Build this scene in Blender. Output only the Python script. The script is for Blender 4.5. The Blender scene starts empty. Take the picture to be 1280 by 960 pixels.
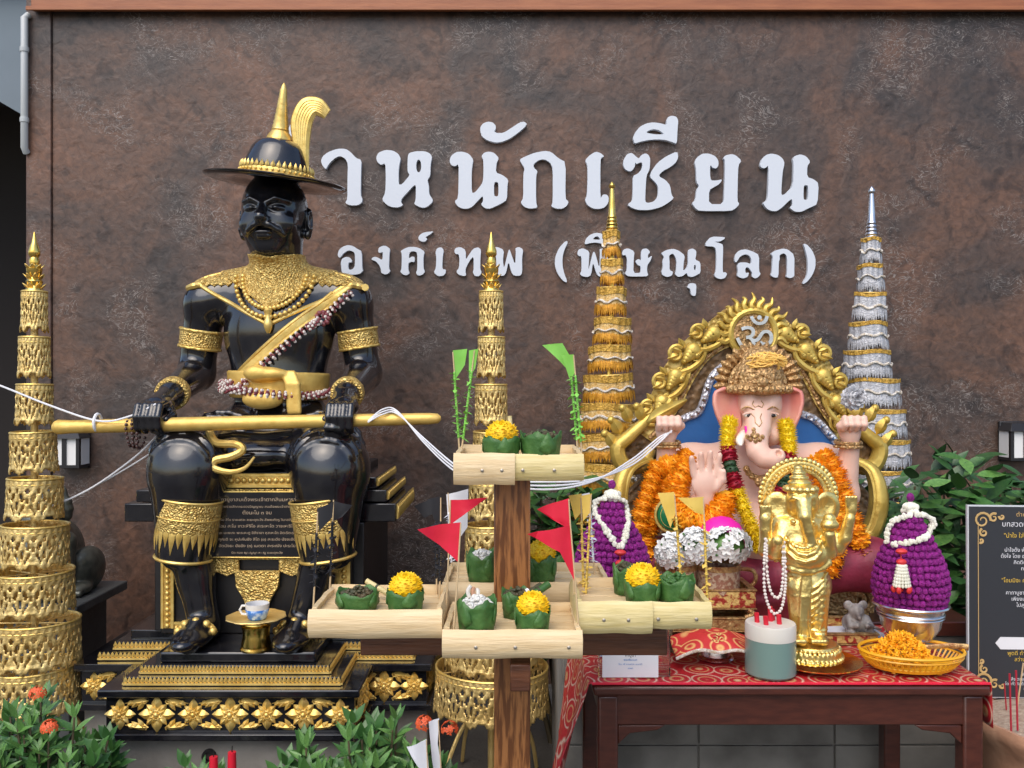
import bpy, bmesh, math, random
import numpy as np
from mathutils import Vector, Matrix
from mathutils.geometry import tessellate_polygon

random.seed(11)
R = math.radians
PI = math.pi
scene = bpy.context.scene
COL = scene.collection
F, EYE = 1100.0, 1.5            # focal length in pixels of the 1280 px wide photograph, eye height in metres

# ---------------------------------------------------------------- camera, sky, sun, exposure
cam_data = bpy.data.cameras.new('camera')
cam_data.sensor_width = 36.0
cam_data.lens = 36.0 * F / 1280.0
cam_data.clip_start, cam_data.clip_end = 0.05, 500.0
cam = bpy.data.objects.new('camera', cam_data)
cam.location = (0, 0, EYE)
cam.rotation_euler = (R(90), 0, 0)
COL.objects.link(cam)
scene.camera = cam

SUN_EL, SUN_AZ = R(52), R(200)   # behind the camera, a little to its left
world = bpy.data.worlds.new('World')
scene.world = world
world.use_nodes = True
wn = world.node_tree
sky = wn.nodes.new('ShaderNodeTexSky')
sky.sky_type = 'NISHITA'
sky.sun_disc = False
sky.sun_elevation = SUN_EL
sky.sun_rotation = SUN_AZ
sky.air_density, sky.dust_density, sky.ozone_density = 1.0, 2.5, 1.0
bg = wn.nodes['Background']
bg.inputs['Strength'].default_value = 0.15
wn.links.new(sky.outputs[0], bg.inputs['Color'])

sun_data = bpy.data.lights.new('sun', 'SUN')
sun_data.energy = 1.15
sun_data.angle = R(60)
sun_data.color = (1.0, 0.95, 0.88)
sun = bpy.data.objects.new('sun', sun_data)
sd = Vector((math.sin(SUN_AZ) * math.cos(SUN_EL), math.cos(SUN_AZ) * math.cos(SUN_EL), math.sin(SUN_EL)))
sun.rotation_euler = sd.to_track_quat('Z', 'Y').to_euler()
sun.location = (-3, -4, 8)
COL.objects.link(sun)

scene.view_settings.view_transform = 'Standard'
scene.view_settings.look = 'None'
scene.view_settings.gamma = 1.0
scene.view_settings.exposure = 0.55
scene.view_settings.use_curve_mapping = False

def P(px, py, Y):
    """a point of the place, from where it shows in the photograph and how far away it stands"""
    return Vector(((px - 640) / F * Y, Y, EYE + (480 - py) / F * Y))

# ---------------------------------------------------------------- materials
MATS = {}
def mat(name, col, rough=0.5, metal=0.0, col2=None, nscale=6.0, bump=0.0, bscale=30.0, coat=0.0,
        trans=0.0, spec=0.5, sss=0.0, vor=False, lo=0.35, hi=0.65, stretch=None, alpha=None, detail=6, rvar=0.0, rscale=9.0):
    m = bpy.data.materials.new(name)
    m.use_nodes = True
    nt = m.node_tree
    b = nt.nodes['Principled BSDF']
    b.inputs['Base Color'].default_value = (*col, 1)
    b.inputs['Roughness'].default_value = rough
    b.inputs['Metallic'].default_value = metal
    b.inputs['Coat Weight'].default_value = coat
    b.inputs['Coat Roughness'].default_value = 0.08
    b.inputs['Transmission Weight'].default_value = trans
    b.inputs['Specular IOR Level'].default_value = spec
    if sss:
        b.inputs['Subsurface Weight'].default_value = sss
        b.inputs['Subsurface Radius'].default_value = (0.012, 0.006, 0.004)
    tc = nt.nodes.new('ShaderNodeTexCoord')
    vec = tc.outputs['Object']
    if stretch:
        mp = nt.nodes.new('ShaderNodeMapping')
        mp.inputs['Scale'].default_value = stretch
        nt.links.new(vec, mp.inputs['Vector'])
        vec = mp.outputs[0]
    if col2 is not None:
        n = nt.nodes.new('ShaderNodeTexNoise')
        n.inputs['Scale'].default_value = nscale
        n.inputs['Detail'].default_value = detail
        nt.links.new(vec, n.inputs['Vector'])
        r = nt.nodes.new('ShaderNodeValToRGB')
        r.color_ramp.elements[0].position = lo
        r.color_ramp.elements[1].position = hi
        r.color_ramp.elements[0].color = (*col, 1)
        r.color_ramp.elements[1].color = (*col2, 1)
        nt.links.new(n.outputs['Fac'], r.inputs[0])
        nt.links.new(r.outputs[0], b.inputs['Base Color'])
    if rvar:
        n = nt.nodes.new('ShaderNodeTexNoise'); n.inputs['Scale'].default_value = rscale; n.inputs['Detail'].default_value = 8
        nt.links.new(vec, n.inputs['Vector'])
        mr = nt.nodes.new('ShaderNodeMapRange'); mr.inputs['From Min'].default_value = .38; mr.inputs['From Max'].default_value = .68
        mr.inputs['To Min'].default_value = rough; mr.inputs['To Max'].default_value = rough + rvar
        nt.links.new(n.outputs['Fac'], mr.inputs['Value']); nt.links.new(mr.outputs[0], b.inputs['Roughness'])
    if bump:
        if vor:
            t = nt.nodes.new('ShaderNodeTexVoronoi')
            t.feature = 'SMOOTH_F1'
            t.inputs['Scale'].default_value = bscale
            o = t.outputs['Distance']
        else:
            t = nt.nodes.new('ShaderNodeTexNoise')
            t.inputs['Scale'].default_value = bscale
            t.inputs['Detail'].default_value = 6
            o = t.outputs['Fac']
        nt.links.new(vec, t.inputs['Vector'])
        bp = nt.nodes.new('ShaderNodeBump')
        bp.inputs['Strength'].default_value = bump
        bp.inputs['Distance'].default_value = 0.01
        nt.links.new(o, bp.inputs['Height'])
        nt.links.new(bp.outputs[0], b.inputs['Normal'])
    MATS[name] = m
    return m

mat('gold', (0.86, 0.62, 0.20), 0.36, 0.6, (0.72, 0.48, 0.12), 25, 0.15, 60)
mat('gold_bright', (0.95, 0.70, 0.20), 0.22, 1.0, (0.85, 0.55, 0.12), 20, 0.08, 45)
mat('gold_relief', (0.88, 0.65, 0.22), 0.38, 0.55, (0.50, 0.30, 0.07), 75, 1.0, 165, vor=True)
mat('gold_statue', (0.93, 0.72, 0.27), 0.30, 0.9, (0.86, 0.62, 0.20), 30, 0.25, 80)
mat('gold_tin', (0.84, 0.62, 0.25), 0.38, 0.6, (0.66, 0.45, 0.15), 12, 0.35, 70)
mat('gold_cloth', (0.82, 0.56, 0.15), 0.42, 0.4, (0.72, 0.46, 0.11), 30, 0.2, 40)
mat('throne_gold', (0.66, 0.47, 0.11), 0.36, 0.5, (0.50, 0.33, 0.06), 18, 0.25, 40)
mat('throne_back', (0.24, 0.14, 0.06), 0.5, 0.3, (0.10, 0.06, 0.03), 40, 1.0, 55, vor=True)
mat('border_relief', (0.62, 0.45, 0.13), 0.42, 0.4, (0.36, 0.22, 0.05), 40, 1.0, 60, vor=True)
mat('crown_gold', (0.60, 0.38, 0.16), 0.42, 0.45, (0.36, 0.20, 0.08), 60, 0.9, 110, vor=True)
mat('black_gloss', (0.006, 0.006, 0.009), 0.10, 0.0, (0.022, 0.021, 0.021), 14, 0.10, 22, coat=0.7, rvar=0.15, rscale=11, lo=0.45, hi=0.80)
mat('black_matte', (0.010, 0.009, 0.010), 0.42, 0.0, bump=0.1, bscale=30)
mat('black_metal', (0.015, 0.015, 0.017), 0.35)
mat('white_sign', (0.63, 0.67, 0.73), 0.45, bump=0.04, bscale=60)
mat('white_plastic', (0.46, 0.48, 0.48), 0.4)
mat('lamp_white', (0.80, 0.80, 0.78), 0.35)
mat('silver', (0.75, 0.76, 0.78), 0.26, 1.0, (0.6, 0.61, 0.64), 10, 0.1, 25)
mat('silver_trim', (0.66, 0.66, 0.70), 0.35, 0.6, (0.42, 0.42, 0.48), 60, 0.8, 90, vor=True)
mat('silver_cloth', (0.60, 0.60, 0.62), 0.5, 0.25, (0.42, 0.42, 0.44), 60, 0.5, 150)
mat('lace_white', (0.80, 0.76, 0.70), 0.7, 0.0, (0.55, 0.45, 0.32), 90, 0.6, 160)
mat('lace_cream', (0.80, 0.58, 0.26), 0.6, 0.1, (0.66, 0.38, 0.09), 90, 0.6, 160)
mat('lace_gold', (0.72, 0.44, 0.08), 0.5, 0.35, (0.45, 0.24, 0.03), 90, 0.7, 150)
mat('fringe_orange', (0.75, 0.36, 0.03), 0.5, 0.3, (0.48, 0.20, 0.01), 60, 0.3, 100)
mat('skin', (0.80, 0.54, 0.43), 0.42, 0.0, (0.74, 0.46, 0.35), 8, 0.05, 40, sss=0.1)
mat('skin_pink', (0.72, 0.24, 0.20), 0.42, 0.0, (0.74, 0.36, 0.28), 14, sss=0.1)
mat('eye_dark', (0.02, 0.012, 0.01), 0.2)
mat('eye_white', (0.7, 0.66, 0.6), 0.3)
mat('tusk', (0.85, 0.78, 0.68), 0.3)
mat('blue_panel', (0.015, 0.10, 0.31), 0.5, 0.0, (0.02, 0.13, 0.38), 5, 0.2, 30)
mat('maroon', (0.16, 0.008, 0.025), 0.5, 0.0, (0.26, 0.02, 0.05), 18, 0.2, 60)
mat('marigold_yellow', (0.90, 0.62, 0.01), 0.6, 0.0, (0.82, 0.48, 0.0), 30)
mat('marigold_orange', (0.96, 0.37, 0.008), 0.6, 0.0, (0.94, 0.48, 0.02), 30)
mat('chry_yellow', (0.92, 0.74, 0.02), 0.6, 0.0, (0.85, 0.62, 0.01), 30)
mat('flower_red', (0.30, 0.004, 0.02), 0.55, 0.0, (0.45, 0.01, 0.04), 30)
mat('flower_green', (0.02, 0.06, 0.02), 0.55)
mat('flower_white', (0.82, 0.82, 0.80), 0.55, 0.0, (0.74, 0.74, 0.72), 20)
mat('amaranth', (0.19, 0.003, 0.15), 0.65, 0.0, (0.33, 0.010, 0.26), 90, 0.9, 220)
mat('jasmine', (0.84, 0.82, 0.72), 0.6, 0.0, (0.74, 0.72, 0.58), 30)
mat('rose_red', (0.62, 0.03, 0.03), 0.5)
mat('wood_post', (0.33, 0.135, 0.042), 0.34, 0.0, (0.13, 0.045, 0.013), 9, 0.15, 18, coat=0.25, stretch=(14, 14, 1.3), lo=0.44, hi=0.57)
mat('wood_beam', (0.16, 0.055, 0.022), 0.4, 0.0, (0.08, 0.026, 0.011), 7, 0.15, 18, coat=0.2, stretch=(1.1, 9, 9), lo=0.4, hi=0.6)
mat('table_wood', (0.085, 0.022, 0.013), 0.32, 0.0, (0.055, 0.014, 0.009), 8, 0.06, 30, coat=0.3, stretch=(2, 9, 9))
mat('bamboo', (0.68, 0.50, 0.27), 0.5, 0.0, (0.77, 0.60, 0.36), 9, 0.2, 18, stretch=(1.2, 14, 14))
mat('bamboo_green', (0.62, 0.50, 0.21), 0.48, 0.0, (0.73, 0.61, 0.31), 9, 0.2, 18, stretch=(1.2, 14, 14))
mat('bamboo_in', (0.74, 0.57, 0.33), 0.6, 0.0, (0.64, 0.46, 0.24), 6, 0.2, 20, stretch=(1.5, 9, 9))
mat('stick', (0.62, 0.45, 0.25), 0.6)
mat('nail', (0.45, 0.40, 0.33), 0.4, 0.8)
mat('banana_leaf', (0.035, 0.115, 0.022), 0.48, 0.0, (0.075, 0.18, 0.04), 30, 0.35, 60)
mat('banana_dry', (0.05, 0.055, 0.025), 0.6, 0.0, (0.10, 0.07, 0.03), 40, 0.5, 60)
mat('rice', (0.80, 0.79, 0.74), 0.6, 0.0, bump=0.8, bscale=160)
mat('paper_white', (0.80, 0.81, 0.84), 0.6)
mat('flag_green', (0.20, 0.52, 0.06), 0.6, 0.0, (0.24, 0.58, 0.10), 20)
mat('flag_red', (0.62, 0.008, 0.030), 0.5, 0.0, (0.70, 0.012, 0.045), 20)
mat('flag_yellow', (0.70, 0.47, 0.08), 0.6, 0.0, (0.78, 0.55, 0.12), 20)
mat('flag_black', (0.014, 0.014, 0.018), 0.55)
mat('flag_white', (0.78, 0.79, 0.84), 0.6)
mat('string', (0.78, 0.78, 0.80), 0.8)
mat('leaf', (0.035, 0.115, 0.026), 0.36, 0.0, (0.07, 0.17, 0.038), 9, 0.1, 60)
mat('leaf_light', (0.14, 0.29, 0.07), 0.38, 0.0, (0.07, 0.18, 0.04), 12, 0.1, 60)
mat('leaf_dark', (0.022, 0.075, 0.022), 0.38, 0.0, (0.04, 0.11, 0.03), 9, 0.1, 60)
mat('stem', (0.10, 0.075, 0.04), 0.7)
mat('ixora', (0.75, 0.11, 0.03), 0.5)
mat('concrete', (0.17, 0.155, 0.135), 0.85, 0.0, (0.26, 0.245, 0.22), 5, 0.4, 30)
mat('plinth', (0.12, 0.11, 0.095), 0.75, 0.0, (0.22, 0.205, 0.18), 6, 0.25, 25, detail=10)
mat('ground', (0.075, 0.068, 0.058), 0.9, 0.0, (0.12, 0.11, 0.095), 3, 0.6, 40)
mat('fascia', (0.36, 0.125, 0.045), 0.45, 0.0, (0.28, 0.09, 0.032), 6, 0.1, 30, stretch=(1, 8, 8))
mat('roof_dark', (0.05, 0.05, 0.055), 0.7)
mat('grey_panel', (0.13, 0.17, 0.20), 0.6, 0.0, (0.16, 0.20, 0.235), 2)
mat('inside_shade', (0.020, 0.015, 0.013), 0.85)  # shade of an unlit interior, put into the colour as near black
mat('bronze', (0.07, 0.078, 0.068), 0.36, 0.55, (0.15, 0.155, 0.13), 18, 0.3, 40)
mat('slate', (0.045, 0.05, 0.052), 0.45, 0.0, (0.075, 0.08, 0.08), 9, 0.2, 30)
mat('terracotta', (0.42, 0.21, 0.12), 0.8, 0.0, (0.52, 0.30, 0.19), 9, 0.4, 30)
mat('sand', (0.50, 0.40, 0.30), 0.95, 0.0, (0.36, 0.26, 0.19), 60, 0.8, 120)
mat('incense', (0.40, 0.015, 0.035), 0.6)
mat('board', (0.030, 0.032, 0.038), 0.4)
mat('board_edge', (0.62, 0.64, 0.66), 0.5)
mat('ink_white', (0.74, 0.74, 0.76), 0.6)
mat('ink_yellow', (0.70, 0.46, 0.06), 0.6)
mat('ink_gold', (0.55, 0.36, 0.14), 0.5)
mat('ink_plaque', (0.46, 0.35, 0.24), 0.5)
mat('candle_cream', (0.66, 0.62, 0.55), 0.4, sss=0.1)
mat('candle_green', (0.17, 0.27, 0.24), 0.3, 0.0, coat=0.4)
mat('acrylic', (0.90, 0.93, 0.95), 0.04, trans=1.0)
mat('porcelain_blue', (0.03, 0.16, 0.50), 0.2, 0.0, (0.45, 0.58, 0.72), 40, coat=0.4, lo=0.48, hi=0.62)
mat('porcelain', (0.74, 0.72, 0.68), 0.2, coat=0.4)
mat('cup_brown', (0.30, 0.14, 0.09), 0.35, 0.0, (0.52, 0.40, 0.28), 90, 0.3, 120, coat=0.3, lo=0.45, hi=0.55)
mat('pink_paper', (0.80, 0.01, 0.36), 0.5)
mat('green_glass', (0.015, 0.16, 0.06), 0.15, coat=0.5)
mat('tray_red', (0.34, 0.03, 0.02), 0.4, 0.1, (0.66, 0.45, 0.15), 55, 0.6, 90, lo=0.44, hi=0.52)
mat('tray_gold', (0.55, 0.38, 0.16), 0.4, 0.5, (0.30, 0.13, 0.05), 60, 0.6, 90)
mat('basket_yellow', (0.80, 0.40, 0.015), 0.35)
mat('petals', (0.95, 0.48, 0.005), 0.6, 0.0, (0.92, 0.36, 0.0), 60)
mat('bead_white', (0.78, 0.70, 0.64), 0.3, coat=0.4)
mat('bead_maroon', (0.22, 0.05, 0.06), 0.35, coat=0.3)
mat('bracelet', (0.06, 0.022, 0.018), 0.35, coat=0.3)
mat('figurine', (0.42, 0.40, 0.38), 0.4, 0.0, (0.16, 0.13, 0.12), 30)
mat('book_blue', (0.02, 0.20, 0.55), 0.4)
mat('thread_yellow', (0.85, 0.52, 0.12), 0.6)
mat('red_wax', (0.60, 0.01, 0.03), 0.4)

def wall_material():
    m = bpy.data.materials.new('stucco'); m.use_nodes = True
    nt = m.node_tree; L = nt.links.new; N = nt.nodes.new
    b = nt.nodes['Principled BSDF']
    tc = N('ShaderNodeTexCoord')
    def noise(scale, detail, dist=0.0, vec=None):
        n = N('ShaderNodeTexNoise'); n.inputs['Scale'].default_value = scale
        n.inputs['Detail'].default_value = detail; n.inputs['Distortion'].default_value = dist
        L(vec or tc.outputs['Object'], n.inputs['Vector']); return n.outputs['Fac']
    def ramp(fac, stops):
        r = N('ShaderNodeValToRGB'); e = r.color_ramp.elements
        while len(e) < len(stops): e.new(0.5)
        for i, (p, c) in enumerate(stops): e[i].position = p; e[i].color = (*c, 1)
        L(fac, r.inputs[0]); return r.outputs[0]
    def mix(fac, a, c, kind='MIX'):
        x = N('ShaderNodeMix'); x.data_type = 'RGBA'; x.blend_type = kind
        if isinstance(fac, float): x.inputs[0].default_value = fac
        else: L(fac, x.inputs[0])
        L(a, x.inputs[6]); L(c, x.inputs[7]); return x.outputs[2]
    base = ramp(noise(1.5, 12, 1.1), [(0.30, (0.042, 0.035, 0.033)), (0.43, (0.074, 0.049, 0.039)), (0.55, (0.114, 0.062, 0.041)), (0.70, (0.162, 0.080, 0.048))])
    fine = ramp(noise(30, 10, 0.8), [(0.33, (0.62, 0.62, 0.64)), (0.67, (1.22, 1.17, 1.13))])
    c = mix(0.85, base, fine, 'MULTIPLY')
    # pale trowel scratches in patches
    mp = N('ShaderNodeMapping'); mp.inputs['Scale'].default_value = (3.2, 3.2, 5.0); mp.inputs['Rotation'].default_value = (0, R(35), 0)
    L(tc.outputs['Object'], mp.inputs['Vector'])
    s1 = ramp(noise(3.2, 10, 3.5, mp.outputs[0]), [(0.480, (0, 0, 0)), (0.500, (1, 1, 1)), (0.520, (0, 0, 0))])
    pm = ramp(noise(2.6, 4, 0.5), [(0.49, (0, 0, 0)), (0.62, (1, 1, 1))])
    sc = mix(1.0, s1, pm, 'MULTIPLY')
    pale = N('ShaderNodeRGB'); pale.outputs[0].default_value = (0.30, 0.265, 0.24, 1)
    bw = N('ShaderNodeRGBToBW'); L(sc, bw.inputs[0])
    c = mix(bw.outputs[0], c, pale.outputs[0])
    dm = ramp(noise(9, 12, 1.2), [(0.33, (0.42, 0.42, 0.44)), (0.46, (1, 1, 1))])
    c = mix(0.8, c, dm, 'MULTIPLY')
    L(c, b.inputs['Base Color'])
    b.inputs['Roughness'].default_value = 0.5
    bp = N('ShaderNodeBump'); bp.inputs['Strength'].default_value = 0.45; bp.inputs['Distance'].default_value = 0.012
    L(noise(16, 12, 0.6), bp.inputs['Height']); L(bp.outputs[0], b.inputs['Normal'])
    MATS['stucco'] = m
wall_material()

def cloth_material(name, ground, gold, pale, scale):
    """printed brocade: rings of gold on a coloured ground"""
    m = bpy.data.materials.new(name); m.use_nodes = True
    nt = m.node_tree; L = nt.links.new; N = nt.nodes.new
    b = nt.nodes['Principled BSDF']
    tc = N('ShaderNodeTexCoord')
    v = N('ShaderNodeTexVoronoi'); v.inputs['Scale'].default_value = scale; v.inputs['Randomness'].default_value = 0.35
    L(tc.outputs['Object'], v.inputs['Vector'])
    r = N('ShaderNodeValToRGB'); e = r.color_ramp.elements
    stops = [(0.0, pale), (0.10, gold), (0.16, ground), (0.26, ground), (0.31, gold), (0.36, ground), (0.46, ground), (0.5, pale), (0.56, ground), (1.0, ground)]
    while len(e) < len(stops): e.new(0.5)
    for i, (p, c) in enumerate(stops): e[i].position = p; e[i].color = (*c, 1)
    L(v.outputs['Distance'], r.inputs[0]); L(r.outputs[0], b.inputs['Base Color'])
    b.inputs['Roughness'].default_value = 0.55
    MATS[name] = m
cloth_material('red_cloth', (0.42, 0.012, 0.018), (0.52, 0.30, 0.13), (0.60, 0.42, 0.30), 13)
cloth_material('om_cloth', (0.55, 0.03, 0.03), (0.78, 0.46, 0.16), (0.80, 0.50, 0.18), 15)

# ---------------------------------------------------------------- mesh building
class MB:
    def __init__(s): s.v, s.f = [], []
    def add(s, vs, fs):
        o = len(s.v)
        s.v += [tuple(p) for p in vs]
        s.f += [tuple(i + o for i in f) for f in fs]
        return s
    def box(s, x0, x1, y0, y1, z0, z1):
        return s.add([(x0,y0,z0),(x1,y0,z0),(x1,y1,z0),(x0,y1,z0),(x0,y0,z1),(x1,y0,z1),(x1,y1,z1),(x0,y1,z1)],
                     [(0,3,2,1),(4,5,6,7),(0,1,5,4),(1,2,6,5),(2,3,7,6),(3,0,4,7)])
    def obox(s, c, h, M=None):
        t = MB().box(-h[0], h[0], -h[1], h[1], -h[2], h[2])
        M = M or Matrix.Identity(3)
        return s.add([Vector(c) + M @ Vector(p) for p in t.v], t.f)
    def bar(s, a, b, w, d, up=(0, -1, 0)):
        a, b = Vector(a), Vector(b); z = (b - a).normalized(); x = z.cross(Vector(up)).normalized(); y = x.cross(z)
        return s.obox((a + b) / 2, (w / 2, d / 2, (b - a).length / 2), Matrix((x, y, z)).transposed())
    def prism(s, loops, y0, y1):
        """polygons in (x, z): the first loop is the outline, the others are holes"""
        loops = [[Vector((p[0], p[1], 0)) for p in l] for l in loops]
        flat = [p for l in loops for p in l]
        tris = tessellate_polygon(loops)
        n = len(flat)
        vs = [(p.x, y0, p.y) for p in flat] + [(p.x, y1, p.y) for p in flat]
        fs = []
        for t in tris:
            a, b, c = (flat[i] for i in t)
            if (b - a).cross(c - a).z < 0: t = t[::-1]
            fs.append(tuple(t)); fs.append(tuple(i + n for i in reversed(t)))
        o = 0
        for k, l in enumerate(loops):
            ar = sum(l[i].x * l[(i+1) % len(l)].y - l[(i+1) % len(l)].x * l[i].y for i in range(len(l)))
            for i in range(len(l)):
                a, b = o + i, o + (i + 1) % len(l)
                q = (a, a + n, b + n, b) if (ar > 0) == (k == 0) else (b, b + n, a + n, a)
                fs.append(q)
            o += len(l)
        return s.add(vs, fs)
    def plan(s, poly, z0, z1):
        """a polygon in (x, y) raised from z0 to z1"""
        n = len(poly)
        ar = sum(poly[i][0]*poly[(i+1)%n][1]-poly[(i+1)%n][0]*poly[i][1] for i in range(n))
        if ar < 0: poly = poly[::-1]
        tris = tessellate_polygon([[Vector((p[0], p[1], 0)) for p in poly]])
        vs = [(p[0], p[1], z0) for p in poly] + [(p[0], p[1], z1) for p in poly]
        fs = []
        for t in tris:
            a, b, c = (Vector(vs[i]) for i in t)
            if (b - a).cross(c - a).z < 0: t = t[::-1]
            fs.append(tuple(i + n for i in t)); fs.append(tuple(reversed(t)))
        for i in range(n):
            j = (i + 1) % n; fs.append((i, j, j + n, i + n))
        return s.add(vs, fs)
    def lathe(s, prof, c=(0, 0, 0), n=32, wob=None, caps=True):
        vs, fs = [], []
        for i, (r, z) in enumerate(prof):
            for k in range(n):
                a = 2 * PI * k / n
                rr = r * (wob(a, i) if wob else 1)
                vs.append((c[0] + rr * math.cos(a), c[1] + rr * math.sin(a), c[2] + z))
        for i in range(len(prof) - 1):
            for k in range(n):
                k2 = (k + 1) % n
                fs.append((i*n+k, i*n+k2, (i+1)*n+k2, (i+1)*n+k))
        if caps:
            if prof[0][0] > 1e-6: fs.append(tuple(range(n - 1, -1, -1)))
            if prof[-1][0] > 1e-6: fs.append(tuple((len(prof)-1)*n + k for k in range(n)))
        return s.add(vs, fs)
    def tube(s, pts, r, n=8, closed=False, flat=1.0, caps=True):
        pts = [Vector(p) for p in pts]; m = len(pts)
        rs = r if hasattr(r, '__len__') else [r] * m
        vs, fs = [], []
        x = None
        for i in range(m):
            if closed: t = pts[(i+1) % m] - pts[i-1]
            else: t = pts[min(i+1, m-1)] - pts[max(i-1, 0)]
            if t.length < 1e-9: t = Vector((0, 0, 1))
            t.normalize()
            if x is None:
                x = t.cross(Vector((0, 1, 0.01)))
                if x.length < 1e-3: x = t.cross(Vector((1, 0, 0)))
            x = (x - t * x.dot(t)).normalized()
            y = t.cross(x)
            for k in range(n):
                a = 2 * PI * k / n
                vs.append(pts[i] + (x * math.cos(a) + y * math.sin(a) * flat) * rs[i])
        for i in range(m if closed else m - 1):
            j = (i + 1) % m
            for k in range(n):
                k2 = (k + 1) % n
                fs.append((i*n+k, i*n+k2, j*n+k2, j*n+k))
        if not closed and caps:
            fs.append(tuple(range(n-1, -1, -1))); fs.append(tuple((m-1)*n + k for k in range(n)))
        return s.add(vs, fs)
    def ell(s, c, r, n=12, m=8, M=None):
        if not hasattr(r, '__len__'): r = (r, r, r)
        vs, fs = [(0, 0, -1)], []
        for i in range(1, m):
            p = -PI/2 + PI * i / m
            for k in range(n):
                a = 2*PI*k/n
                vs.append((math.cos(p)*math.cos(a), math.cos(p)*math.sin(a), math.sin(p)))
        vs.append((0, 0, 1)); T = len(vs) - 1
        for k in range(n):
            k2 = (k+1) % n
            fs.append((0, 1+k2, 1+k)); fs.append((T, T-n+k, T-n+k2))
            for i in range(m-2):
                fs.append((1+i*n+k, 1+i*n+k2, 1+(i+1)*n+k2, 1+(i+1)*n+k))
        vs = [Vector((p[0]*r[0], p[1]*r[1], p[2]*r[2])) for p in vs]
        if M: vs = [M @ p for p in vs]
        return s.add([Vector(c) + p for p in vs], fs)
    def petal(s, o, d, w, nrm, h=0.0, droop=0.0, nt=6, point=0.75, back=False):
        """a leaf or petal: from o along d, w wide, bulging h along nrm, its tip bent by droop"""
        o, d, nrm = Vector(o), Vector(d), Vector(nrm)
        nrm = (nrm - d * (nrm.dot(d) / max(d.length_squared, 1e-12))).normalized()
        sd = d.cross(nrm).normalized()
        vs, fs = [], []
        for i in range(nt + 1):
            t = i / nt
            ww = w / 2 * max(math.sin(PI * t ** point), 0.04) if 0 < i < nt else w * 0.03
            c = o + d * t - nrm * droop * t * t
            vs += [c - sd * ww, c + nrm * h * math.sin(PI * min(max(t, .06), .94)), c + sd * ww]
        for i in range(nt):
            a = i * 3
            fs += [(a, a+1, a+4, a+3), (a+1, a+2, a+5, a+4)]
        if back:
            b0 = len(vs)
            for i in range(nt + 1): vs += [Vector(vs[i*3]) - nrm * .0, Vector(vs[i*3+1]) - nrm * h * 1.0, Vector(vs[i*3+2])]
        return s.add(vs, fs)
    def grid(s, fn, nu, nv, closed_u=False):
        vs = [fn(i / nu, j / nv) for j in range(nv + 1) for i in range(nu if closed_u else nu + 1)]
        w = nu if closed_u else nu + 1
        fs = []
        for j in range(nv):
            for i in range(nu):
                i2 = (i + 1) % w
                fs.append((j*w+i, j*w+i2, (j+1)*w+i2, (j+1)*w+i))
        return s.add(vs, fs)
    def merge(s, o, M=None):
        return s.add([M @ Vector(p) for p in o.v] if M else o.v, o.f)
    def xf(s, M):
        s.v = [tuple(M @ Vector(p)) for p in s.v]; return s

def world_loc(o):
    l = Vector((0, 0, 0))
    while o: l += o.location; o = o.parent
    return l

def tag(o, label=None, cat=None, group=None, kind=None):
    if label: o['label'] = label
    if cat: o['category'] = cat
    if group: o['group'] = group
    if kind: o['kind'] = kind
    return o

def link(name, me, m, parent=None, smooth=True, bevel=0, angle=40):
    me.materials.clear(); me.materials.append(MATS[m])
    o = bpy.data.objects.new(name, me); COL.objects.link(o)
    if smooth:
        me.polygons.foreach_set('use_smooth', [True] * len(me.polygons))
        if angle: me.set_sharp_from_angle(angle=R(angle))
    if bevel:
        b = o.modifiers.new('bevel', 'BEVEL'); b.width = bevel; b.segments = 2; b.limit_method = 'ANGLE'
    if parent: o.parent = parent
    return o

def ob(name, mb, m, parent=None, smooth=True, bevel=0, angle=40, solid=0, pivot=None):
    """one mesh object from points given in world coordinates"""
    base = world_loc(parent) if parent else Vector((0, 0, 0))
    loc = Vector((0, 0, 0))
    if not parent:
        if pivot is None:
            a = np.array(mb.v); lo, hi = a.min(0), a.max(0)
            pivot = ((lo[0]+hi[0])/2, (lo[1]+hi[1])/2, lo[2])
        loc = Vector(pivot)
    off = base + loc
    me = bpy.data.meshes.new(name)
    me.from_pydata([(p[0]-off.x, p[1]-off.y, p[2]-off.z) for p in mb.v], [], mb.f)
    me.validate(); me.update()
    o = link(name, me, m, parent, smooth, bevel, angle)
    o.location = loc
    if solid:
        sm = o.modifiers.new('solid', 'SOLIDIFY'); sm.thickness = solid; sm.offset = 0
    return o

def thing(name, loc, label, cat, group=None):
    o = bpy.data.objects.new(name, None); o.empty_display_size = 0.05; COL.objects.link(o)
    o.location = loc
    return tag(o, label, cat, group)

def single(name, mb, m, label, cat, group=None, **k):
    return tag(ob(name, mb, m, **k), label, cat, group)

def inst(name, me, parent, M):
    """one more piece that shares its mesh with its likes; M in world coordinates"""
    o = bpy.data.objects.new(name, me); COL.objects.link(o)
    if parent:
        o.parent = parent
        M = Matrix.Translation(-world_loc(parent)) @ M
    o.matrix_basis = M
    return o

def copy_tree(o, parent=None):
    c = o.copy(); COL.objects.link(c); c.parent = parent
    for ch in list(o.children): copy_tree(ch, c)
    return c

def mesh_of(name, mb, m, smooth=True, angle=40):
    me = bpy.data.meshes.new(name); me.from_pydata([tuple(p) for p in mb.v], [], mb.f); me.update()
    me.materials.append(MATS[m])
    if smooth:
        me.polygons.foreach_set('use_smooth', [True] * len(me.polygons))
        if angle: me.set_sharp_from_angle(angle=R(angle))
    return me

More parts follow.
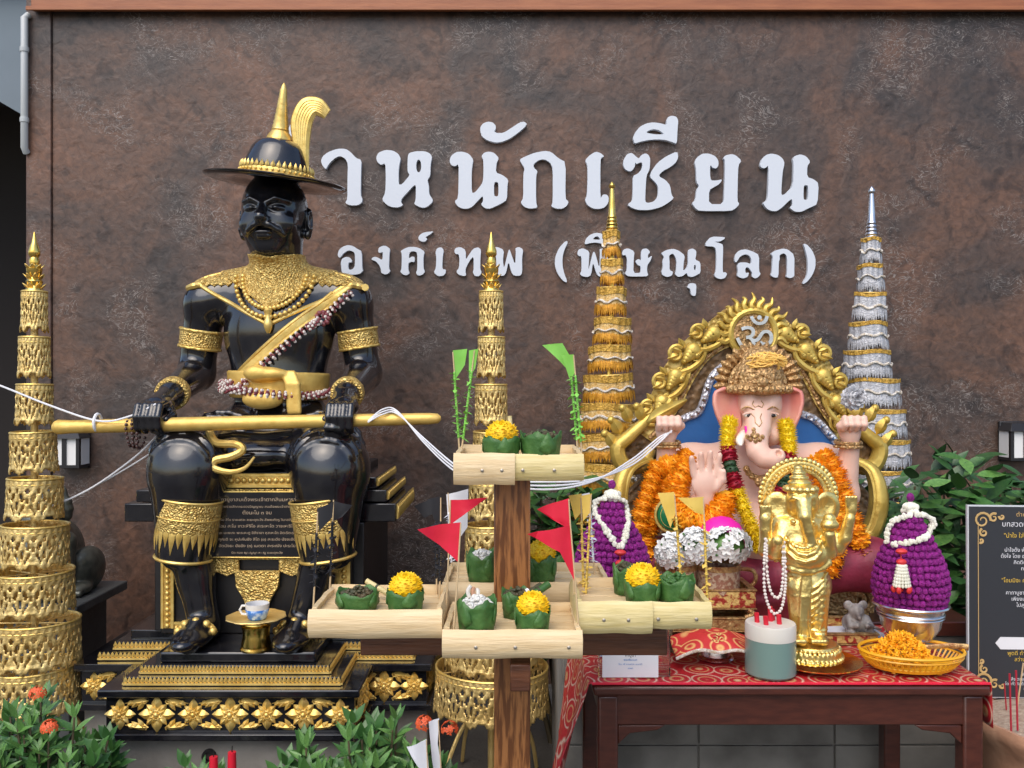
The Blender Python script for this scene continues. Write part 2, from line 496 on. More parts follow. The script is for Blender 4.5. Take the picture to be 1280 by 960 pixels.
def text_mb(s, size, y=0.0, align='CENTER', extrude=0.0):
    """flat lettering standing in the x-z plane, facing -y"""
    cu = bpy.data.curves.new('txt', 'FONT'); cu.body = s; cu.size = size; cu.align_x = align
    cu.extrude = extrude; cu.resolution_u = 2
    o = bpy.data.objects.new('txt', cu); COL.objects.link(o)
    dg = bpy.context.evaluated_depsgraph_get()
    me = bpy.data.meshes.new_from_object(o.evaluated_get(dg))
    mb = MB(); mb.add([(v.co.x, -v.co.z + y, v.co.y) for v in me.vertices], [tuple(p.vertices) for p in me.polygons])
    bpy.data.objects.remove(o); bpy.data.curves.remove(cu); bpy.data.meshes.remove(me)
    return mb

def bez(pts, n=8):
    """Catmull-Rom through the points"""
    pts = [Vector(p) for p in pts]; out = []
    for i in range(len(pts) - 1):
        p0, p1, p2, p3 = pts[max(i-1, 0)], pts[i], pts[i+1], pts[min(i+2, len(pts)-1)]
        for k in range(n):
            t = k / n
            out.append(0.5 * ((2*p1) + (p2-p0)*t + (2*p0-5*p1+4*p2-p3)*t*t + (3*p1-p0-3*p2+p3)*t**3))
    out.append(pts[-1]); return out

def rough_lerp(vals, t):
    x = t * (len(vals) - 1); i = min(int(x), len(vals) - 2); f = x - i
    return vals[i] * (1 - f) + vals[i + 1] * f

# ---------------------------------------------------------------- sculpting: a distance field turned into one continuous skin
class Sculpt:
    def __init__(s, lo, hi, h):
        s.lo = np.array(lo, float); s.h = h
        s.n = np.ceil((np.array(hi, float) - s.lo) / h).astype(int) + 1
        s.f = np.full(s.n, 9.0, np.float32)
        s.ax = [(s.lo[i] + h * np.arange(s.n[i])).astype(np.float32) for i in range(3)]
    def sub(s, lo, hi):
        a = np.clip(np.floor((np.array(lo) - s.lo) / s.h).astype(int), 0, s.n)
        b = np.clip(np.ceil((np.array(hi) - s.lo) / s.h).astype(int) + 1, 0, s.n)
        sl = tuple(slice(a[i], b[i]) for i in range(3))
        return sl, s.ax[0][sl[0]][:, None, None], s.ax[1][sl[1]][None, :, None], s.ax[2][sl[2]][None, None, :]
    def put(s, sl, d, k, op):
        f = s.f[sl]
        if f.size == 0: return
        if op == 's': f, d = -f, d
        if k > 0:
            w = np.maximum(k - np.abs(f - d), 0) / k
            r = np.minimum(f, d) - w * w * k * 0.25
        else: r = np.minimum(f, d)
        s.f[sl] = -r if op == 's' else r
    def ell(s, c, r, k=0.02, M=None, op='u'):
        if not hasattr(r, '__len__'): r = (r, r, r)
        c = Vector(c); m = max(r) + k + 3 * s.h
        ext = (m, m, m) if M else tuple(q + k + 3 * s.h for q in r)
        sl, X, Y, Z = s.sub(c - Vector(ext), c + Vector(ext))
        X, Y, Z = X - c.x, Y - c.y, Z - c.z
        if M:
            Mi = M.transposed()
            X, Y, Z = (Mi[i][0]*X + Mi[i][1]*Y + Mi[i][2]*Z for i in range(3))
        k0 = np.sqrt((X/r[0])**2 + (Y/r[1])**2 + (Z/r[2])**2)
        k1 = np.sqrt((X/r[0]**2)**2 + (Y/r[1]**2)**2 + (Z/r[2]**2)**2) + 1e-9
        s.put(sl, k0 * (k0 - 1) / k1, k, op); return s
    def cone(s, a, b, r1, r2, k=0.02, op='u', sq=(1, 1, 1)):
        a, b = Vector(a), Vector(b); m = max(r1, r2) * max(1, *(1/q for q in sq)) + k + 3*s.h
        lo = [min(a[i], b[i]) - m for i in range(3)]; hi = [max(a[i], b[i]) + m for i in range(3)]
        sl, X, Y, Z = s.sub(lo, hi)
        d = b - a; L2 = max(d.length_squared, 1e-9)
        t = np.clip(((X-a.x)*d.x + (Y-a.y)*d.y + (Z-a.z)*d.z) / L2, 0, 1)
        q = np.sqrt(((X-a.x-t*d.x)*sq[0])**2 + ((Y-a.y-t*d.y)*sq[1])**2 + ((Z-a.z-t*d.z)*sq[2])**2) - (r1 + (r2-r1)*t)
        s.put(sl, q, k, op); return s
    def chain(s, pts, rs, k=0.01, op='u'):
        if not hasattr(rs, '__len__'): rs = [rs] * len(pts)
        for i in range(len(pts)-1): s.cone(pts[i], pts[i+1], rs[i], rs[i+1], k, op)
        return s
    def box(s, c, hf, rad, k=0.01, M=None, op='u'):
        c = Vector(c); m = Vector(hf).length + k + 3*s.h
        sl, X, Y, Z = s.sub(c - Vector((m,)*3), c + Vector((m,)*3))
        X, Y, Z = X - c.x, Y - c.y, Z - c.z
        if M:
            Mi = M.transposed()
            X, Y, Z = (Mi[i][0]*X + Mi[i][1]*Y + Mi[i][2]*Z for i in range(3))
        qx, qy, qz = np.abs(X)-hf[0]+rad, np.abs(Y)-hf[1]+rad, np.abs(Z)-hf[2]+rad
        d = np.sqrt(np.maximum(qx, 0)**2 + np.maximum(qy, 0)**2 + np.maximum(qz, 0)**2) + np.minimum(np.maximum(np.maximum(qx, qy), qz), 0) - rad
        s.put(sl, d, k, op); return s
    def front(s, x, z):
        ix = int(np.clip(round((x - s.lo[0]) / s.h), 0, s.n[0]-1)); iz = int(np.clip(round((z - s.lo[2]) / s.h), 0, s.n[2]-1))
        c = s.f[ix, :, iz]; w = np.nonzero(c < 0)[0]
        if len(w) == 0: return None
        i = w[0]
        if i == 0: return float(s.ax[1][0])
        t = c[i-1] / (c[i-1] - c[i]); return float(s.ax[1][i-1] + t * s.h)
    def shell(s, t, lo, hi, mask):
        """cloth or metal lying t proud of the body where mask(X, Y, Z) < 0"""
        sl, X, Y, Z = s.sub(lo, hi)
        g = np.maximum(s.f[sl] - t, mask(X, Y, Z)).astype(np.float32)
        return nets(np.pad(g, 1, constant_values=1.0), [s.ax[i][sl[i]][0] - s.h for i in range(3)], s.h)
    def mb(s):
        return nets(np.pad(s.f, 1, constant_values=1.0), s.lo - s.h, s.h)

def nets(f, lo, h):
    ins = f < 0
    nx, ny, nz = f.shape
    cnt = np.zeros((nx-1, ny-1, nz-1), np.uint8)
    offs = [(i, j, k) for i in (0, 1) for j in (0, 1) for k in (0, 1)]
    for i, j, k in offs: cnt += ins[i:nx-1+i, j:ny-1+j, k:nz-1+k]
    act = (cnt > 0) & (cnt < 8)
    idx = np.argwhere(act)
    if len(idx) == 0: return MB()
    ids = np.full(act.shape, -1, np.int64); ids[act] = np.arange(len(idx))
    acc = np.zeros((len(idx), 3)); num = np.zeros(len(idx))
    cv = {o: f[idx[:, 0]+o[0], idx[:, 1]+o[1], idx[:, 2]+o[2]] for o in offs}
    for o in offs:
        for a in range(3):
            if o[a] == 0:
                p = list(o); p[a] = 1; p = tuple(p)
                u, v = cv[o], cv[p]; x = (u < 0) != (v < 0)
                t = np.where(x, u / np.where(x, u - v, 1), 0)
                pt = np.tile(np.array(o, float), (len(idx), 1)); pt[:, a] += t
                acc += pt * x[:, None]; num += x
    V = (idx + acc / num[:, None]) * h + np.array(lo)
    Fs = []
    for a in range(3):
        b, c = (a+1) % 3, (a+2) % 3
        s1 = [slice(1, -1)] * 3; s1[a] = slice(0, -1)
        s2 = [slice(1, -1)] * 3; s2[a] = slice(1, None)
        A, B = ins[tuple(s1)], ins[tuple(s2)]
        e = np.argwhere(A != B)
        if len(e) == 0: continue
        flip = A[tuple(e.T)]
        e = e + 1; e[:, a] -= 1
        def cell(db, dc):
            q = e.copy(); q[:, b] += db; q[:, c] += dc; return ids[tuple(q.T)]
        q = np.stack([cell(-1, -1), cell(0, -1), cell(0, 0), cell(-1, 0)], 1)
        q[~flip] = q[~flip][:, ::-1]
        Fs.append(q)
    mb = MB(); mb.v = [tuple(p) for p in V.tolist()]; mb.f = [tuple(q) for q in np.concatenate(Fs).tolist()]
    return mb

# ================================================================ THE SETTING
WY = 4.40                                   # the wall's face
def struct(name, mb, m, **k):
    return tag(ob(name, mb, m, **k), kind='structure')

struct('ground', MB().grid(lambda u, v: (-60 + 120*u, -50 + 110*v, 0), 4, 4), 'ground')

w = thing('stucco_wall', (-0.2, WY, 0), 'mottled brown stucco wall behind the statues, carrying the white lettering', 'wall')
ob('wall_face', MB().box(-2.296, 4.5, WY, WY + 0.15, 0, 3.56), 'stucco', w)
ob('corner_pilaster', MB().box(-2.424, -2.2985, WY - 0.014, WY + 0.15, 0, 3.56), 'stucco', w, bevel=0.006)
t = thing('roof_edge', (0.8, 4.3, 3.33), 'reddish brown wooden roof edge board above the stucco wall', 'roof')
ob('fascia_board', MB().box(-2.38, 4.5, 4.352, 4.380, 3.352, 3.52), 'fascia', t, bevel=0.004)
ob('drip_strip', MB().box(-2.40, 4.5, 4.340, 4.3505, 3.345, 3.366), 'fascia', t, bevel=0.003)
ob('soffit', MB().box(-2.38, 4.5, 4.3815, 4.3845, 3.40, 3.49), 'roof_dark', t)
ob('roof_sheet', MB().box(-2.42, 4.5, 4.33, 4.9, 3.565, 3.60), 'roof_dark', t)

nb = thing('neighbouring_building', (-3.6, 6.5, 0), 'dark open shed with grey awning panel left of the wall', 'building')
ob('back_wall', MB().box(-6.5, -2.0, 7.6, 7.7, 0, 4.2), 'inside_shade', nb)
ob('side_wall', MB().box(-2.46, -2.43, 4.75, 7.6, 0, 3.3), 'inside_shade', nb)
ob('roof', MB().box(-6.5, -2.36, 5.2, 7.7, 3.9, 3.98), 'roof_dark', nb)
a = [P(x, y, 5.3) for x, y in ((-160, -60), (34, -60), (34, 147), (-2, 126), (-160, 40))]
ob('awning_panel', MB().prism([[(q.x, q.z) for q in a]], 5.3, 5.34), 'grey_panel', nb)
ob('door_frame', MB().box(-3.42, -3.30, 7.45, 7.6, 0, 2.3).box(-3.9, -3.42, 7.45, 7.6, 2.2, 2.3), 'maroon', nb)
ob('floor_step', MB().box(-6.5, -2.5, 5.6, 7.6, 0.004, 0.12), 'concrete', nb)

cp = thing('conduit_pipe', P(31.5, 192, 4.36), 'white plastic conduit pipe on the left edge of the wall', 'pipe')
x0 = (30.5 - 640) / F * 4.36
z0, z1 = P(0, 192, 4.36).z, P(0, 17, 4.36).z
ob('pipe', MB().tube([(x0, 4.38, z0 + .01), (x0, 4.36, z0 + .03), (x0, 4.36, z1 - .02), (x0 + .01, 4.38, z1)], 0.017, 12), 'white_plastic', cp)
for py in (62, 150):
    z = P(0, py, 4.36).z
    ob('sleeve', MB().lathe([(.0205, -.012), (.0215, 0), (.0205, .012)], (x0, 4.36, z), 14), 'white_plastic', cp)

def wall_lamp(px, py, label):
    c = P(px, py, 4.3)
    t = thing('wall_lamp', (c.x, WY, c.z - .09), label, 'wall lamp', 'lamps on the stucco wall')
    x, z = c.x, c.z
    ob('back_plate', MB().box(x-.07, x+.07, WY-.02, WY-.001, z-.10, z+.10), 'black_metal', t, bevel=.004)
    hood = MB().add([(x-.085,WY-.14,z+.055),(x+.085,WY-.14,z+.055),(x+.085,WY-.02,z+.055),(x-.085,WY-.02,z+.055),
                     (x-.055,WY-.10,z+.095),(x+.055,WY-.10,z+.095),(x+.055,WY-.02,z+.095),(x-.055,WY-.02,z+.095)],
                    [(0,3,2,1),(4,5,6,7),(0,1,5,4),(1,2,6,5),(2,3,7,6),(3,0,4,7)])
    ob('hood', hood, 'black_metal', t, bevel=.003)
    fr = MB()
    for sx in (-1, 1):
        fr.box(x+sx*.066-.008, x+sx*.066+.008, WY-.125, WY-.105, z-.075, z+.055)
    fr.box(x-.010, x+.010, WY-.126, WY-.106, z-.075, z+.055)
    fr.box(x-.075, x+.075, WY-.127, WY-.02, z-.088, z-.075)
    ob('frame', fr, 'black_metal', t)
    for sx in (-1, 1):
        ob('pane', MB().box(x+sx*.034-.024, x+sx*.034+.024, WY-.118, WY-.113, z-.074, z+.054), 'lamp_white', t)
        ob('pane', MB().box(x+sx*.0725-.0025, x+sx*.0725+.0025, WY-.104, WY-.022, z-.074, z+.054), 'lamp_white', t)
wall_lamp(83, 562, 'black wall lamp with white panes, left, near the end of the gold rod')
wall_lamp(1279, 553, 'black wall lamp with white panes at the right edge, above the dark board')

# ---------------------------------------------------------------- the lettering on the wall
A1, A2, A3, A4 = (395, 140, 7.3875), (555, 140, 7.3875), (720, 140, 7.3875), (860, 140, 7.382)
B1, B2, B3, B4 = (415, 280, 9.143), (540, 280, 7.111), (690, 280, 6.737), (870, 280, 8.0)
def ring(cx, cy, rx, ry, n=14): return [(cx + rx*math.cos(2*PI*i/n), cy + ry*math.sin(2*PI*i/n)) for i in range(n)]
UP = [
 ((313, 140, 7.3875), [[(10,480),(20,410),(80,360),(160,345),(230,375),(300,345),(380,350),(440,380),(470,430),(450,480),(455,800),(480,830),(460,865),(400,880),(340,860),(350,820),(350,440),(310,425),(255,470),(225,480),(190,430),(140,425),(120,450),(125,600),(180,580),(220,620),(200,690),(130,700),(125,800),(150,850),(110,880),(50,880),(0,840),(25,800),(25,500)]]),
 ((303, 140, 7.3875), [ring(487, 165, 60, 75), ring(487, 165, 22, 34)]),
 (A1, [[(45,455),(60,410),(110,370),(200,338),(275,340),(320,370),(370,425),(420,442),(415,560),(412,770),(428,800),(425,835),(385,862),(310,862),(268,838),(290,805),(290,620),(295,480),(270,430),(225,405),(180,420),(130,465),(105,500),(92,530),(60,495)]]),
 (A1, [[(555,420),(575,375),(640,350),(710,355),(760,385),(783,430),(768,490),(762,560),(762,670),(795,668),(868,580),(845,555),(845,470),(848,405),(860,378),(920,362),(1010,362),(1055,385),(1072,415),(1058,480),(1055,590),(1028,625),(1042,680),(1045,760),(1078,805),(1075,835),(1020,880),(975,885),(905,852),(920,810),(922,750),(922,675),(900,680),(850,735),(790,800),(785,835),(805,858),(770,880),(705,880),(655,858),(608,810),(640,745),(645,600),(640,470),(600,490),(565,460)], ring(948, 498, 24, 60)]),
 (A2, [[(335,180),(335,140),(360,105),(405,88),(450,95),(478,125),(478,155),(462,178),(490,195),(550,192),(610,155),(700,95),(740,88),(768,110),(740,145),(680,195),(610,245),(540,275),(480,283),(400,262),(350,225)]]),
 (A2, [[(50,450),(65,405),(110,370),(170,365),(230,385),(272,440),(262,490),(255,560),(255,745),(285,745),(350,665),(362,620),(365,520),(362,440),(345,405),(375,372),(420,365),(465,378),(508,425),(485,470),(478,560),(540,580),(595,625),(585,680),(582,810),(530,845),(430,892),(385,892),(340,855),(362,820),(358,775),(335,795),(260,875),(220,893),(170,892),(125,870),(97,825),(130,795),(135,620),(135,480),(100,502),(65,490)], [(462,655),(482,642),(503,655),(503,770),(482,782),(462,770)]]),
 (A2, [[(697,440),(740,415),(830,378),(930,358),(990,368),(1060,430),(1125,462),(1120,800),(1152,828),(1135,865),(1095,893),(1040,893),(988,872),(1005,830),(1005,520),(980,465),(925,435),(870,445),(825,485),(830,515),(865,545),(850,590),(850,830),(865,885),(790,893),(740,875),(707,835),(732,795),(732,575),(745,520),(720,480)]]),
 (A3, [[(83,445),(130,395),(185,365),(230,380),(262,410),(230,425),(225,500),(225,800),(250,760),(285,762),(303,790),(298,840),(265,880),(220,895),(160,893),(105,860),(82,810),(102,765),(108,600),(105,490)]]),
 (A3, [[(435,490),(440,440),(470,390),(515,375),(560,415),(580,430),(600,400),(640,380),(670,395),(687,435),(680,530),(650,590),(642,720),(638,830),(670,840),(720,825),(755,780),(760,690),(735,650),(680,598),(700,540),(750,470),(830,410),(935,362),(945,420),(920,470),(860,515),(800,545),(760,590),(830,630),(870,680),(882,765),(905,795),(850,840),(780,880),(680,905),(580,905),(520,888),(473,855),(520,820),(525,700),(525,590),(570,570),(605,530),(615,480),(600,460),(560,480),(545,465),(545,500),(520,540),(490,548),(455,530)]]),
 (A3, [[(525,240),(545,190),(590,135),(650,105),(710,95),(780,103),(835,120),(835,75),(850,45),(890,33),(930,45),(945,80),(938,150),(932,295),(890,278),(830,258),(750,252),(670,258),(600,272),(540,292)], [(643,190),(680,165),(725,158),(770,168),(818,205),(730,207)]]),
 (A4, [[(60,465),(80,420),(130,385),(190,382),(250,405),(280,445),(283,490),(262,520),(230,515),(205,485),(203,580),(212,630),(255,633),(318,620),(295,660),(245,690),(195,720),(193,850),(330,850),(335,700),(342,540),(340,440),(325,425),(345,400),(400,388),(440,398),(495,448),(465,490),(460,600),(455,820),(475,850),(440,890),(395,913),(105,913),(70,890),(35,840),(68,810),(80,710),(105,680),(78,650),(75,520)]]),
 (A4, [[(663,490),(680,435),(720,395),(770,383),(830,395),(875,430),(892,475),(875,540),(862,690),(862,770),(900,755),(970,680),(975,480),(968,430),(985,405),(1040,390),(1090,408),(1130,458),(1100,500),(1100,600),(1160,620),(1207,660),(1195,850),(1130,880),(1045,922),(985,920),(935,880),(965,860),(960,800),(930,820),(870,880),(820,915),(770,913),(725,890),(688,835),(730,815),(740,720),(745,490),(710,520),(680,515)], [(1068,680),(1090,672),(1110,682),(1108,800),(1090,812),(1065,805)]]),
]
LOW = [
 (B1, [[(65,340),(80,295),(120,260),(180,240),(240,250),(290,285),(340,310),(345,510),(357,530),(320,570),(250,580),(150,570),(110,550),(105,500),(100,440),(115,395),(160,375),(200,380),(228,415),(222,440),(195,438),(185,460),(185,510),(210,525),(245,510),(262,470),(262,340),(240,312),(190,300),(140,325),(85,390),(68,365)]]),
 (B1, [[(528,300),(535,270),(580,248),(620,250),(665,285),(655,350),(650,510),(668,535),(640,570),(600,577),(560,555),(560,520),(540,470),(500,425),(448,405),(460,385),(490,373),(530,385),(565,410),(578,395),(580,315),(560,328),(530,325)]]),
 (B1, [[(782,310),(830,280),(880,262),(950,262),(1000,275),(1060,315),(1045,370),(1045,500),(1062,545),(1030,583),(980,590),(958,555),(975,520),(975,330),(945,310),(905,312),(880,335),(880,395),(910,373),(945,375),(943,435),(900,430),(872,450),(872,520),(887,560),(860,585),(815,580),(778,545),(795,510),(798,340)]]),
 (B1, [[(985,160),(1000,125),(1050,95),(1165,82),(1120,120),(1065,150),(1090,168),(1070,198),(1035,203),(995,185)]]),
 (B2, [[(30,250),(45,215),(80,205),(105,230),(95,290),(90,400),(125,405),(120,440),(95,462),(50,462),(15,430),(35,390),(38,290)]]),
 (B2, [[(198,250),(205,215),(250,203),(300,230),(300,320),(330,270),(365,220),(410,205),(437,230),(430,300),(428,400),(442,430),(420,465),(380,462),(362,430),(370,400),(370,290),(345,310),(310,370),(295,410),(305,455),(280,463),(235,450),(215,420),(240,390),(245,310),(235,265),(215,270)]]),
 (B2, [[(515,250),(530,210),(580,203),(640,230),(630,320),(640,400),(680,230),(692,228),(740,370),(745,240),(740,215),(770,203),(812,225),(800,300),(803,430),(785,460),(730,460),(705,430),(680,330),(660,430),(640,460),(600,460),(575,430),(570,300),(560,260),(535,270)]]),
 (B2, [[(1210,160),(1190,148),(1130,210),(1095,290),(1092,370),(1115,440),(1160,500),(1195,522),(1200,500),(1175,440),(1160,370),(1160,290),(1180,220)]]),
 (B3, [[(213,250),(222,215),(260,203),(315,230),(312,300),(305,400),(345,235),(362,235),(400,380),(405,240),(400,210),(440,203),(478,225),(468,300),(468,410),(480,430),(455,445),(400,445),(375,420),(345,320),(330,430),(300,447),(255,440),(235,420),(250,390),(248,270),(225,270)]]),
 (B3, [[(275,165),(285,125),(320,90),(370,73),(420,80),(450,110),(455,150),(450,175),(420,165),(370,155),(320,160),(285,170)], [(340,130),(365,105),(390,103),(410,133)]]),
 (B3, [[(590,250),(600,215),(640,203),(695,230),(688,300),(685,412),(745,412),(748,355),(720,345),(700,310),(730,293),(750,310),(750,240),(760,210),(800,205),(828,235),(808,260),(808,290),(845,263),(830,310),(803,345),(800,400),(812,430),(790,442),(640,442),(613,415),(630,390),(632,290),(620,260),(598,265)]]),
 (B3, [[(918,245),(960,220),(1020,207),(1070,225),(1120,265),(1108,330),(1105,400),(1145,350),(1145,250),(1150,215),(1185,205),(1215,225),(1215,260),(1205,300),(1250,320),(1252,410),(1220,430),(1180,447),(1145,440),(1135,410),(1100,440),(1060,445),(1035,420),(1045,395),(1050,300),(1020,245),(985,265),(990,310),(990,390),(1020,400),(1010,435),(970,447),(930,430),(922,400),(935,360),(930,310),(945,275)], [(1197,345),(1212,345),(1210,388),(1195,385)]]),
 (B3, [[(1138,535),(1155,500),(1190,497),(1217,510),(1212,600),(1195,607),(1170,595),(1165,545)]]),
 (B4, [[(95,190),(150,125),(290,130),(285,150),(240,175),(180,175),(265,200),(272,230),(265,485),(295,480),(312,500),(290,540),(250,552),(205,540),(182,512),(200,470),(205,300),(195,240),(170,225),(98,222)]]),
 (B4, [[(385,340),(400,295),(440,260),(500,252),(570,275),(632,310),(630,470),(648,500),(620,535),(585,545),(555,520),(565,490),(530,440),(510,430),(492,445),(495,490),(530,485),(520,525),(480,545),(435,535),(410,515),(420,470),(412,415),(430,385),(500,383),(550,400),(555,350),(530,310),(490,302),(440,325),(405,385),(388,375)]]),
 (B4, [[(748,295),(790,265),(870,245),(920,255),(985,310),(983,480),(985,520),(950,543),(900,530),(912,490),(912,320),(880,290),(835,310),(838,355),(828,380),(825,530),(790,538),(745,515),(760,480),(765,360),(770,325)]]),
 (B4, [[(1075,195),(1110,205),(1160,260),(1195,340),(1195,430),(1165,510),(1115,575),(1075,602),(1068,585),(1110,520),(1120,430),(1115,340),(1095,260)]]),
]
def smooth_loop(l):
    """round the corners once"""
    out = []
    for i in range(len(l)):
        a, b = l[i], l[(i+1) % len(l)]
        out += [(a[0]*.8+b[0]*.2, a[1]*.8+b[1]*.2), (a[0]*.2+b[0]*.8, a[1]*.2+b[1]*.8)]
    return out
def lettering(name, data, label, thick):
    t = thing(name, P(700, 300, WY), label, 'sign')
    for (ox, oy, sc), loops in data:
        L = []
        for l in loops:
            q = [P(ox + x/sc, oy + y/sc, WY - thick) for x, y in smooth_loop(l)]
            L.append([(p.x, p.z) for p in q])
        ob('letter', MB().prism(L, WY - thick, WY - 0.002), 'white_sign', t, smooth=False)
lettering('wall_lettering', UP, 'upper line of large raised white Thai letters on the wall', 0.028)
lettering('wall_lettering', LOW, 'lower line of smaller raised white Thai letters in brackets', 0.022)

# ---------------------------------------------------------------- concrete plinths
pl = thing('concrete_plinth', (-.97, 3.5, 0), 'grey concrete plinth under the black king statue base', 'plinth')
ob('block', MB().plan([(-1.62, 4.05), (-1.62, 3.33), (-1.39, 3.33), (-1.39, 3.05), (-.55, 3.05), (-.55, 3.33), (-.32, 3.33), (-.32, 4.05)], 0, .282), 'concrete', pl, bevel=.006)
ob('drain_hole', MB().lathe([(.016, 0), (.024, 0), (.024, .014), (.016, .014), (.016, 0)], (0, 0, 0), 16).xf(Matrix.Translation(P(262, 944, 3.05)) @ Matrix.Rotation(R(90), 4, 'X')), 'black_matte', pl)
ob('drain_shade', MB().lathe([(0.0, .001), (.0158, .001)], (0, 0, 0), 16, caps=False).xf(Matrix.Translation(P(262, 944, 3.045)) @ Matrix.Rotation(R(90), 4, 'X')), 'inside_shade', pl)  # near-black disc painted in for the shade inside the open pipe

pl = thing('tiled_plinth', (.8, 3.1, 0), 'grey tiled plinth behind the table under the elephant god', 'plinth')
ob('core', MB().box(.16, 1.46, 2.81, 3.52, 0, .70), 'concrete', pl)
for i in range(3):
    for j in range(2):
        xx = .16 + i * .4333
        ob('tile', MB().box(xx + .003, xx + .4303, 2.80, 2.812, .006 + j * .348, .348 + j * .348), 'plinth', pl, bevel=.002)
ob('top_slab', MB().box(.15, 1.47, 2.78, 3.54, .702, .748), 'table_wood', pl, bevel=.004)

# ================================================================ THE SEATED KING
KX = -.965
king = thing('king_statue', (KX, 3.5, .282), 'glossy black seated king statue in gold trim holding a gold rod', 'statue')

# ---- the stepped base
def redent(w1, w2, yf, yw, yb=4.02, c=KX):
    return [(c-w2, yb), (c-w2, yw), (c-w1, yw), (c-w1, yf), (c+w1, yf), (c+w1, yw), (c+w2, yw), (c+w2, yb)]
ob('base_foot', MB().plan(redent(.445, .665, 2.995, 3.275), .284, .306), 'black_gloss', king, bevel=.004)
base = ob('base_body', MB().plan(redent(.425, .645, 3.015, 3.295), .3065, .432), 'black_gloss', king)
ob('base_slab', MB().plan(redent(.447, .668, 2.990, 3.270), .4325, .459), 'black_gloss', king, bevel=.006)
ob('base_step', MB().plan(redent(.375, .595, 3.035, 3.315), .4595, .489), 'black_gloss', king, bevel=.003)
ob('base_step', MB().plan(redent(.330, .550, 3.065, 3.345), .4895, .519), 'black_gloss', king, bevel=.003)
ob('base_platform', MB().plan(redent(.275, .50, 3.095, 3.375), .5195, .557), 'black_gloss', king, bevel=.008)
def teeth(a, b, z0, z1, n, out):
    """a gold strip of pointed leaves between two corners"""
    a, b = Vector((*a, 0)), Vector((*b, 0)); mb = MB(); d = (b - a) / n; o = Vector((*out, 0))
    mb.bar(a + o*.002 + Vector((0,0,z0+.0035)), b + o*.002 + Vector((0,0,z0+.0035)), .007, .007, out + (0,))
    for i in range(n):
        c = a + d * (i + .5) + o * .001 + Vector((0, 0, z0 + .005))
        mb.petal(c, Vector((0, 0, z1 - z0)), d.length * 1.05, o, .004, nt=4, point=.6)
    return mb
for w1, w2, yf, yw, z0, z1 in ((.375, .595, 3.035, 3.315, .462, .487), (.330, .550, 3.065, 3.345, .492, .517)):
    pts = redent(w1, w2, yf, yw)
    for i, (q, n, out) in enumerate((((1, 2), 14, (0, -1)), ((3, 4), 52, (0, -1)), ((4, 5), 18, (1, 0)), ((5, 6), 14, (0, -1)), ((2, 3), 18, (-1, 0)), ((6, 7), 40, (1, 0)))):
        ob('leaf_trim', teeth(pts[q[0]], pts[q[1]], z0, z1, n, out), 'gold', king)
def flower(mb, c, r, n, u):
    """an eight-petalled rosette on a face with normal n, u pointing along the face"""
    c, n, u = Vector(c), Vector(n), Vector(u); v = n.cross(u)
    for k in range(4):
        a = k * PI / 2
        d = u * math.cos(a) + v * math.sin(a)
        mb.petal(c + d*r*.2, d * r * .82, r * .62, n, .012, nt=5, point=.8)
        a += PI / 4
        d = u * math.cos(a) + v * math.sin(a)
        mb.petal(c + d*r*.2 + n*.002, d * r * .60, r * .42, n, .010, nt=4, point=.8)
        for da in (-.32, .32):
            e = u * math.cos(a + da) + v * math.sin(a + da)
            mb.petal(c + e*r*.1 + n*.005, e * r * .42, r * .25, n, .008, nt=4)
    mb.ell(c + n * .006, (r*.17,)*3, 10, 6)
    ring_ = [c + n*.008 + (u*math.cos(2*PI*i/16) + v*math.sin(2*PI*i/16))*r*.26 for i in range(16)]
    mb.tube(ring_, r*.05, 5, closed=True)
def wing(mb, c, L, n, u, v):
    """a curling acanthus leaf growing along u, its lobes fanning to v"""
    c, n, u, v = Vector(c), Vector(n), Vector(u), Vector(v)
    mb.petal(c, u * L + v * L * .10, L * .30, n, .012, nt=5, point=.6)
    for k, (t, an) in enumerate(((.20, 1.0), (.42, .75), (.62, .55))):
        d = (u * math.cos(an) + v * math.sin(an)) * L * (.46 - .07 * k)
        mb.petal(c + u * L * t + n*.003, d, L * .24, n, .010, nt=4)
    sp = [c + u*L*(.15 + .1*math.cos(a)) + v*L*.1*math.sin(a) + n*.006 for a in (0, 1, 2, 3, 4)]
    mb.tube(sp, L*.03, 5)
def deco(x0, x1, y, n, u, kinds, zc=.369, r=.061):
    for k, kind in enumerate(kinds):
        f = (k + .5) / len(kinds)
        c = Vector((x0 + (x1-x0)*f, y, zc)) if abs(n[1]) > .5 else Vector((y, x0 + (x1-x0)*f, zc))
        c += Vector(n) * .001
        mb = MB()
        flower(mb, c, r if kind else r*.86, n, u)
        ob('rosette', mb, 'gold', king)
        if kind:
            U, V = Vector(u), Vector((0, 0, 1))
            for su in (-1, 1):
                for sv in (-1, 1):
                    m2 = MB()
                    wing(m2, c + U*su*r*.46 + V*sv*r*.74, r*1.32, n, U*su, V*-sv)
                    ob('acanthus', m2, 'gold', king)
deco(KX-.44, KX+.44, 3.015, (0,-1,0), (1,0,0), (0, 1, 0, 1, 0, 1, 0))
deco(KX-.655, KX-.43, 3.295, (0,-1,0), (1,0,0), (0, 1))
deco(KX+.43, KX+.655, 3.295, (0,-1,0), (1,0,0), (1, 0))
deco(3.02, 3.29, KX+.425, (1,0,0), (0,1,0), (0, 1))
deco(3.30, 3.95, KX+.645, (1,0,0), (0,1,0), (0, 1, 0, 1))

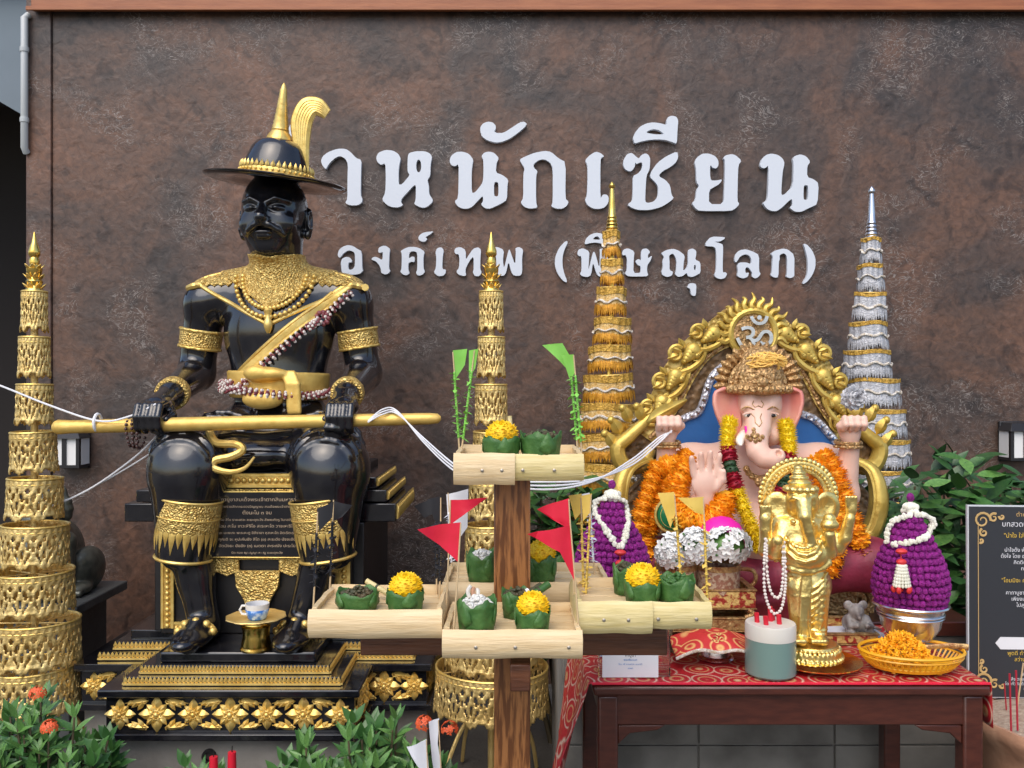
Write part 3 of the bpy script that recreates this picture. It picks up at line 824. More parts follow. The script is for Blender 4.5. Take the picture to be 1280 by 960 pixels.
# ---- the throne
seat = ob('throne_seat', MB().box(KX-.40, KX+.40, 3.36, 4.0, .5575, .97).box(KX-.36, KX+.36, 3.325, 3.36, .5575, 1.10).box(KX-.36, KX+.36, 3.36, 3.98, .97, 1.165), 'black_matte', king, bevel=.004)
for hw, z0, z1, y0 in ((.52, .972, 1.042, 3.37), (.482, 1.046, 1.092, 3.385), (.44, 1.096, 1.14, 3.40)):
    for s in (-1, 1):
        xa, xb = sorted((KX + s*.362, KX + s*hw))
        sl = ob('throne_cornice', MB().box(xa, xb, y0, 3.96, z0, z1), 'black_gloss', king, bevel=.004)
        g = MB().box(min(s*(hw+.001), s*(hw+.006))+KX, max(s*(hw+.001), s*(hw+.006))+KX, y0+.02, 3.94, z0+.008, z1-.006)
        for i in range(26):
            yy = y0 + .03 + i * (3.92 - y0) / 27
            g.ell((KX+s*(hw+.006), yy, (z0+z1)/2), (.006, .008, (z1-z0)*.36), 6, 4)
        ob('cornice_trim', g, 'gold', sl)
def beaded(a, b, w, n, wm=None):
    a, b = Vector(a), Vector(b); mb = MB()
    d = (b - a); side = d.cross(Vector((0, -1, 0))).normalized()
    mb.bar(a, b, w, .006)
    mb.bar(a + side*w*.42 + Vector((0,-.005,0)), b + side*w*.42 + Vector((0,-.005,0)), w*.2, .008)
    mb.bar(a - side*w*.42 + Vector((0,-.005,0)), b - side*w*.42 + Vector((0,-.005,0)), w*.2, .008)
    for i in range(n):
        mb.ell(a + d*((i+.5)/n) + Vector((0,-.004,0)), min(w*.27, d.length/n*.5), 8, 5)
    return mb
YF = 3.318
for s in (-1, 1):
    ob('beaded_frame', beaded((KX+s*.332, YF, .58), (KX+s*.332, YF, 1.03), .046, 22), 'gold', king)
    ob('beaded_frame', beaded((KX+s*.307, YF, .582), (KX+s*.20, YF, .582), .044, 6), 'gold', king)
ob('beaded_band', beaded((KX-.15, YF-.004, 1.137), (KX+.16, YF-.004, 1.137), .05, 13), 'gold', king)
ob('panel_corner', MB().prism([[(KX-.19,.84),(KX-.19,1.105),(KX+.21,1.105),(KX+.21,.84)]], YF-.012, YF-.002), 'gold_relief', king)
# inscription plaque
pq = [(-.175, .853), (-.182, 1.075), (-.158, 1.098), (.182, 1.098), (.205, 1.075), (.198, .853)]
pl_ = ob('inscription_plaque', MB().prism([[(KX+x, z) for x, z in pq]], YF-.034, YF-.0125), 'black_gloss', king, bevel=.002)
ed = [Vector((KX+x, YF-.035, z)) for x, z in pq]
ob('plaque_rim', MB().tube(ed, .0028, 6, closed=True), 'gold', pl_)
lines = ['คาถาบูชาสมเด็จพระเจ้าตากสินมหาราช', 'ถวายราชสักการะดวงวิญญาณ สมเด็จพระเจ้าตากสิน', 'ตั้งนะโม ๓ จบ', 'โอม สิโน ราชะเทวะ ชะยะตุภะวัง สัพพะศัตรู วินาสสันติ',
         'โอม สะโม เทวะหิริโอ สะระหะโต วาจะหะริโต', 'นะ มะพะทะ พะระหะตู อิติราชา หุสะหะโต อิตะริตะรา', 'ทุคะติ จะ หุปะคันธัง สิโต (๓) สะระดัง ปัจจะยัง', 'อัตนังยะ ยังยัง (๓) เมตตา สะระณัง ปะระโม', 'ปิด ทอง ญา ญูญา หะ ญู ชะยะตุภะวัง']
for i, s in enumerate(lines):
    tm = text_mb(s, .021 if i else .026)
    a = np.array(tm.v); wd = a[:, 0].max() - a[:, 0].min(); mx = (a[:, 0].max() + a[:, 0].min()) / 2
    want = min(wd, (.31 if i == 0 else .285 if i not in (2, 8) else .19)); k = want / wd
    ob('inscription_line', tm.xf(Matrix.Translation((KX+.014, YF-.0355, 1.063 - i*.0245)) @ Matrix.Diagonal((k, 1, max(k, .55)*.85, 1)) @ Matrix.Translation((-mx, 0, 0))), 'ink_plaque', pl_, smooth=False)
# gold apron below the plaque
for x0, x1, z0, z1 in ((-.15, -.06, .778, .846), (.09, .19, .778, .846)):
    ob('apron_wing', MB().prism([[(KX+x0,z1),(KX+x0,z0+.02),(KX+(x0+x1)/2,z0),(KX+x1,z0+.02),(KX+x1,z1)]], YF-.018, YF-.002), 'gold_relief', king, bevel=.003)
ap = [(-.075,.80),(-.07,.74),(-.045,.70),(-.03,.665),(.01,.61),(.05,.665),(.065,.70),(.09,.74),(.095,.80)]
ob('apron_point', MB().prism([[(KX+x, z) for x, z in ap]], YF-.024, YF-.004), 'gold_relief', king, bevel=.004)

# ---- the body, one continuous figure
K = Sculpt((-1.56, 2.98, .54), (-.36, 3.92, 2.36), .0062)
def k(x, y, z): return Vector((KX + x, y, z))
K.ell(k(0, 3.65, 1.71), (.225, .158, .24), .05)
K.cone(k(-.24, 3.67, 1.852), k(.24, 3.67, 1.852), .088, .088, .05)
K.ell(k(0, 3.645, 1.50), (.192, .15, .18), .06)
K.ell(k(0, 3.64, 1.285), (.27, .20, .15), .05)
for s in (-1, 1):
    K.cone(k(s*.08, 3.66, 1.925), k(s*.26, 3.67, 1.885), .065, .065, .04)
K.cone(k(0, 3.65, 1.9), k(0, 3.61, 2.10), .105, .098, .03)
HC = Vector((KX - .004, 3.60, 2.165))
rot = Matrix.Rotation(R(-4), 3, 'Z')
def hd(x, y, z): return HC + rot @ Vector((x, y, z))
K.ell(hd(0, 0, .04), (.132, .15, .165), .02)
K.ell(hd(0, -.03, -.065), (.105, .105, .085), .05)
K.ell(hd(0, -.085, -.122), (.050, .038, .030), .03)
for s in (-1, 1):
    K.ell(hd(s*.068, -.092, -.028), (.045, .040, .045), .03)
    K.ell(hd(s*.05, -.152, .030), (.034, .026, .019), .012, op='s')
    K.ell(hd(s*.05, -.119, .030), (.031, .022, .017), .004)
    K.chain([hd(s*.018, -.150, .050), hd(s*.05, -.146, .066), hd(s*.095, -.112, .058)], [.006, .007, .005], .014)
    K.chain([hd(s*.022, -.136, .030), hd(s*.05, -.143, .030), hd(s*.078, -.124, .026)], [.004, .006, .004], .006)
    K.chain([hd(s*.004, -.166, -.036), hd(s*.030, -.160, -.042), hd(s*.058, -.142, -.058), hd(s*.078, -.120, -.078)], [.011, .013, .011, .005], .006)
    K.ell(hd(s*.019, -.158, -.018), (.014, .016, .012), .008)
    er = Matrix.Rotation(R(s*24), 3, 'Z')
    K.ell(hd(s*.138, .015, -.004), (.015, .036, .058), .012, M=er)
    K.ell(hd(s*.153, -.004, .004), (.010, .018, .034), .006, op='s')
    K.ell(hd(s*.134, .006, -.058), (.013, .018, .018), .012)
K.chain([hd(0, -.143, .045), hd(0, -.170, -.002), hd(0, -.180, -.014)], [.013, .018, .020], .014)
K.ell(hd(0, -.146, -.067), (.036, .014, .008), .006)
K.ell(hd(0, -.140, -.083), (.030, .015, .010), .008)
hands = {}
for s in (-1, 1):
    sh, el, wr = k(s*.305-.008, 3.67, 1.835), k(s*.350-.008, 3.69, 1.545), k(s*.335-.002, 3.37, 1.462)
    K.ell(sh, (.085, .09, .085), .05)
    K.cone(sh, el, .080, .071, .03); K.cone(el, wr, .074, .050, .03)
    hx = s*.345
    K.cone(wr, k(hx, 3.25, 1.418), .047, .040, .02); K.ell(k(hx, 3.250, 1.416), (.054, .058, .032), .02)
    for i in range(4): K.cone(k(hx - .030 + .020*i, 3.31, 1.448), k(hx - .039 + .026*i, 3.225, 1.432), .009, .012, .008)
    for i in range(4):
        fx = hx + (-.039 + .026*i)
        K.chain([k(fx, 3.225, 1.428), k(fx, 3.178, 1.420), k(fx, 3.158, 1.382), k(fx, 3.164, 1.344), k(fx, 3.185, 1.328)], [.0145, .0135, .0135, .0125, .010], .004)
    K.chain([k(hx-s*.045, 3.26, 1.405), k(hx-s*.066, 3.225, 1.385), k(hx-s*.058, 3.185, 1.372)], [.018, .015, .012], .008)
    # leg
    hip, kn = k(s*.15, 3.62, 1.25), k(s*.262+.025, 3.28, 1.195)
    K.cone(hip, kn, .15, .138, .05)
    K.ell(k(s*.262+.025, 3.275, 1.185), (.142, .128, .132), .04)
    K.cone(k(s*.266+.024, 3.27, 1.13), k(s*.266+.02, 3.26, .90), .132, .098, .03)
    for yy, rr in ((3.40, .150), (3.46, .156)):         # cloth rolls above the knee
        pts = [k(.025 + s*(.252 - (yy-3.28)*.30) + rr*math.cos(a)*1.0, yy + .015*math.sin(a), 1.203 + (yy-3.28)*.16 + rr*math.sin(a)) for a in np.linspace(-.4, PI+.4, 14)]
        K.chain(pts, .011, .012)
    K.cone(k(s*.255+.018, 3.265, .93), k(s*.182+.006, 3.255, .62), .070, .055, .02)
    K.ell(k(s*.23+.015, 3.285, .80), (.070, .070, .11), .03)
    K.ell(k(s*.178, 3.15, .592), (.064, .135, .036), .02)
    K.cone(k(s*.176, 3.25, .61), k(s*.178, 3.12, .592), .055, .048, .02)
    K.ell(k(s*.176, 3.27, .585), (.052, .06, .034), .02)
# rolled cloth over the knees
for s in (-1, 1):
    for ra_, rb_, zc_ in ((.100, .082, 1.215), (.116, .098, 1.225), (.126, .112, 1.232)):
        q = []
        for a in np.linspace(R(12), R(168), 16):
            x, z = s*.262 + .025 + ra_*math.cos(a), zc_ + rb_*math.sin(a)
            y = K.front(KX + x, z)
            if y is not None: q.append(k(x, y + .001, z))
        if len(q) > 3: K.chain(q, .0085, .010)
# cloth between the legs
K.ell(k(0, 3.42, 1.23), (.16, .14, .07), .05)
ob('body', K.mb(), 'black_gloss', king, angle=0)

# ---- gold worn on the body
def proud(pts, r, up=.004, n=7):
    out = []
    for x, z in pts:
        y = K.front(KX + x, z)
        if y is None: y = out[-1].y if out else 3.6
        out.append(Vector((KX + x, y - up, z)))
    for _ in range(2):
        ys = [p.y for p in out]
        for i in range(1, len(out)-1): out[i].y = (ys[i-1] + 2*ys[i] + ys[i+1]) / 4
    return out
def lin(pts, n=14):
    o = []
    for a, b in zip(pts[:-1], pts[1:]):
        o += [(a[0] + (b[0]-a[0])*i/n, a[1] + (b[1]-a[1])*i/n) for i in range(n)]
    return o + [pts[-1]]
LO, HI = (-1.5, 3.3, 1.2), (-.4, 3.9, 2.16)
ob('collar', K.shell(.012, LO, HI, lambda X, Y, Z: np.maximum(np.maximum(1.79 + .70*np.abs(X-KX) - Z + .010*np.abs(((X-KX)*28) % 1 - .5), Z - 2.005 - .22*np.abs(X-KX)), np.abs(X-KX) - .24 + 0*Y)), 'gold_relief', king, angle=0)
for sx in (-1, 1):
    pts = proud(lin([(sx*.365, 1.895), (sx*.31, 1.905), (sx*.24, 1.862), (0, 1.735)]), .01)
    ob('piping', MB().tube(pts, [.009 + .006*(i/len(pts) < .35) for i in range(len(pts))], 8), 'gold', king)
    pts = proud(lin([(sx*.15, 1.955), (sx*.22, 1.96), (sx*.30, 1.935)]), .01)
    ob('piping', MB().tube(pts, .008, 8), 'gold', king)
    ob('epaulette', K.shell(.007, LO, HI, lambda X, Y, Z, sx=sx: np.maximum(np.maximum(.175 - sx*(X-KX), sx*(X-KX) - .335 - .25*(Z-1.88)), np.maximum(1.895 + .012*np.abs(((X-KX)*34) % 1 - .5)*2 - Z, Y - 3.80))), 'gold_relief', king, angle=0)
for i, rr in enumerate((.16, .13)):
    pts = proud([(rr*math.sin(a), 1.95 - rr*1.15*math.cos(a) + .10*0) for a in np.linspace(-1.5, 1.5, 26)], .01, .016)
    m = MB()
    for p in pts: m.ell(p, .0105, 8, 5)
    ob('necklace', m, 'gold', king)
pts = proud(lin([(0, 1.80), (.004, 1.70)], 8), .01, .02)
ob('tassel', MB().tube(pts, [.012, .018, .013, .010, .016, .019, .017, .013, .006], 10), 'gold', king)
nx, nz = .66, -.75      # the diagonal sash, right shoulder to left hip
ob('shoulder_sash', K.shell(.010, LO, HI, lambda X, Y, Z: np.maximum(np.abs((X-KX-.06)*.659 - (Z-1.695)*.752) - .020, np.maximum(np.maximum(Y - 3.66, np.abs(X-KX-.08) - .245), np.maximum(1.50 - Z, Z - 1.90)))), 'gold', king, angle=0)
for off in (-.018, .018):
    pts = proud(lin([(.06 + off*.659 + .25*.752, 1.695 + .25*.659 - off*.752), (.06 + off*.659 - .27*.752, 1.695 - .27*.659 - off*.752)], 30), .01, .010)
    ob('sash_edge', MB().tube(pts, .0065, 6), 'gold', king)
sash = Sculpt((KX-.27, 3.36, 1.36), (KX+.27, 3.85, 1.62), .0062)
sl, X, Y, Z = K.sub(sash.lo, sash.lo + (sash.n-1)*sash.h)
g = np.maximum(K.f[sl] - .014, np.maximum(np.abs(Z - 1.495 + .03*(X-KX)) - .055, np.abs(X-KX) - .222 + 0*Y))
mn = [min(a, b) for a, b in zip(g.shape, sash.f.shape)]
sash.f[:mn[0], :mn[1], :mn[2]] = g[:mn[0], :mn[1], :mn[2]]
sash.lo = np.array([K.ax[i][sl[i]][0] for i in range(3)]); sash.ax = [(sash.lo[i] + sash.h*np.arange(sash.n[i])).astype(np.float32) for i in range(3)]
sash.ell(k(-.005, 3.468, 1.540), (.085, .035, .028), .01); sash.ell(k(-.04, 3.46, 1.543), (.05, .036, .034), .01)
sash.ell(k(-.015, 3.462, 1.440), (.082, .035, .040), .01)
for i in range(4): sash.chain([k(.060+.014*i, 3.475, 1.545), k(.085+.013*i, 3.452, 1.50), k(.092+.013*i, 3.452, 1.39)], [.010, .011, .010], .006)
ob('waist_sash', sash.mb(), 'gold_cloth', king, angle=0)
for s in (-1, 1):
    sh, el, wr = k(s*.305-.008, 3.67, 1.835), k(s*.350-.008, 3.69, 1.545), k(s*.335-.002, 3.37, 1.462)
    ax = (el - sh).normalized(); c = sh + ax * .150
    lo, hi = (c.x-.13, 3.5, c.z-.12), (c.x+.13, 3.85, c.z+.12)
    side = (lambda X: KX - .205 - (KX*0) + 0*X) if s < 0 else None
    def band(half, cc=c, aa=ax, s=s):
        return lambda X, Y, Z: np.maximum(np.abs((X-cc.x)*aa.x + (Y-cc.y)*aa.y + (Z-cc.z)*aa.z) - half, .245 - s*(X-KX) + 0*Y)
    ob('armlet', K.shell(.010, lo, hi, band(.036)), 'gold_relief', king, angle=0)
    for e in (-.036, .036):
        ob('armlet_rim', K.shell(.015, lo, hi, band(.006, c + ax*e)), 'gold', king, angle=0)
    ax2 = (wr - el).normalized(); c2 = wr - ax2 * .012
    lo, hi = (c2.x-.11, 3.2, c2.z-.11), (c2.x+.11, 3.5, c2.z+.13)
    def band2(half, cc=c2, aa=ax2): return lambda X, Y, Z: np.maximum(np.abs((X-cc.x)*aa.x + (Y-cc.y)*aa.y + (Z-cc.z)*aa.z) - half, 1.385 - Z)
    ob('bracelet', K.shell(.010, lo, hi, band2(.024)), 'gold_relief', king, angle=0)
    # trouser cuff: gold above, pointed leaves over black, gold hem
    top, bot = k(s*.272+.022, 3.265, 1.085), k(s*.268+.018, 3.255, .855)
    ax3 = (top - bot)
    tilt = Matrix.Rotation(R(s*-7), 4, 'Y')
    M = Matrix.Translation(bot) @ tilt @ Matrix.Diagonal((.88, .92, 1, 1))
    cuff = ob('trouser_cuff', MB().lathe([(.112, 0), (.116, .03), (.121, .10), (.127, .20), (.128, .225)], (0,0,0), 40, caps=False).xf(M), 'black_gloss', king)
    ob('cuff_band', MB().lathe([(.1225, .105), (.1255, .11), (.1295, .17), (.1305, .218)], (0,0,0), 40, caps=False).xf(M), 'gold_relief', cuff)
    for z, r, q in ((.004, .115, .010), (.222, .131, .008), (.158, .130, .004)):
        ob('cuff_rim', MB().tube([(r*math.cos(a), r*math.sin(a), z) for a in np.linspace(0, 2*PI, 41)[:-1]], q*.6, 6, closed=True).xf(M), 'gold', cuff)
    m = MB()
    for i in range(26):
        a = 2*PI*i/26
        m.petal((.1235*math.cos(a), .1235*math.sin(a), .125), (-.006*math.cos(a), -.006*math.sin(a), -.095 if i % 2 else -.07), .029, (math.cos(a), math.sin(a), 0), .006, nt=5, point=.5)
    ob('cuff_leaves', m.xf(M), 'gold', cuff)
    # shoe strap
    st = MB().tube([k(s*.178 + .066*math.cos(a), 3.19 , .590 + .048*math.sin(a)) for a in np.linspace(.15, PI-.15, 12)], .012, 8)
    for q in range(5):
        a = .3 + q*.63
        st.ell(k(s*.178 + .066*math.cos(a), 3.178, .592 + .05*math.sin(a)), .016, 8, 5)
    ob('shoe_strap', st, 'gold', king)
# gold serpent ornament on the lap
sp = bez([v + Vector((0, -.045, 0)) for v in [k(-.155, 3.30, 1.325), k(-.12, 3.275, 1.285), k(-.045, 3.265, 1.280), k(-.02, 3.26, 1.258), k(-.06, 3.255, 1.235), k(-.115, 3.25, 1.222), k(-.12, 3.245, 1.195), k(-.06, 3.24, 1.180), k(-.005, 3.24, 1.195), k(.03, 3.24, 1.235)]], 6)
ob('lap_ornament', MB().tube(sp, [.015 * (1 - .75*max(0, i/len(sp)-.6)/.4) for i in range(len(sp))], 8), 'gold', king)
ob('lap_cloth', MB().tube([k(-.16, 3.27, 1.30), k(-.06, 3.25, 1.315), k(.05, 3.25, 1.31), k(.15, 3.27, 1.32)], .012, 8), 'black_gloss', king)
# the rod across the knees
ra, rb = P(66, 534, 3.20), P(551, 523, 3.20); rd = rb - ra
rod = ob('rod', MB().tube([ra + rd*t for t in (0, .006, .014, .05, .09, .2, .5, .8, .97, .992, 1)], [.012, .022, .027, .024, .0245, .0255, .026, .023, .021, .018, .008], 16), 'gold_cloth', king)
for t in (.235, .725):
    ob('rod_ring', MB().tube([ra + rd*t + Vector((.001*math.sin(a*3), .028*math.cos(a), .028*math.sin(a))) for a in np.linspace(0, 2*PI, 17)[:-1]], .004, 6, closed=True), 'gold', rod)

# ---- the hat
hat = MB()
M = Matrix.Translation((KX+.0, 3.60, 2.322)) @ Matrix.Rotation(R(6.0), 4, 'Y') @ Matrix.Rotation(R(-5.0), 4, 'X').inverted()
brim = MB().lathe([(.10, .012), (.15, .004), (.20, -.004), (.265, -.006), (.283, .000), (.287, .006), (.28, .010), (.20, .006), (.15, .012), (.142, .016)], (0,0,0), 64, caps=False)
ho = ob('hat', brim.xf(M), 'black_gloss', king)
ob('hat_crown', MB().lathe([(.142, .008), (.139, .045), (.125, .092), (.108, .135), (.090, .160), (.058, .173), (.001, .176)], (0,0,0), 48).xf(M), 'black_gloss', ho)
bd = MB().lathe([(.146, .012), (.150, .016), (.150, .028), (.146, .032), (.146, .044), (.143, .048)], (0,0,0), 48, caps=False)
for i in range(40):
    a = 2*PI*i/40
    bd.petal((.146*math.cos(a), .146*math.sin(a), .044), (-.004*math.cos(a), -.004*math.sin(a), .030), .020, (math.cos(a), math.sin(a), 0), .006, nt=4, point=.5)
    bd.ell((.149*math.cos(a), .149*math.sin(a), .036), .006, 6, 4)
ob('hat_band', bd.xf(M), 'gold', ho)
prof = [(.055, .168), (.052, .18), (.044, .195), (.034, .208), (.036, .214), (.032, .222), (.033, .228), (.029, .238), (.030, .244), (.026, .258), (.027, .264), (.023, .282), (.024, .288), (.020, .306), (.021, .312), (.016, .345), (.014, .372), (.008, .392), (.001, .402)]
ob('hat_spire', MB().lathe(prof, (0,0,0), 24).xf(M), 'gold', ho)
pm = MB()
for i in range(6):
    o = (i - 2.5) * .008
    path = bez([Vector((.128 + o*.2, -.02 - abs(o)*.2, .03)), Vector((.108 + o*.5, -.02, .10)), Vector((.092 + o*.9, -.015, .18)), Vector((.088 + o*1.3, -.01, .26)), Vector((.112 + o*1.1, -.006, .315 - o*.8)), Vector((.155 + o*.3, -.004, .318 - o*1.2)), Vector((.185 - o*.3, -.002, .295 - o*.6))], 6)
    pm.tube(path, [.010 + .010*math.sin(PI*min(j/len(path)*1.05, 1)) for j in range(len(path))], 7, flat=.8)
ob('hat_plume', pm.xf(M), 'gold', ho)

# ---- things laid on the statue
bg_ = thing('bead_garland', k(0, 3.5, 1.45), 'rope of maroon and white beads slung over the black king', 'garland')
wh, mr = MB(), MB()
def rope(pts, r=.013):
    L = 0; last = None; cnt = 0
    for i in range(len(pts)-1):
        a, b = pts[i], pts[i+1]; d = b - a
        n = max(1, int(d.length / .014))
        t = d.normalized(); x = t.cross(Vector((0, 1, .2))).normalized(); y = t.cross(x)
        for j in range(n):
            c = a + d * (j / n); cnt += 1
            for q in range(6):
                an = 2*PI*q/6 + cnt*.5
                (wh if (q + cnt) % 3 else mr).ell(c + (x*math.cos(an) + y*math.sin(an))*r, .0062, 5, 4)
            mr.ell(c, r*.8, 6, 4)
p1 = proud(lin([(.315, 1.865), (.10, 1.677), (-.13, 1.475)], 12), .01, .036)
rope(p1)
p2 = [k(.225*math.sin(a), 3.645 - .212*math.cos(a), 1.475 - .012*math.sin(a*2) - .012*math.cos(a)) for a in np.linspace(-1.45, 1.45, 30)]
rope(p2); rope([p + Vector((0, .004, .024)) for p in p2[:9]])
ob('white_beads', wh, 'bead_white', bg_); ob('maroon_beads', mr, 'bead_maroon', bg_)
rope_knot = MB()
c = proud([(.20, 1.765)], .01, .03)[0]
for i in range(9): rope_knot.ell(c + Vector((.024*math.cos(i*.7), -.005, .024*math.sin(i*.7))), .011, 7, 5)
ob('rosette_knot', rope_knot, 'bead_maroon', bg_)
br = thing('bead_bracelet', P(172, 540, 3.2), 'dark brown prayer bracelets hanging from the rod beside the left hand', 'bracelet')
for i in range(3):
    x = (163 + 6*i - 640) / F * 3.2
    m = MB()
    for a in np.linspace(0, 2*PI, 19)[:-1]: m.ell((x + .004*math.sin(a*2+i), 3.20 + .034*math.cos(a), 1.322 + (.048 + .004*i)*math.sin(a)), .0068, 6, 4)
    ob('bead_loop', m, 'bracelet', br)

# ---- the offering cup before the feet
ps = thing('pedestal_dish', (KX+.055, 3.13, .557), 'small bright gold pedestal dish standing between the statue feet', 'pedestal dish')
q = (KX+.055, 3.13, .5572)
ob('stem', MB().lathe([(.054, 0), (.056, .006), (.050, .012), (.052, .02), (.046, .05), (.048, .075), (.052, .085), (.042, .09), (.04, .098), (.047, .102)], q, 28), 'gold_bright', ps)
ob('dish', MB().lathe([(.04, .1025), (.085, .106), (.105, .116), (.103, .119), (.08, .111), (.001, .109)], q, 32, wob=lambda a, i: 1 + (.03*math.cos(a*10) if i in (1,2,3) else 0)), 'gold_tin', ps)
cp = thing('offering_cup', (KX+.055, 3.13, .669), 'blue and white porcelain cup on the gold dish at the statue feet', 'cup')
q = (KX+.062, 3.12, .668)
ob('cup_body', MB().lathe([(.027, 0), (.031, .004), (.036, .02), (.040, .036)], q, 28, caps=False).lathe([(.001, .003), (.03, .003)], q, 28, caps=False), 'porcelain_blue', cp, solid=.003)
ob('cup_rim', MB().lathe([(.0405, .0365), (.0415, .046), (.042, .055), (.039, .055), (.038, .0365)], q, 28, caps=False), 'porcelain', cp)
ob('handle', MB().tube([Vector(q) + Vector(v) for v in ((-.038, 0, .046), (-.054, 0, .046), (-.062, 0, .032), (-.054, 0, .017), (-.036, 0, .015))], .0045, 8), 'porcelain', cp)

# ================================================================ TIERED PAGODAS
def openwork(r, h, seed):
    """a pierced tin ring: scrolls cut through, pointed lobes along the lower edge; base at z = 0"""
    rnd = random.Random(seed)
    n = max(8, int(round(2*PI*r/.072))); cu, cv = 16, 26
    N = n * cu
    mb = MB()
    holes = [(.26,.60,.13,.09,.6), (.74,.60,.13,.09,-.6), (.5,.75,.10,.05,0), (.5,.40,.085,.12,0), (.02,.76,.09,.07,0), (.98,.76,.09,.07,0),
             (.20,.36,.12,.055,-.7), (.80,.36,.12,.055,.7), (0,.52,.06,.09,0), (1,.52,.06,.09,0), (.36,.23,.055,.05,0), (.64,.23,.055,.05,0)]
    keep = {}
    for j in range(cv):
        for i in range(N):
            u, v = ((i + .5) % cu) / cu, (j + .5) / cv
            lobe = .15 * abs(2*u - 1) + .05 * abs(math.sin(u * 4 * PI))
            if v < lobe: continue
            if v < .86:
                hole = False
                for cx, cy, rx, ry, an in holes:
                    dx, dy = u - cx, v - cy
                    a, b = dx*math.cos(an) + dy*math.sin(an), -dx*math.sin(an) + dy*math.cos(an)
                    if (a/rx)**2 + (b/ry)**2 < .82: hole = True; break
                if hole: continue
            keep[(i, j)] = 1
    idx = {}
    def vert(i, j):
        i %= N
        if (i, j) not in idx:
            a = 2*PI*i/N; u, v = (i % cu)/cu, j/cv
            rr = r * (1.0 + .03*(1 - v)) + .0022*math.sin(u*6*PI)*math.sin(v*5*PI) + (.003 if v < .2 else 0)
            idx[(i, j)] = len(mb.v); mb.v.append((rr*math.cos(a), rr*math.sin(a), h*v))
        return idx[(i, j)]
    for i, j in keep: mb.f.append((vert(i, j), vert(i+1, j), vert(i+1, j+1), vert(i, j+1)))
    return mb
def tin_pagoda(px, label, half):
    Y = 3.3; S = Y / F; X = (px - 640) * S
    t = thing('gold_pagoda', (X, Y, 0), label, 'pagoda', 'gold openwork tiered pagodas')
    tops = [365, 422, 481, 540, 598, 656, 713, 775, 832]
    for i, (ty, hw) in enumerate(zip(tops, half)):
        h = (53 + (4 if i > 6 else 0)) * S
        z1 = P(0, ty, Y).z; r = hw * S
        M = Matrix.Translation((X, Y, z1 - h)) @ Matrix.Rotation(R(random.uniform(-1.6, 1.6)), 4, 'X') @ Matrix.Rotation(R(random.uniform(-1.2, 1.2)), 4, 'Y') @ Matrix.Rotation(random.random()*6, 4, 'Z')
        rg = ob('openwork_ring', openwork(r, h, i).xf(M), 'gold_tin', t, solid=.004, angle=0)
        rim = MB().tube([(r*math.cos(a)*1.01, r*math.sin(a)*1.01, h) for a in np.linspace(0, 2*PI, 49)[:-1]], .0045, 6, closed=True)
        rim.tube([(r*math.cos(a)*1.01, r*math.sin(a)*1.01, h*.88) for a in np.linspace(0, 2*PI, 49)[:-1]], .003, 5, closed=True)
        ob('rim', rim.xf(M), 'gold', rg)
        sp = MB()
        for q in range(3):
            a = q*PI/3 + i
            sp.tube([(-r*math.cos(a), -r*math.sin(a), h*.93), (r*math.cos(a), r*math.sin(a), h*.93)], .003, 5)
        ob('spokes', sp.xf(M), 'gold_tin', rg)
    z = lambda y: P(0, y, Y).z
    ob('pole', MB().tube([(X, Y, .03), (X, Y, z(360))], .013, 10), 'gold_tin', t)
    foot = MB()
    for q in range(4):
        a = q*PI/2 + .6
        foot.tube(bez([(X, Y, .22), (X + .10*math.cos(a), Y + .10*math.sin(a), .26), (X + .18*math.cos(a), Y + .18*math.sin(a), .14), (X + .21*math.cos(a), Y + .21*math.sin(a), .012)], 6), .008, 7)
    ob('scroll_feet', foot, 'gold_tin', t)
    pr = [(.030, 368), (.034, 364), (.024, 358), (.030, 352), (.020, 347), (.026, 341), (.028, 336), (.016, 331), (.019, 326), (.014, 322), (.021, 318), (.020, 313), (.010, 303), (.002, 290)]
    fin = ob('finial', MB().lathe([(r, z(y)) for r, y in pr], (X, Y, 0), 20), 'gold_bright', t)
    lv = MB()
    for y, r in ((362, .03), (350, .026), (338, .022)):
        for q in range(7):
            a = q*2*PI/7 + y
            lv.petal((X + r*.7*math.cos(a), Y + r*.7*math.sin(a), z(y)), (.020*math.cos(a), .020*math.sin(a), .022), .020, (-math.cos(a), -math.sin(a), 1), .004, nt=4)
    ob('finial_leaves', lv, 'gold', fin, solid=.002)
tin_pagoda(43, 'tall gold openwork pagoda of pierced rings at the left edge', [14, 17, 20, 25.5, 31, 37.5, 44.5, 51, 50])
tin_pagoda(614, 'tall gold openwork pagoda of pierced rings behind the wooden offering stand', [14, 16, 19, 22.5, 26.5, 31, 40, 55, 69])

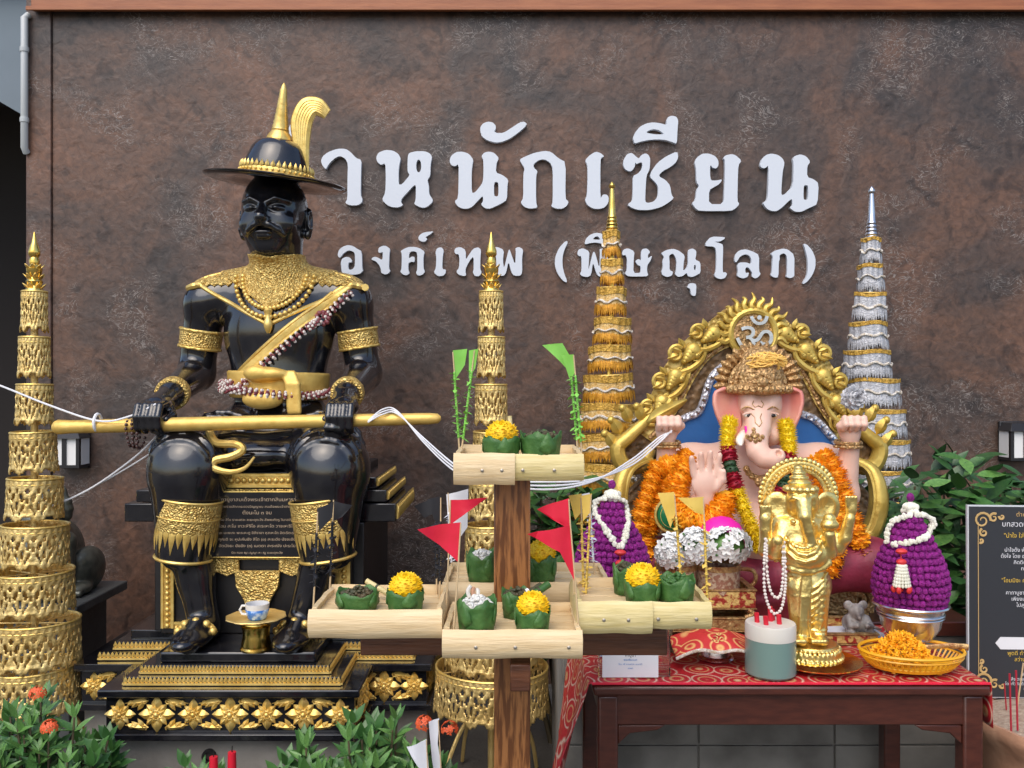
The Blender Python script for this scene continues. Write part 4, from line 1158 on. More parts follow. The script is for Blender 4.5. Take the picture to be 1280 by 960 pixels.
def cloth_pagoda(Y, cxs, tiers, half, spire, mats, name, label):
    S = Y / F
    X = (cxs[-1] - 640) * S
    t = thing(name, (X, Y, 0), label, 'pagoda')
    lace, band, fr, sp = mats
    for i, ((y0, y1), hw, cx) in enumerate(zip(tiers, half, cxs)):
        z1, z0 = P(0, y0, Y).z, P(0, y1, Y).z; h = z1 - z0; r = hw * S; xc = (cx - 640) * S
        rp = max(10, int(r * 190)); ph = random.random()*6
        M = Matrix.Translation((xc, Y, z0)) @ Matrix.Rotation(R(random.uniform(-3, 3)), 4, 'Y') @ Matrix.Rotation(R(random.uniform(-2, 2)), 4, 'X')
        def cyl(v0, v1, dr, r=r, h=h, rp=rp, ph=ph):
            return lambda u, v: ((r + dr + .0025*math.sin(u*2*PI*rp + ph) + .004*math.sin(u*6*PI+ph) + r*.03*(1-(v0+(v1-v0)*v))) * math.cos(u*2*PI),
                                 (r + dr + .0025*math.sin(u*2*PI*rp + ph) + .004*math.sin(u*6*PI+ph) + r*.03*(1-(v0+(v1-v0)*v))) * math.sin(u*2*PI),
                                 h*(v0 + (v1-v0)*v) + (.004*math.sin(u*2*PI*3+ph)))
        tr = ob('cloth_tier', MB().grid(cyl(.22, 1.0, 0), 96, 6, True).xf(M), band, t, angle=0)
        ob('lace_band', MB().grid(cyl(.86 if sp == 'silver' else .74, 1.0, .003), 96, 3, True).xf(M), lace, tr, angle=0)
        wv = [(Vector(cyl(.5, .5, .005)(q/120, 0)) + Vector((0, 0, h*.05*math.sin(q/120*2*PI*rp*.5)))) for q in range(120)]
        ob('lace_wave', MB().tube(wv, .0052, 5, closed=True, flat=.6).xf(M), 'lace_white', tr)
        m = MB(); n = int(34 + r*260)
        for q in range(n):
            u = q / n; b = Vector(cyl(.40, .40, .003)(u, 0)); a = u*2*PI
            L = h * random.uniform(.33, .47)
            m.petal(b, (.002*math.cos(a), .002*math.sin(a), -L), 2*PI*r/n*1.7, (math.cos(a), math.sin(a), 0), .003, nt=4, point=.55)
        ob('fringe', m.xf(M), fr, tr, angle=0)
        ob('hoop', MB().tube([(r*.97*math.cos(a), r*.97*math.sin(a), h*.97) for a in np.linspace(0, 2*PI, 33)[:-1]], .004, 5, closed=True).xf(M), 'gold_cloth', tr)
    pts = [((cx - 640)*S, Y, P(0, (a+b)/2, Y).z) for cx, (a, b) in zip(cxs, tiers)]
    pts.append((pts[-1][0], Y, .0))
    ob('pole', MB().tube([(pts[0][0], Y, P(0, tiers[0][0], Y).z)] + pts, .011, 8), sp, t)
    z = lambda y: P(0, y, Y).z
    prof, (yt, yb) = [], spire
    for f, r in ((1, 8), (.97, 9), (.93, 7), (.90, 8.2), (.86, 6.5), (.83, 7.6), (.79, 6.0), (.76, 6.9), (.72, 5.4), (.69, 6.2), (.65, 5), (.5, 4.2), (.3, 3.4), (.14, 2.6), (.12, 3.6), (.08, 4.2), (.04, 2.8), (0, .6)):
        prof.append((r*S, z(yt + (yb - yt)*f)))
    ob('spire', MB().lathe(prof, ((cxs[0]-640)*S, Y, 0), 18), sp, t)
cloth_pagoda(3.75, [765, 765, 764, 764, 762, 761, 759, 757, 756, 755], [(289,324), (325,358), (360,395), (398,431), (433,465), (468,503), (505,540), (542,576), (579,613), (617, 652)],
             [9.5, 12.5, 17.5, 22, 25.5, 29.5, 33, 35, 37, 39], (227, 292), ('lace_gold', 'lace_cream', 'fringe_orange', 'gold_bright'), 'gold_cloth_pagoda', 'tapering gold and orange cloth pagoda with white lace tiers')
cloth_pagoda(3.75, [1089.5, 1088.5, 1086.5, 1086, 1085, 1091, 1097, 1102, 1107, 1110], [(298,330), (331,364), (367,402), (403,438), (438,473), (474,508), (512,547), (549,583), (586,619), (624, 655)],
             [10.5, 14, 18, 21.5, 26.5, 29.5, 30, 30, 30, 31], (233, 300), ('lace_gold', 'silver_cloth', 'silver_cloth', 'silver'), 'silver_cloth_pagoda', 'tapering silver and grey cloth pagoda with lace tiers, right')

# ================================================================ FLOWERS
def bloom(r, petals, rings, wide, ruffle, seed, core=.74, pt=1.5):
    rnd = random.Random(seed); mb = MB()
    for i in range(rings):
        el = R(-35 + 120 * i / (rings - 1)); n = max(4, int(petals * math.cos(el * .85)))
        for q in range(n):
            a = 2*PI*(q + .5*(i % 2))/n + rnd.uniform(-.15, .15)
            e = el + rnd.uniform(-.12, .12)
            d = Vector((math.cos(e)*math.cos(a), math.cos(e)*math.sin(a), math.sin(e)))
            up = Vector((-math.sin(e)*math.cos(a), -math.sin(e)*math.sin(a), math.cos(e)))
            L = r * rnd.uniform(.92, 1.06) - r*core*.62
            mb.petal(d*r*core*.62, d*L, r*wide*rnd.uniform(.8, 1.2), up, r*ruffle, -r*.06, nt=4, point=pt)
    mb.ell((0, 0, 0), r*core, 10, 7)
    return mb
ME = {}
for nm, mt, p, rg, w, rf in (('orange', 'marigold_orange', 19, 7, .34, .07), ('yellow', 'marigold_yellow', 15, 6, .34, .08), ('chry', 'chry_yellow', 20, 7, .20, .05),
                             ('red', 'flower_red', 11, 5, .5, .12), ('green', 'flower_green', 11, 4, .3, .05), ('white', 'flower_white', 9, 4, .5, .10)):
    ME[nm] = [mesh_of('bloom_' + nm, bloom(1.0, p, rg, w, rf, sd_, .60 if nm == 'chry' else .70, .6 if nm in ('chry', 'green') else 1.5), mt) for sd_ in (1, 2)]
def place_bloom(parent, kind, c, r, d=None, sq=1.0, name='flower'):
    d = Vector(d) if d else Vector((random.uniform(-.6, .6), -1, random.uniform(-.5, .7)))
    M = Matrix.Translation(c) @ d.to_track_quat('Z', 'Y').to_matrix().to_4x4() @ Matrix.Rotation(random.random()*6, 4, 'Z') @ Matrix.Diagonal((r*random.uniform(.92, 1.08), r*random.uniform(.92, 1.08), r*sq, 1))
    return inst(name, random.choice(ME[kind]), parent, M)
def garland(name, pts, label, kinds, r, sp, sq=.7, along=True):
    pts = [Vector(p) for p in pts]
    path = bez(pts, 10)
    t = thing(name, path[-1], label, 'garland')
    ob('thread', MB().tube(path, .003, 5), 'string', t)
    acc = 0; L = sum((path[i+1]-path[i]).length for i in range(len(path)-1)); run = 0
    for i in range(len(path)-1):
        d = path[i+1] - path[i]
        acc += d.length; run += d.length
        if acc >= sp or i == 0:
            acc = 0
            kind = kinds if isinstance(kinds, str) else kinds[min(int(run/L*len(kinds)), len(kinds)-1)]
            dr = d.normalized() if along else None
            if dr: dr = dr + Vector((random.uniform(-.2, .2), random.uniform(-.2, .2), random.uniform(-.2, .2)))
            place_bloom(t, kind, path[i], r, dr, sq)
    return t

# ================================================================ THE LARGE SEATED ELEPHANT GOD
GX = .805
G = thing('elephant_god_statue', (GX, 2.98, .748), 'large pink elephant-headed god seated on a gold throne with blue back', 'statue')
TY = 3.06
def T(px, py, y=TY): return P(px, py, y)
mid = 936
half_out = [(936, 385), (960, 390), (985, 412), (1012, 432), (1036, 462), (1052, 495), (1062, 520), (1090, 528), (1104, 545), (1098, 566), (1078, 580), (1072, 590), (1092, 610), (1096, 640), (1088, 668), (1080, 720), (1080, 775)]
outl = half_out + [(2*mid - x, y) for x, y in reversed(half_out[1:])]
inset = lambda px, py: (px, py)
pan = [T(mid + (x-mid)*.965, 395 + (y-385)*.98) for x, y in outl]
ob('throne_back', MB().prism([[(p.x, p.z) for p in pan]], TY, TY+.05), 'throne_back', G, bevel=.006)
blue = [(936, 455), (960, 455), (982, 472), (992, 500), (1000, 516), (1018, 524), (1036, 542), (1046, 562), (1048, 640), (936, 660)]
bl = blue + [(2*mid - x, y) for x, y in reversed(blue[1:-1])]
bp = [T(x, y, TY-.018) for x, y in bl]
for s in (-1, 1):
    so = [(936, 378), (962, 384), (990, 406), (1018, 428), (1042, 460), (1058, 494), (1068, 522), (1086, 532)]
    si = [(1052, 556), (1036, 530), (1020, 506), (1006, 478), (988, 452), (966, 436), (936, 428)]
    pl2 = [T(mid + s*(x-mid), y, TY-.012) for x, y in [tuple(v)[:2] for v in bez([(x, y, 0) for x, y in so], 4)] + [tuple(v)[:2] for v in bez([(x, y, 0) for x, y in si], 4)]]
    ob('border_band', MB().prism([[(p.x, p.z) for p in (pl2 if s > 0 else pl2[::-1])]], TY-.012, TY-.0008), 'border_relief', G, bevel=.004)
bo = ob('blue_panel', MB().prism([[(p.x, p.z) for p in bp]], TY-.018, TY-.001), 'blue_panel', G)
tr = bez([T(x, y, TY-.022) for x, y in [(2*mid-x, y) for x, y in reversed(blue[1:-1])] + blue[1:-1]], 6)
ob('silver_trim', MB().tube(tr, .0135, 8, flat=.7), 'silver_trim', bo)
sd0 = mesh_of('trim_stud', MB().ell((0, 0, 0), .0085, 6, 4), 'silver')
for p in tr[::3]: inst('trim_stud', sd0, bo, Matrix.Translation(p + Vector((0, -.008, 0))))
def spiral(c, r, a0, turns, sg, y):
    return [Vector((c[0] + r*(1-.78*t)*math.cos(a0+sg*turns*2*PI*t), y, c[1] + r*(1-.78*t)*math.sin(a0+sg*turns*2*PI*t))) for t in np.linspace(0, 1, 22)]
def scroll(px, py, size, ang, sg):
    """one leafy scroll of the gold border"""
    c = T(px, py, TY-.015); s_ = size * TY / F
    m = MB(); a = R(ang); u = Vector((math.cos(a), 0, math.sin(a))); v = Vector((-math.sin(a)*sg, 0, math.cos(a)*sg))
    # teardrop bud
    for q in range(5):
        f = q/4
        m.ell(c + u*s_*(-.30 + .5*f) + v*s_*.05 + Vector((0, -.012, 0)), (s_*(.30 - .20*f), .018, s_*(.30 - .20*f)), 10, 7)
    ctr = (c + v*s_*.42 + u*s_*.18)
    m.tube(spiral((ctr.x, ctr.z), s_*.30, a + (PI if sg > 0 else PI), 1.25, -sg, TY-.028), [s_*.10*(1-.55*t) for t in np.linspace(0, 1, 22)], 7)
    path = bez([c - u*s_*.75 - v*s_*.1, c - u*s_*.35 - v*s_*.36, c + u*s_*.15 - v*s_*.33, c + u*s_*.55 - v*s_*.12, c + u*s_*.75 + v*s_*.2], 5)
    m.tube([p + Vector((0, -.012, 0)) for p in path], [s_*.10*(.6 + .6*math.sin(PI*i/len(path))) for i in range(len(path))], 7)
    for q in (0, 1, 2):
        d = (u*math.cos(.5 + q*.7) + v*math.sin(.5 + q*.7)) * s_ * .42
        m.petal(c + v*s_*.35 - u*s_*.15*(q-1) + Vector((0, -.016, 0)), d, s_*.26, (0, -1, 0), s_*.10, nt=5)
    ob('border_scroll', m, 'throne_gold', G)
for px, py, sz, an in ((988, 424, 27, -35), (1012, 448, 29, -48), (1032, 480, 28, -58), (1048, 512, 27, -60)):
    scroll(px, py, sz*1.22, an, 1); scroll(2*mid - px, py, sz*1.22, 180 - an, -1)
for px, py, sz, an in ((998, 442, 16, 140), (1018, 470, 17, 125), (1034, 502, 17, 118), (1042, 528, 16, 110)):
    scroll(px, py, sz, an, -1); scroll(2*mid - px, py, sz, 180 - an, 1)
for s in (-1, 1):
    rim_ = bez([T(mid + s*(x-mid), y, TY-.012) for x, y in ((968, 432), (990, 448), (1010, 474), (1024, 504), (1040, 526), (1060, 548))], 6)
    ob('border_rim', MB().tube(rim_, .008, 8), 'crown_gold', G)
    X = lambda px: mid + s*(px - mid)
    m = MB()
    path = bez([T(X(1058), 520, TY-.02), T(X(1085), 545, TY-.03), T(X(1100), 560, TY-.03), T(X(1092), 582, TY-.03), T(X(1070), 582, TY-.03), T(X(1058), 560, TY-.03)], 8)
    m.tube(path, [.016 + .012*math.sin(PI*i/len(path)) for i in range(len(path))], 9)
    for q, (x, y) in enumerate(((1068, 518), (1084, 520), (1096, 535), (1102, 552))):
        m.petal(T(X(x), y+8, TY-.03), T(X(x+8+q*2), y-14, TY-.04) - T(X(x), y+8, TY-.03), .042, (0, -1, 0), .016, nt=5)
        m.ell(T(X(x+8+q*2), y-10, TY-.035), .014, 8, 6)
    ob('border_curl', m, 'throne_gold', G)
    m = MB()
    path = bez([T(X(1065), 575, 2.98), T(X(1090), 590, 2.94), T(X(1098), 625, 2.92), T(X(1090), 660, 2.92), T(X(1070), 680, 2.92), T(X(1060), 690, 2.92)], 8)
    m.tube(path, [.015 + .018*math.sin(PI*i/len(path)) for i in range(len(path))], 9)
    m.tube([p + Vector((s*-.02, -.02, .004)) for p in path], .007, 6)
    ob('arm_rest', m, 'throne_gold', G)
    m = MB()
    for (cx, cy, r_) in ((1070, 715, 20), (1074, 750, 17), (1066, 782, 20)):
        c = T(X(cx), cy, 2.88); m.tube(spiral((c.x, c.z), r_*2.88/F, 1.2, 1.4, -s, 2.875), [.016*(1-.5*t) for t in np.linspace(0, 1, 22)], 7)
    a, b = T(X(1090), 690, 2.90), T(X(1048), 800, 2.90)
    m.box(min(a.x, b.x), max(a.x, b.x), 2.885, 3.1, .7485, a.z)
    ob('throne_leg', m, 'crown_gold', G)
ob('throne_seat', MB().box(GX-.32, GX+.32, 2.86, TY, .7485, .86).box(GX-.34, GX+.34, 2.84, TY, .862, .885), 'crown_gold', G, bevel=.006)
# the disc of rays
dc = T(940, 417, TY-.02); S_ = TY / F
m = MB().lathe([(.001, 0), (24*S_, 0), (24*S_, .012), (.001, .012)], (0, 0, 0), 36).xf(Matrix.Translation(dc) @ Matrix.Rotation(R(90), 4, 'X'))
disc = ob('sun_disc', m, 'crown_gold', G)
ob('disc_ring', MB().tube([dc + Vector((28*S_*math.cos(a), -.012, 28*S_*math.sin(a))) for a in np.linspace(0, 2*PI, 41)[:-1]], .0125, 8, closed=True), 'throne_gold', disc)
for i in range(15):
    a = R(-14 + 208 * i / 14)
    d = Vector((math.cos(a), 0, math.sin(a))); sdv = Vector((-math.sin(a), 0, math.cos(a)))
    path = bez([dc + d*29*S_, dc + d*36*S_ + sdv*.006, dc + d*43*S_ - sdv*.005, dc + d*(51 if i % 2 else 47)*S_ + sdv*.003], 4)
    ob('sun_ray', MB().tube([p + Vector((0, -.008, 0)) for p in path], [.010, .0115, .012, .0115, .011, .0105, .010, .009, .008, .0065, .005, .0035, .001][:len(path)], 7, flat=1.3), 'throne_gold', disc)
om = text_mb('ॐ', .155, extrude=.008); a_ = np.array(om.v); c_ = (a_.min(0) + a_.max(0)) / 2
ob('om_emblem', om.xf(Matrix.Translation(dc + Vector((0, -.024, 0))) @ Matrix.Translation((-c_[0], -c_[1], -c_[2]))), 'silver', disc, smooth=False)

# the body
B = Sculpt((.30, 2.56, .86), (1.32, 3.06, 1.56), .0056)
g = lambda px, py, y: P(px, py, y)
B.ell(g(945, 600, 2.90), (.16, .11, .15), .05); B.ell(g(945, 668, 2.85), (.19, .16, .14), .06)
for s, sx in ((-1, 862), (1, 1026)):
    B.ell(g(sx, 585, 2.92), (.075, .075, .075), .04)
    B.cone(g(945, 580, 2.93), g(sx, 585, 2.92), .08, .07, .05)
# raised rear arms
for hx, ex, sx in ((833, 836, 858), (1062, 1054, 1030)):
    B.cone(g(sx, 588, 2.92), g(ex, 618, 2.84), .058, .05, .03)
    B.cone(g(ex, 618, 2.84), g(hx, 560, 2.80), .044, .030, .02)
    c = g(hx, 534, 2.79)
    B.ell(c, (.036, .028, .036), .015); B.ell(c - Vector((0, .004, .026)), (.031, .024, .030), .015)
    for i in range(4):
        x = c.x - .030 + .020*i
        B.chain([Vector((x, 2.775, c.z+.012)), Vector((x, 2.750, c.z+.030)), Vector((x, 2.742, c.z+.010)), Vector((x, 2.755, c.z-.004))], [.0105, .0102, .0098, .009], .003)
    B.chain([c + Vector((.03 if hx < 900 else -.03, -.01, -.01)), c + Vector((.042 if hx < 900 else -.042, -.03, .006)), c + Vector((.03 if hx < 900 else -.03, -.042, .02))], [.012, .011, .009], .006)
# blessing hand
B.cone(g(868, 600, 2.88), g(852, 655, 2.78), .058, .05, .03); B.cone(g(852, 655, 2.78), g(880, 624, 2.64), .05, .032, .02)
pc = g(881, 604, 2.62)
B.ell(pc, (.040, .017, .046), .012)
for i, L in enumerate((.040, .052, .056, .048)):
    x = pc.x - .032 + .0215*i
    B.chain([Vector((x, 2.62, pc.z+.025)), Vector((x - .006 + .004*i, 2.616, pc.z+.035+L*.6)), Vector((x - .010 + .0065*i, 2.608, pc.z+.037+L))], [.0112, .0102, .0082], .003)
B.chain([pc + Vector((.032, -.002, -.015)), pc + Vector((.05, -.008, .012)), pc + Vector((.052, -.012, .036))], [.013, .0115, .009], .006)
# other lower hand, resting with sweets
B.cone(g(1025, 600, 2.88), g(1040, 655, 2.78), .058, .05, .03); B.cone(g(1040, 655, 2.78), g(1005, 665, 2.68), .05, .034, .02); B.ell(g(998, 664, 2.67), (.04, .04, .025), .02)
# head
B.ell(g(949, 518, 2.83), (.066, .082, .092), .03)
for s, px in ((-1, 936), (1, 963)):
    B.ell(g(px, 500, 2.79), (.032, .05, .041), .03)
    B.ell(g(px + s*1.5, 544, 2.785), (.027, .038, .034), .018)
    B.chain([g(950 + s*22, 511, 2.765), g(950 + s*14, 508, 2.752), g(950 + s*7, 514, 2.752)], [.008, .010, .008], .014)
    B.ell(g(935 if s < 0 else 965, 519, 2.745), (.019, .012, .009), .008, op='s')
    B.ell(g(935 if s < 0 else 965, 519, 2.757), (.017, .013, .0085), .003)
tk = [g(949, 515, 2.77), g(947, 535, 2.735), g(945, 551, 2.705), g(947, 564, 2.685), g(955, 573, 2.672), g(966, 575, 2.668), g(972, 570, 2.666)]
B.chain(tk, [.042, .038, .034, .031, .0285, .026, .0235], .012)
B.ell(g(974, 567, 2.650), (.010, .016, .010), .004, op='s')
for i in range(5):
    c = tk[2] + (tk[4] - tk[2]) * (i/4); B.ell(c + Vector((-.002, -.046 + .002*i, .0)), (.03, .004, .0025), .003, op='s')
bd = ob('body', B.mb(), 'skin', G, angle=0)
def ear(s):
    px = 948 + s*44
    base, tip = g(948 + s*30, 505, 2.84), g(948 + s*50, 497, 2.84)
    OX = [906, 893, 891.5, 895, 901, 908, 916]; OY = [485, 490, 503, 517, 531, 544, 557]; IY = [488, 494, 505, 517, 529, 541, 556]
    def fn(u, v):
        # u across from the head outward, v from the top down
        ox = 948 - rough_lerp(OX, v); px = 948 + s*(21 + (ox - 21)*u); py = rough_lerp(IY, v)*(1-u) + rough_lerp(OY, v)*u
        return P(px, py, 2.80 - .012*u + .030*math.sin(PI*u)*(.4 + .6*(1-v)) - .012*math.sin(PI*v)*u)
    return MB().grid(fn, 12, 14)
for s in (-1, 1):
    eo = ob('ear', ear(s), 'skin_pink', bd, angle=0, solid=.010)
    q = g(935 if s < 0 else 965, 519, 2.745); fy = B.front(q.x, q.z) or 2.745
    ey = ob('eye', MB().ell((q.x, fy + .002, q.z), (.0150, .005, .0060), 12, 8), 'eye_white', bd)
    ob('iris', MB().ell((q.x + .001, fy - .0025, q.z - .001), (.0078, .003, .0056), 10, 7), 'eye_dark', ey)
    lid = [Vector((q.x + .018*math.cos(a), fy - .002, q.z + .0005 + .0065*math.sin(a))) for a in np.linspace(.1, PI - .1, 9)]
    ob('eyelid', MB().tube(lid, .0026, 6), 'skin', ey)
    q = [g(950 + s*x, y, 2.74) for x, y in ((24, 512), (16, 508.5), (8, 512))]
    q = [Vector((v.x, (B.front(v.x, v.z) or 2.74) - .001, v.z)) for v in q]
    m = MB().tube(bez(q, 4), [.0012, .0018, .0024, .0026, .0026, .0024, .002, .0018, .0012], 5)
    ob('eyebrow', m, 'crown_gold', bd)
ob('tusk', MB().tube(bez([g(930, 543, 2.745), g(925, 550, 2.70), g(926, 557, 2.67)], 5), [.015, .0155, .0155, .015, .0145, .014, .013, .0115, .009, .006, .002], 9), 'tusk', bd)
ob('tusk_stripe', MB().tube([g(932, 533, 2.72), g(934, 545, 2.705)], .004, 6), 'pink_paper', bd)
# trunk ornament and brow mark
m = MB()
for q, (x, y) in enumerate(((943, 551), (938, 549), (948, 549), (934, 546), (952, 546), (943, 546), (943, 541), (940, 544), (946, 544), (943, 537))):
    yy = B.front(*(lambda p: (p.x, p.z))(g(x, y, 2.68))) or 2.68
    p = g(x, y, 2.68); ob('trunk_bead', MB().ell((p.x, yy - .001, p.z), .0078 if q < 6 else .0070, 7, 5), 'crown_gold', bd)
m = MB()
for s in (-1, 1):
    q = []
    for x, y in ((947, 533), (947 + s*4, 528), (947 + s*3, 522), (947 + s*6, 517)):
        p = g(x, y, 2.71); q.append(Vector((p.x, (B.front(p.x, p.z) or 2.71) - .001, p.z)))
    m.tube(q, .0014, 5)
    q = []
    for x, y in ((947, 507), (947 + s*4, 509), (947 + s*7, 505), (947 + s*5, 501)):
        p = g(x, y, 2.74); q.append(Vector((p.x, (B.front(p.x, p.z) or 2.74) - .001, p.z)))
    m.tube(q, .0014, 5)
ob('brow_mark', m, 'tray_gold', bd)
# cloth and pedestal of drapery
DR = Sculpt((GX-.46, 2.60, .74), (GX+.46, 3.05, 1.10), .008)
for s in (-1, 1):
    DR.cone(Vector((GX + s*.14, 2.90, .95)), Vector((GX + s*.33, 2.78, .93)), .10, .085, .03)
    DR.cone(Vector((GX + s*.33, 2.78, .93)), Vector((GX + s*.05, 2.72, .90)), .075, .06, .03)
DR.ell((GX, 2.80, .88), (.20, .12, .10), .04)
for i in range(11):
    x = GX - .10 + .02*i
    DR.chain([Vector((x, 2.70, .93)), Vector((x + .004*math.sin(i*2), 2.68 + .006*math.sin(i*1.7), .84)), Vector((x + .006*math.sin(i), 2.70, .762))], [.014, .016, .018], .006)
ob('lap_cloth', DR.mb(), 'maroon', G, angle=0)
# crown
CR = Sculpt((.58, 2.68, 1.44), (1.02, 2.96, 1.66), .005)
CR.ell(g(948, 487, 2.80), (.094, .085, .024), .01)
CR.ell(g(948, 470, 2.83), (.080, .075, .062), .02)
CR.ell(g(948, 448, 2.85), (.058, .055, .04), .02)
cr = ob('crown', CR.mb(), 'crown_gold', G, angle=0)
m = MB()
for i in range(19):
    a = R(-12 + 204*i/18); c = g(947, 482, 2.86)
    d = Vector((math.cos(a), 0, math.sin(a)))
    m.petal(c + d*.085, Vector((d.x*.062, -.012, d.z*.058)), .038, (0, -1, 0), .012, nt=5, point=.9)
ob('crown_petals', m, 'crown_gold', cr, solid=.006)
ob('crown_arch', MB().tube([g(947, 482, 2.83) + Vector((.085*math.cos(a), 0, .085*math.sin(a))) for a in np.linspace(-.15, PI+.15, 26)], .010, 8)
   .tube([g(947, 480, 2.80) + Vector((.070*math.cos(a), 0, .068*math.sin(a))) for a in np.linspace(0, PI, 24)], .006, 8), 'crown_gold', cr)
m = MB()
for i in range(15):
    a = R(186 + 168*i/14); c = g(948, 486, 2.80)
    m.ell(c + Vector((.096*math.cos(a), .088*math.sin(a), -.002 + .012*abs(math.cos(a))*0)), (.012, .012, .014), 8, 6)
m.ell(g(953, 478, 2.71), (.020, .012, .018), 10, 7)
for i in range(8): m.ell(g(953 + 10*math.cos(i*.785), 478 + 9*math.sin(i*.785), 2.712), .007, 7, 5)
ob('crown_jewels', m, 'crown_gold', cr)
th = MB()
for i in range(26):
    a, b = random.random()*6.3, random.random()*6.3
    p = [g(958 + 26*math.cos(a), 452 + 12*math.sin(a), 2.775), g(958 + random.uniform(-14, 14), 452 + random.uniform(-9, 9), 2.755), g(958 + 26*math.cos(b), 452 + 12*math.sin(b), 2.775)]
    th.tube(bez(p, 4), .0028, 5)
single('thread_bundle', th, 'thread_yellow', 'tangle of yellow thread laid on the crown of the elephant god', 'thread')
# bracelets and what the raised hands hold
for hx in (833, 1062):
    c = g(hx + (1 if hx < 900 else -2), 553, 2.80)
    ob('bangle', MB().tube([c + Vector((.038*math.cos(a), .038*math.sin(a), .003*math.sin(a))) for a in np.linspace(0, 2*PI, 25)[:-1]], .0065, 7, closed=True)
       .tube([c + Vector((.041*math.cos(a), .041*math.sin(a), -.013)) for a in np.linspace(0, 2*PI, 25)[:-1]], .005, 7, closed=True), 'crown_gold', G)
m = MB()
m.petal(g(808, 528, 2.76), g(858, 500, 2.76) - g(808, 528, 2.76), .042, (0, -1, .2), .012, nt=7)
m.tube([g(826, 524, 2.77), g(838, 500, 2.77)], [.012, .007], 8)
ob('hand_emblem', m, 'throne_gold', G, solid=.010)
fl = ob('silver_lotus', bloom(.042, 14, 6, .45, .10, 5).xf(Matrix.Translation(g(1067, 497, 2.78)) @ Matrix.Rotation(R(80), 4, 'X')), 'silver_cloth', G)
m = MB()
for i in range(9):
    a = R(200 + 140*i/8); m.ell(g(950, 592, 2.72) + Vector((.05*math.cos(a)*.9, .0, .03 + .045*math.sin(a))), .011, 8, 6)
m.ell(g(952, 602, 2.71), (.022, .014, .020), 10, 7)
ob('chest_jewel', m, 'crown_gold', G)

# garlands hung on it
garland('marigold_garland', [g(858, 572, 2.80), g(838, 600, 2.76), g(818, 640, 2.74), g(808, 680, 2.74), g(815, 712, 2.74)], 'orange marigold string, outermost on the left arm of the elephant god', 'orange', .040, .030)
garland('marigold_garland', [g(842, 580, 2.78), g(822, 586, 2.75), g(812, 612, 2.74), g(803, 640, 2.73), g(800, 672, 2.73)], 'orange marigold string beside the left throne armrest', 'orange', .036, .028)
garland('marigold_garland', [g(858, 588, 2.70), g(846, 612, 2.68), g(849, 640, 2.64), g(870, 652, 2.60), g(893, 646, 2.60), g(906, 622, 2.65), g(898, 664, 2.63), g(880, 696, 2.64)], 'thick orange marigold loop round the blessing hand', 'orange', .044, .028)
garland('marigold_garland', [g(1030, 572, 2.82), g(1044, 596, 2.79), g(1056, 630, 2.77), g(1068, 665, 2.75), g(1076, 696, 2.75)], 'orange marigold string hanging over the right arm of the elephant god', 'orange', .043, .030)
garland('marigold_garland', [g(1018, 580, 2.78), g(1036, 612, 2.72), g(1046, 650, 2.70), g(1043, 690, 2.70), g(1036, 715, 2.70)], 'orange marigold string just right of the gold standing figure', 'orange', .041, .030)
garland('flower_garland', [g(912, 527, 2.74), g(909, 552, 2.71), g(912, 578, 2.69), g(917, 600, 2.67), g(927, 630, 2.655), g(940, 660, 2.65), g(952, 690, 2.65)], 'yellow, red and green flower garland hanging left of the trunk', ['chry', 'chry', 'red', 'green', 'red', 'chry', 'chry', 'chry', 'chry'], .031, .017, .8)
garland('flower_garland', [g(982, 530, 2.76), g(986, 552, 2.73), g(985, 575, 2.71), g(980, 604, 2.69), g(970, 636, 2.67)], 'yellow and red flower garland hanging right of the trunk', ['chry', 'chry', 'red', 'green', 'red'], .031, .017, .8)

# ================================================================ THE GOLD STANDING FIGURE
SY = 2.34
H = Sculpt((.64, 2.22, .775), (.94, 2.46, 1.32), .0031)
e = lambda px, py, dy=0: P(px, py, SY + dy)
U = SY / F
ct = e(1010, 845)
def disc_(py0, py1, r0, r1, k_=.004): 
    a, b = e(1012, py0), e(1012, py1)
    H.cone(a, b, r0*U, r1*U, k_)
# body
H.ell(e(1004, 692, -.012), (33*U, 28*U, 24*U), .012)           # belly
for s in (-1, 1): H.ell(e(1010 + s*8, 730), (21*U, 20*U, 22*U), .012)
H.ell(e(1003, 662), (30*U, 20*U, 22*U), .02)           # chest
for s, px in ((-1, 978), (1, 1030)): H.ell(e(px, 658), (14*U, 13*U, 14*U), .012)
H.ell(e(1003, 628, -.012), (20*U, 20*U, 22*U), .012)    # head
for s in (-1, 1): H.chain([e(1003 + s*5, 624, -.058), e(1003 + s*11, 622, -.053), e(1003 + s*16, 625, -.04)], .0045, .003)
for s in (-1, 1): H.ell(e(1003 + s*8, 617, -.028), (10*U, 10*U, 10*U), .012)
H.chain([e(1004, 628, -.05), e(1006, 646, -.066), e(1010, 664, -.066), e(1014, 678, -.062), e(1010, 684, -.062)], [.022, .0175, .0145, .0125, .0095], .003)
H.ell(e(1003, 624, -.048), (.020, .012, .020), .006)
for s in (-1, 1):                                         # ears
    Mx = Matrix.Rotation(R(s*14), 3, 'Z')
    H.ell(e(1003 + s*31, 634, .004), (18*U, 4.5*U, 20*U), .006, M=Mx)
    H.ell(e(1003 + s*32, 633, -.016), (14*U, 8*U, 15*U), .004, M=Mx, op='s')
    H.ell(e(1003 + s*12, 652, -.046), (.008, .014, .007), .005)
for yy, rr, hh in ((609, 17, 4), (603, 14.5, 4), (597, 12, 4), (591, 9, 4), (585, 6, 4)): H.ell(e(1000 - (609-yy)*.1, yy, -.016), (rr*U, rr*U, hh*U), .003)
for q in range(13):
    a = PI*2*q/13; H.ell(e(1001, 611, -.02) + Vector((18*U*math.cos(a), 17*U*math.sin(a), 0)), .009, .003)
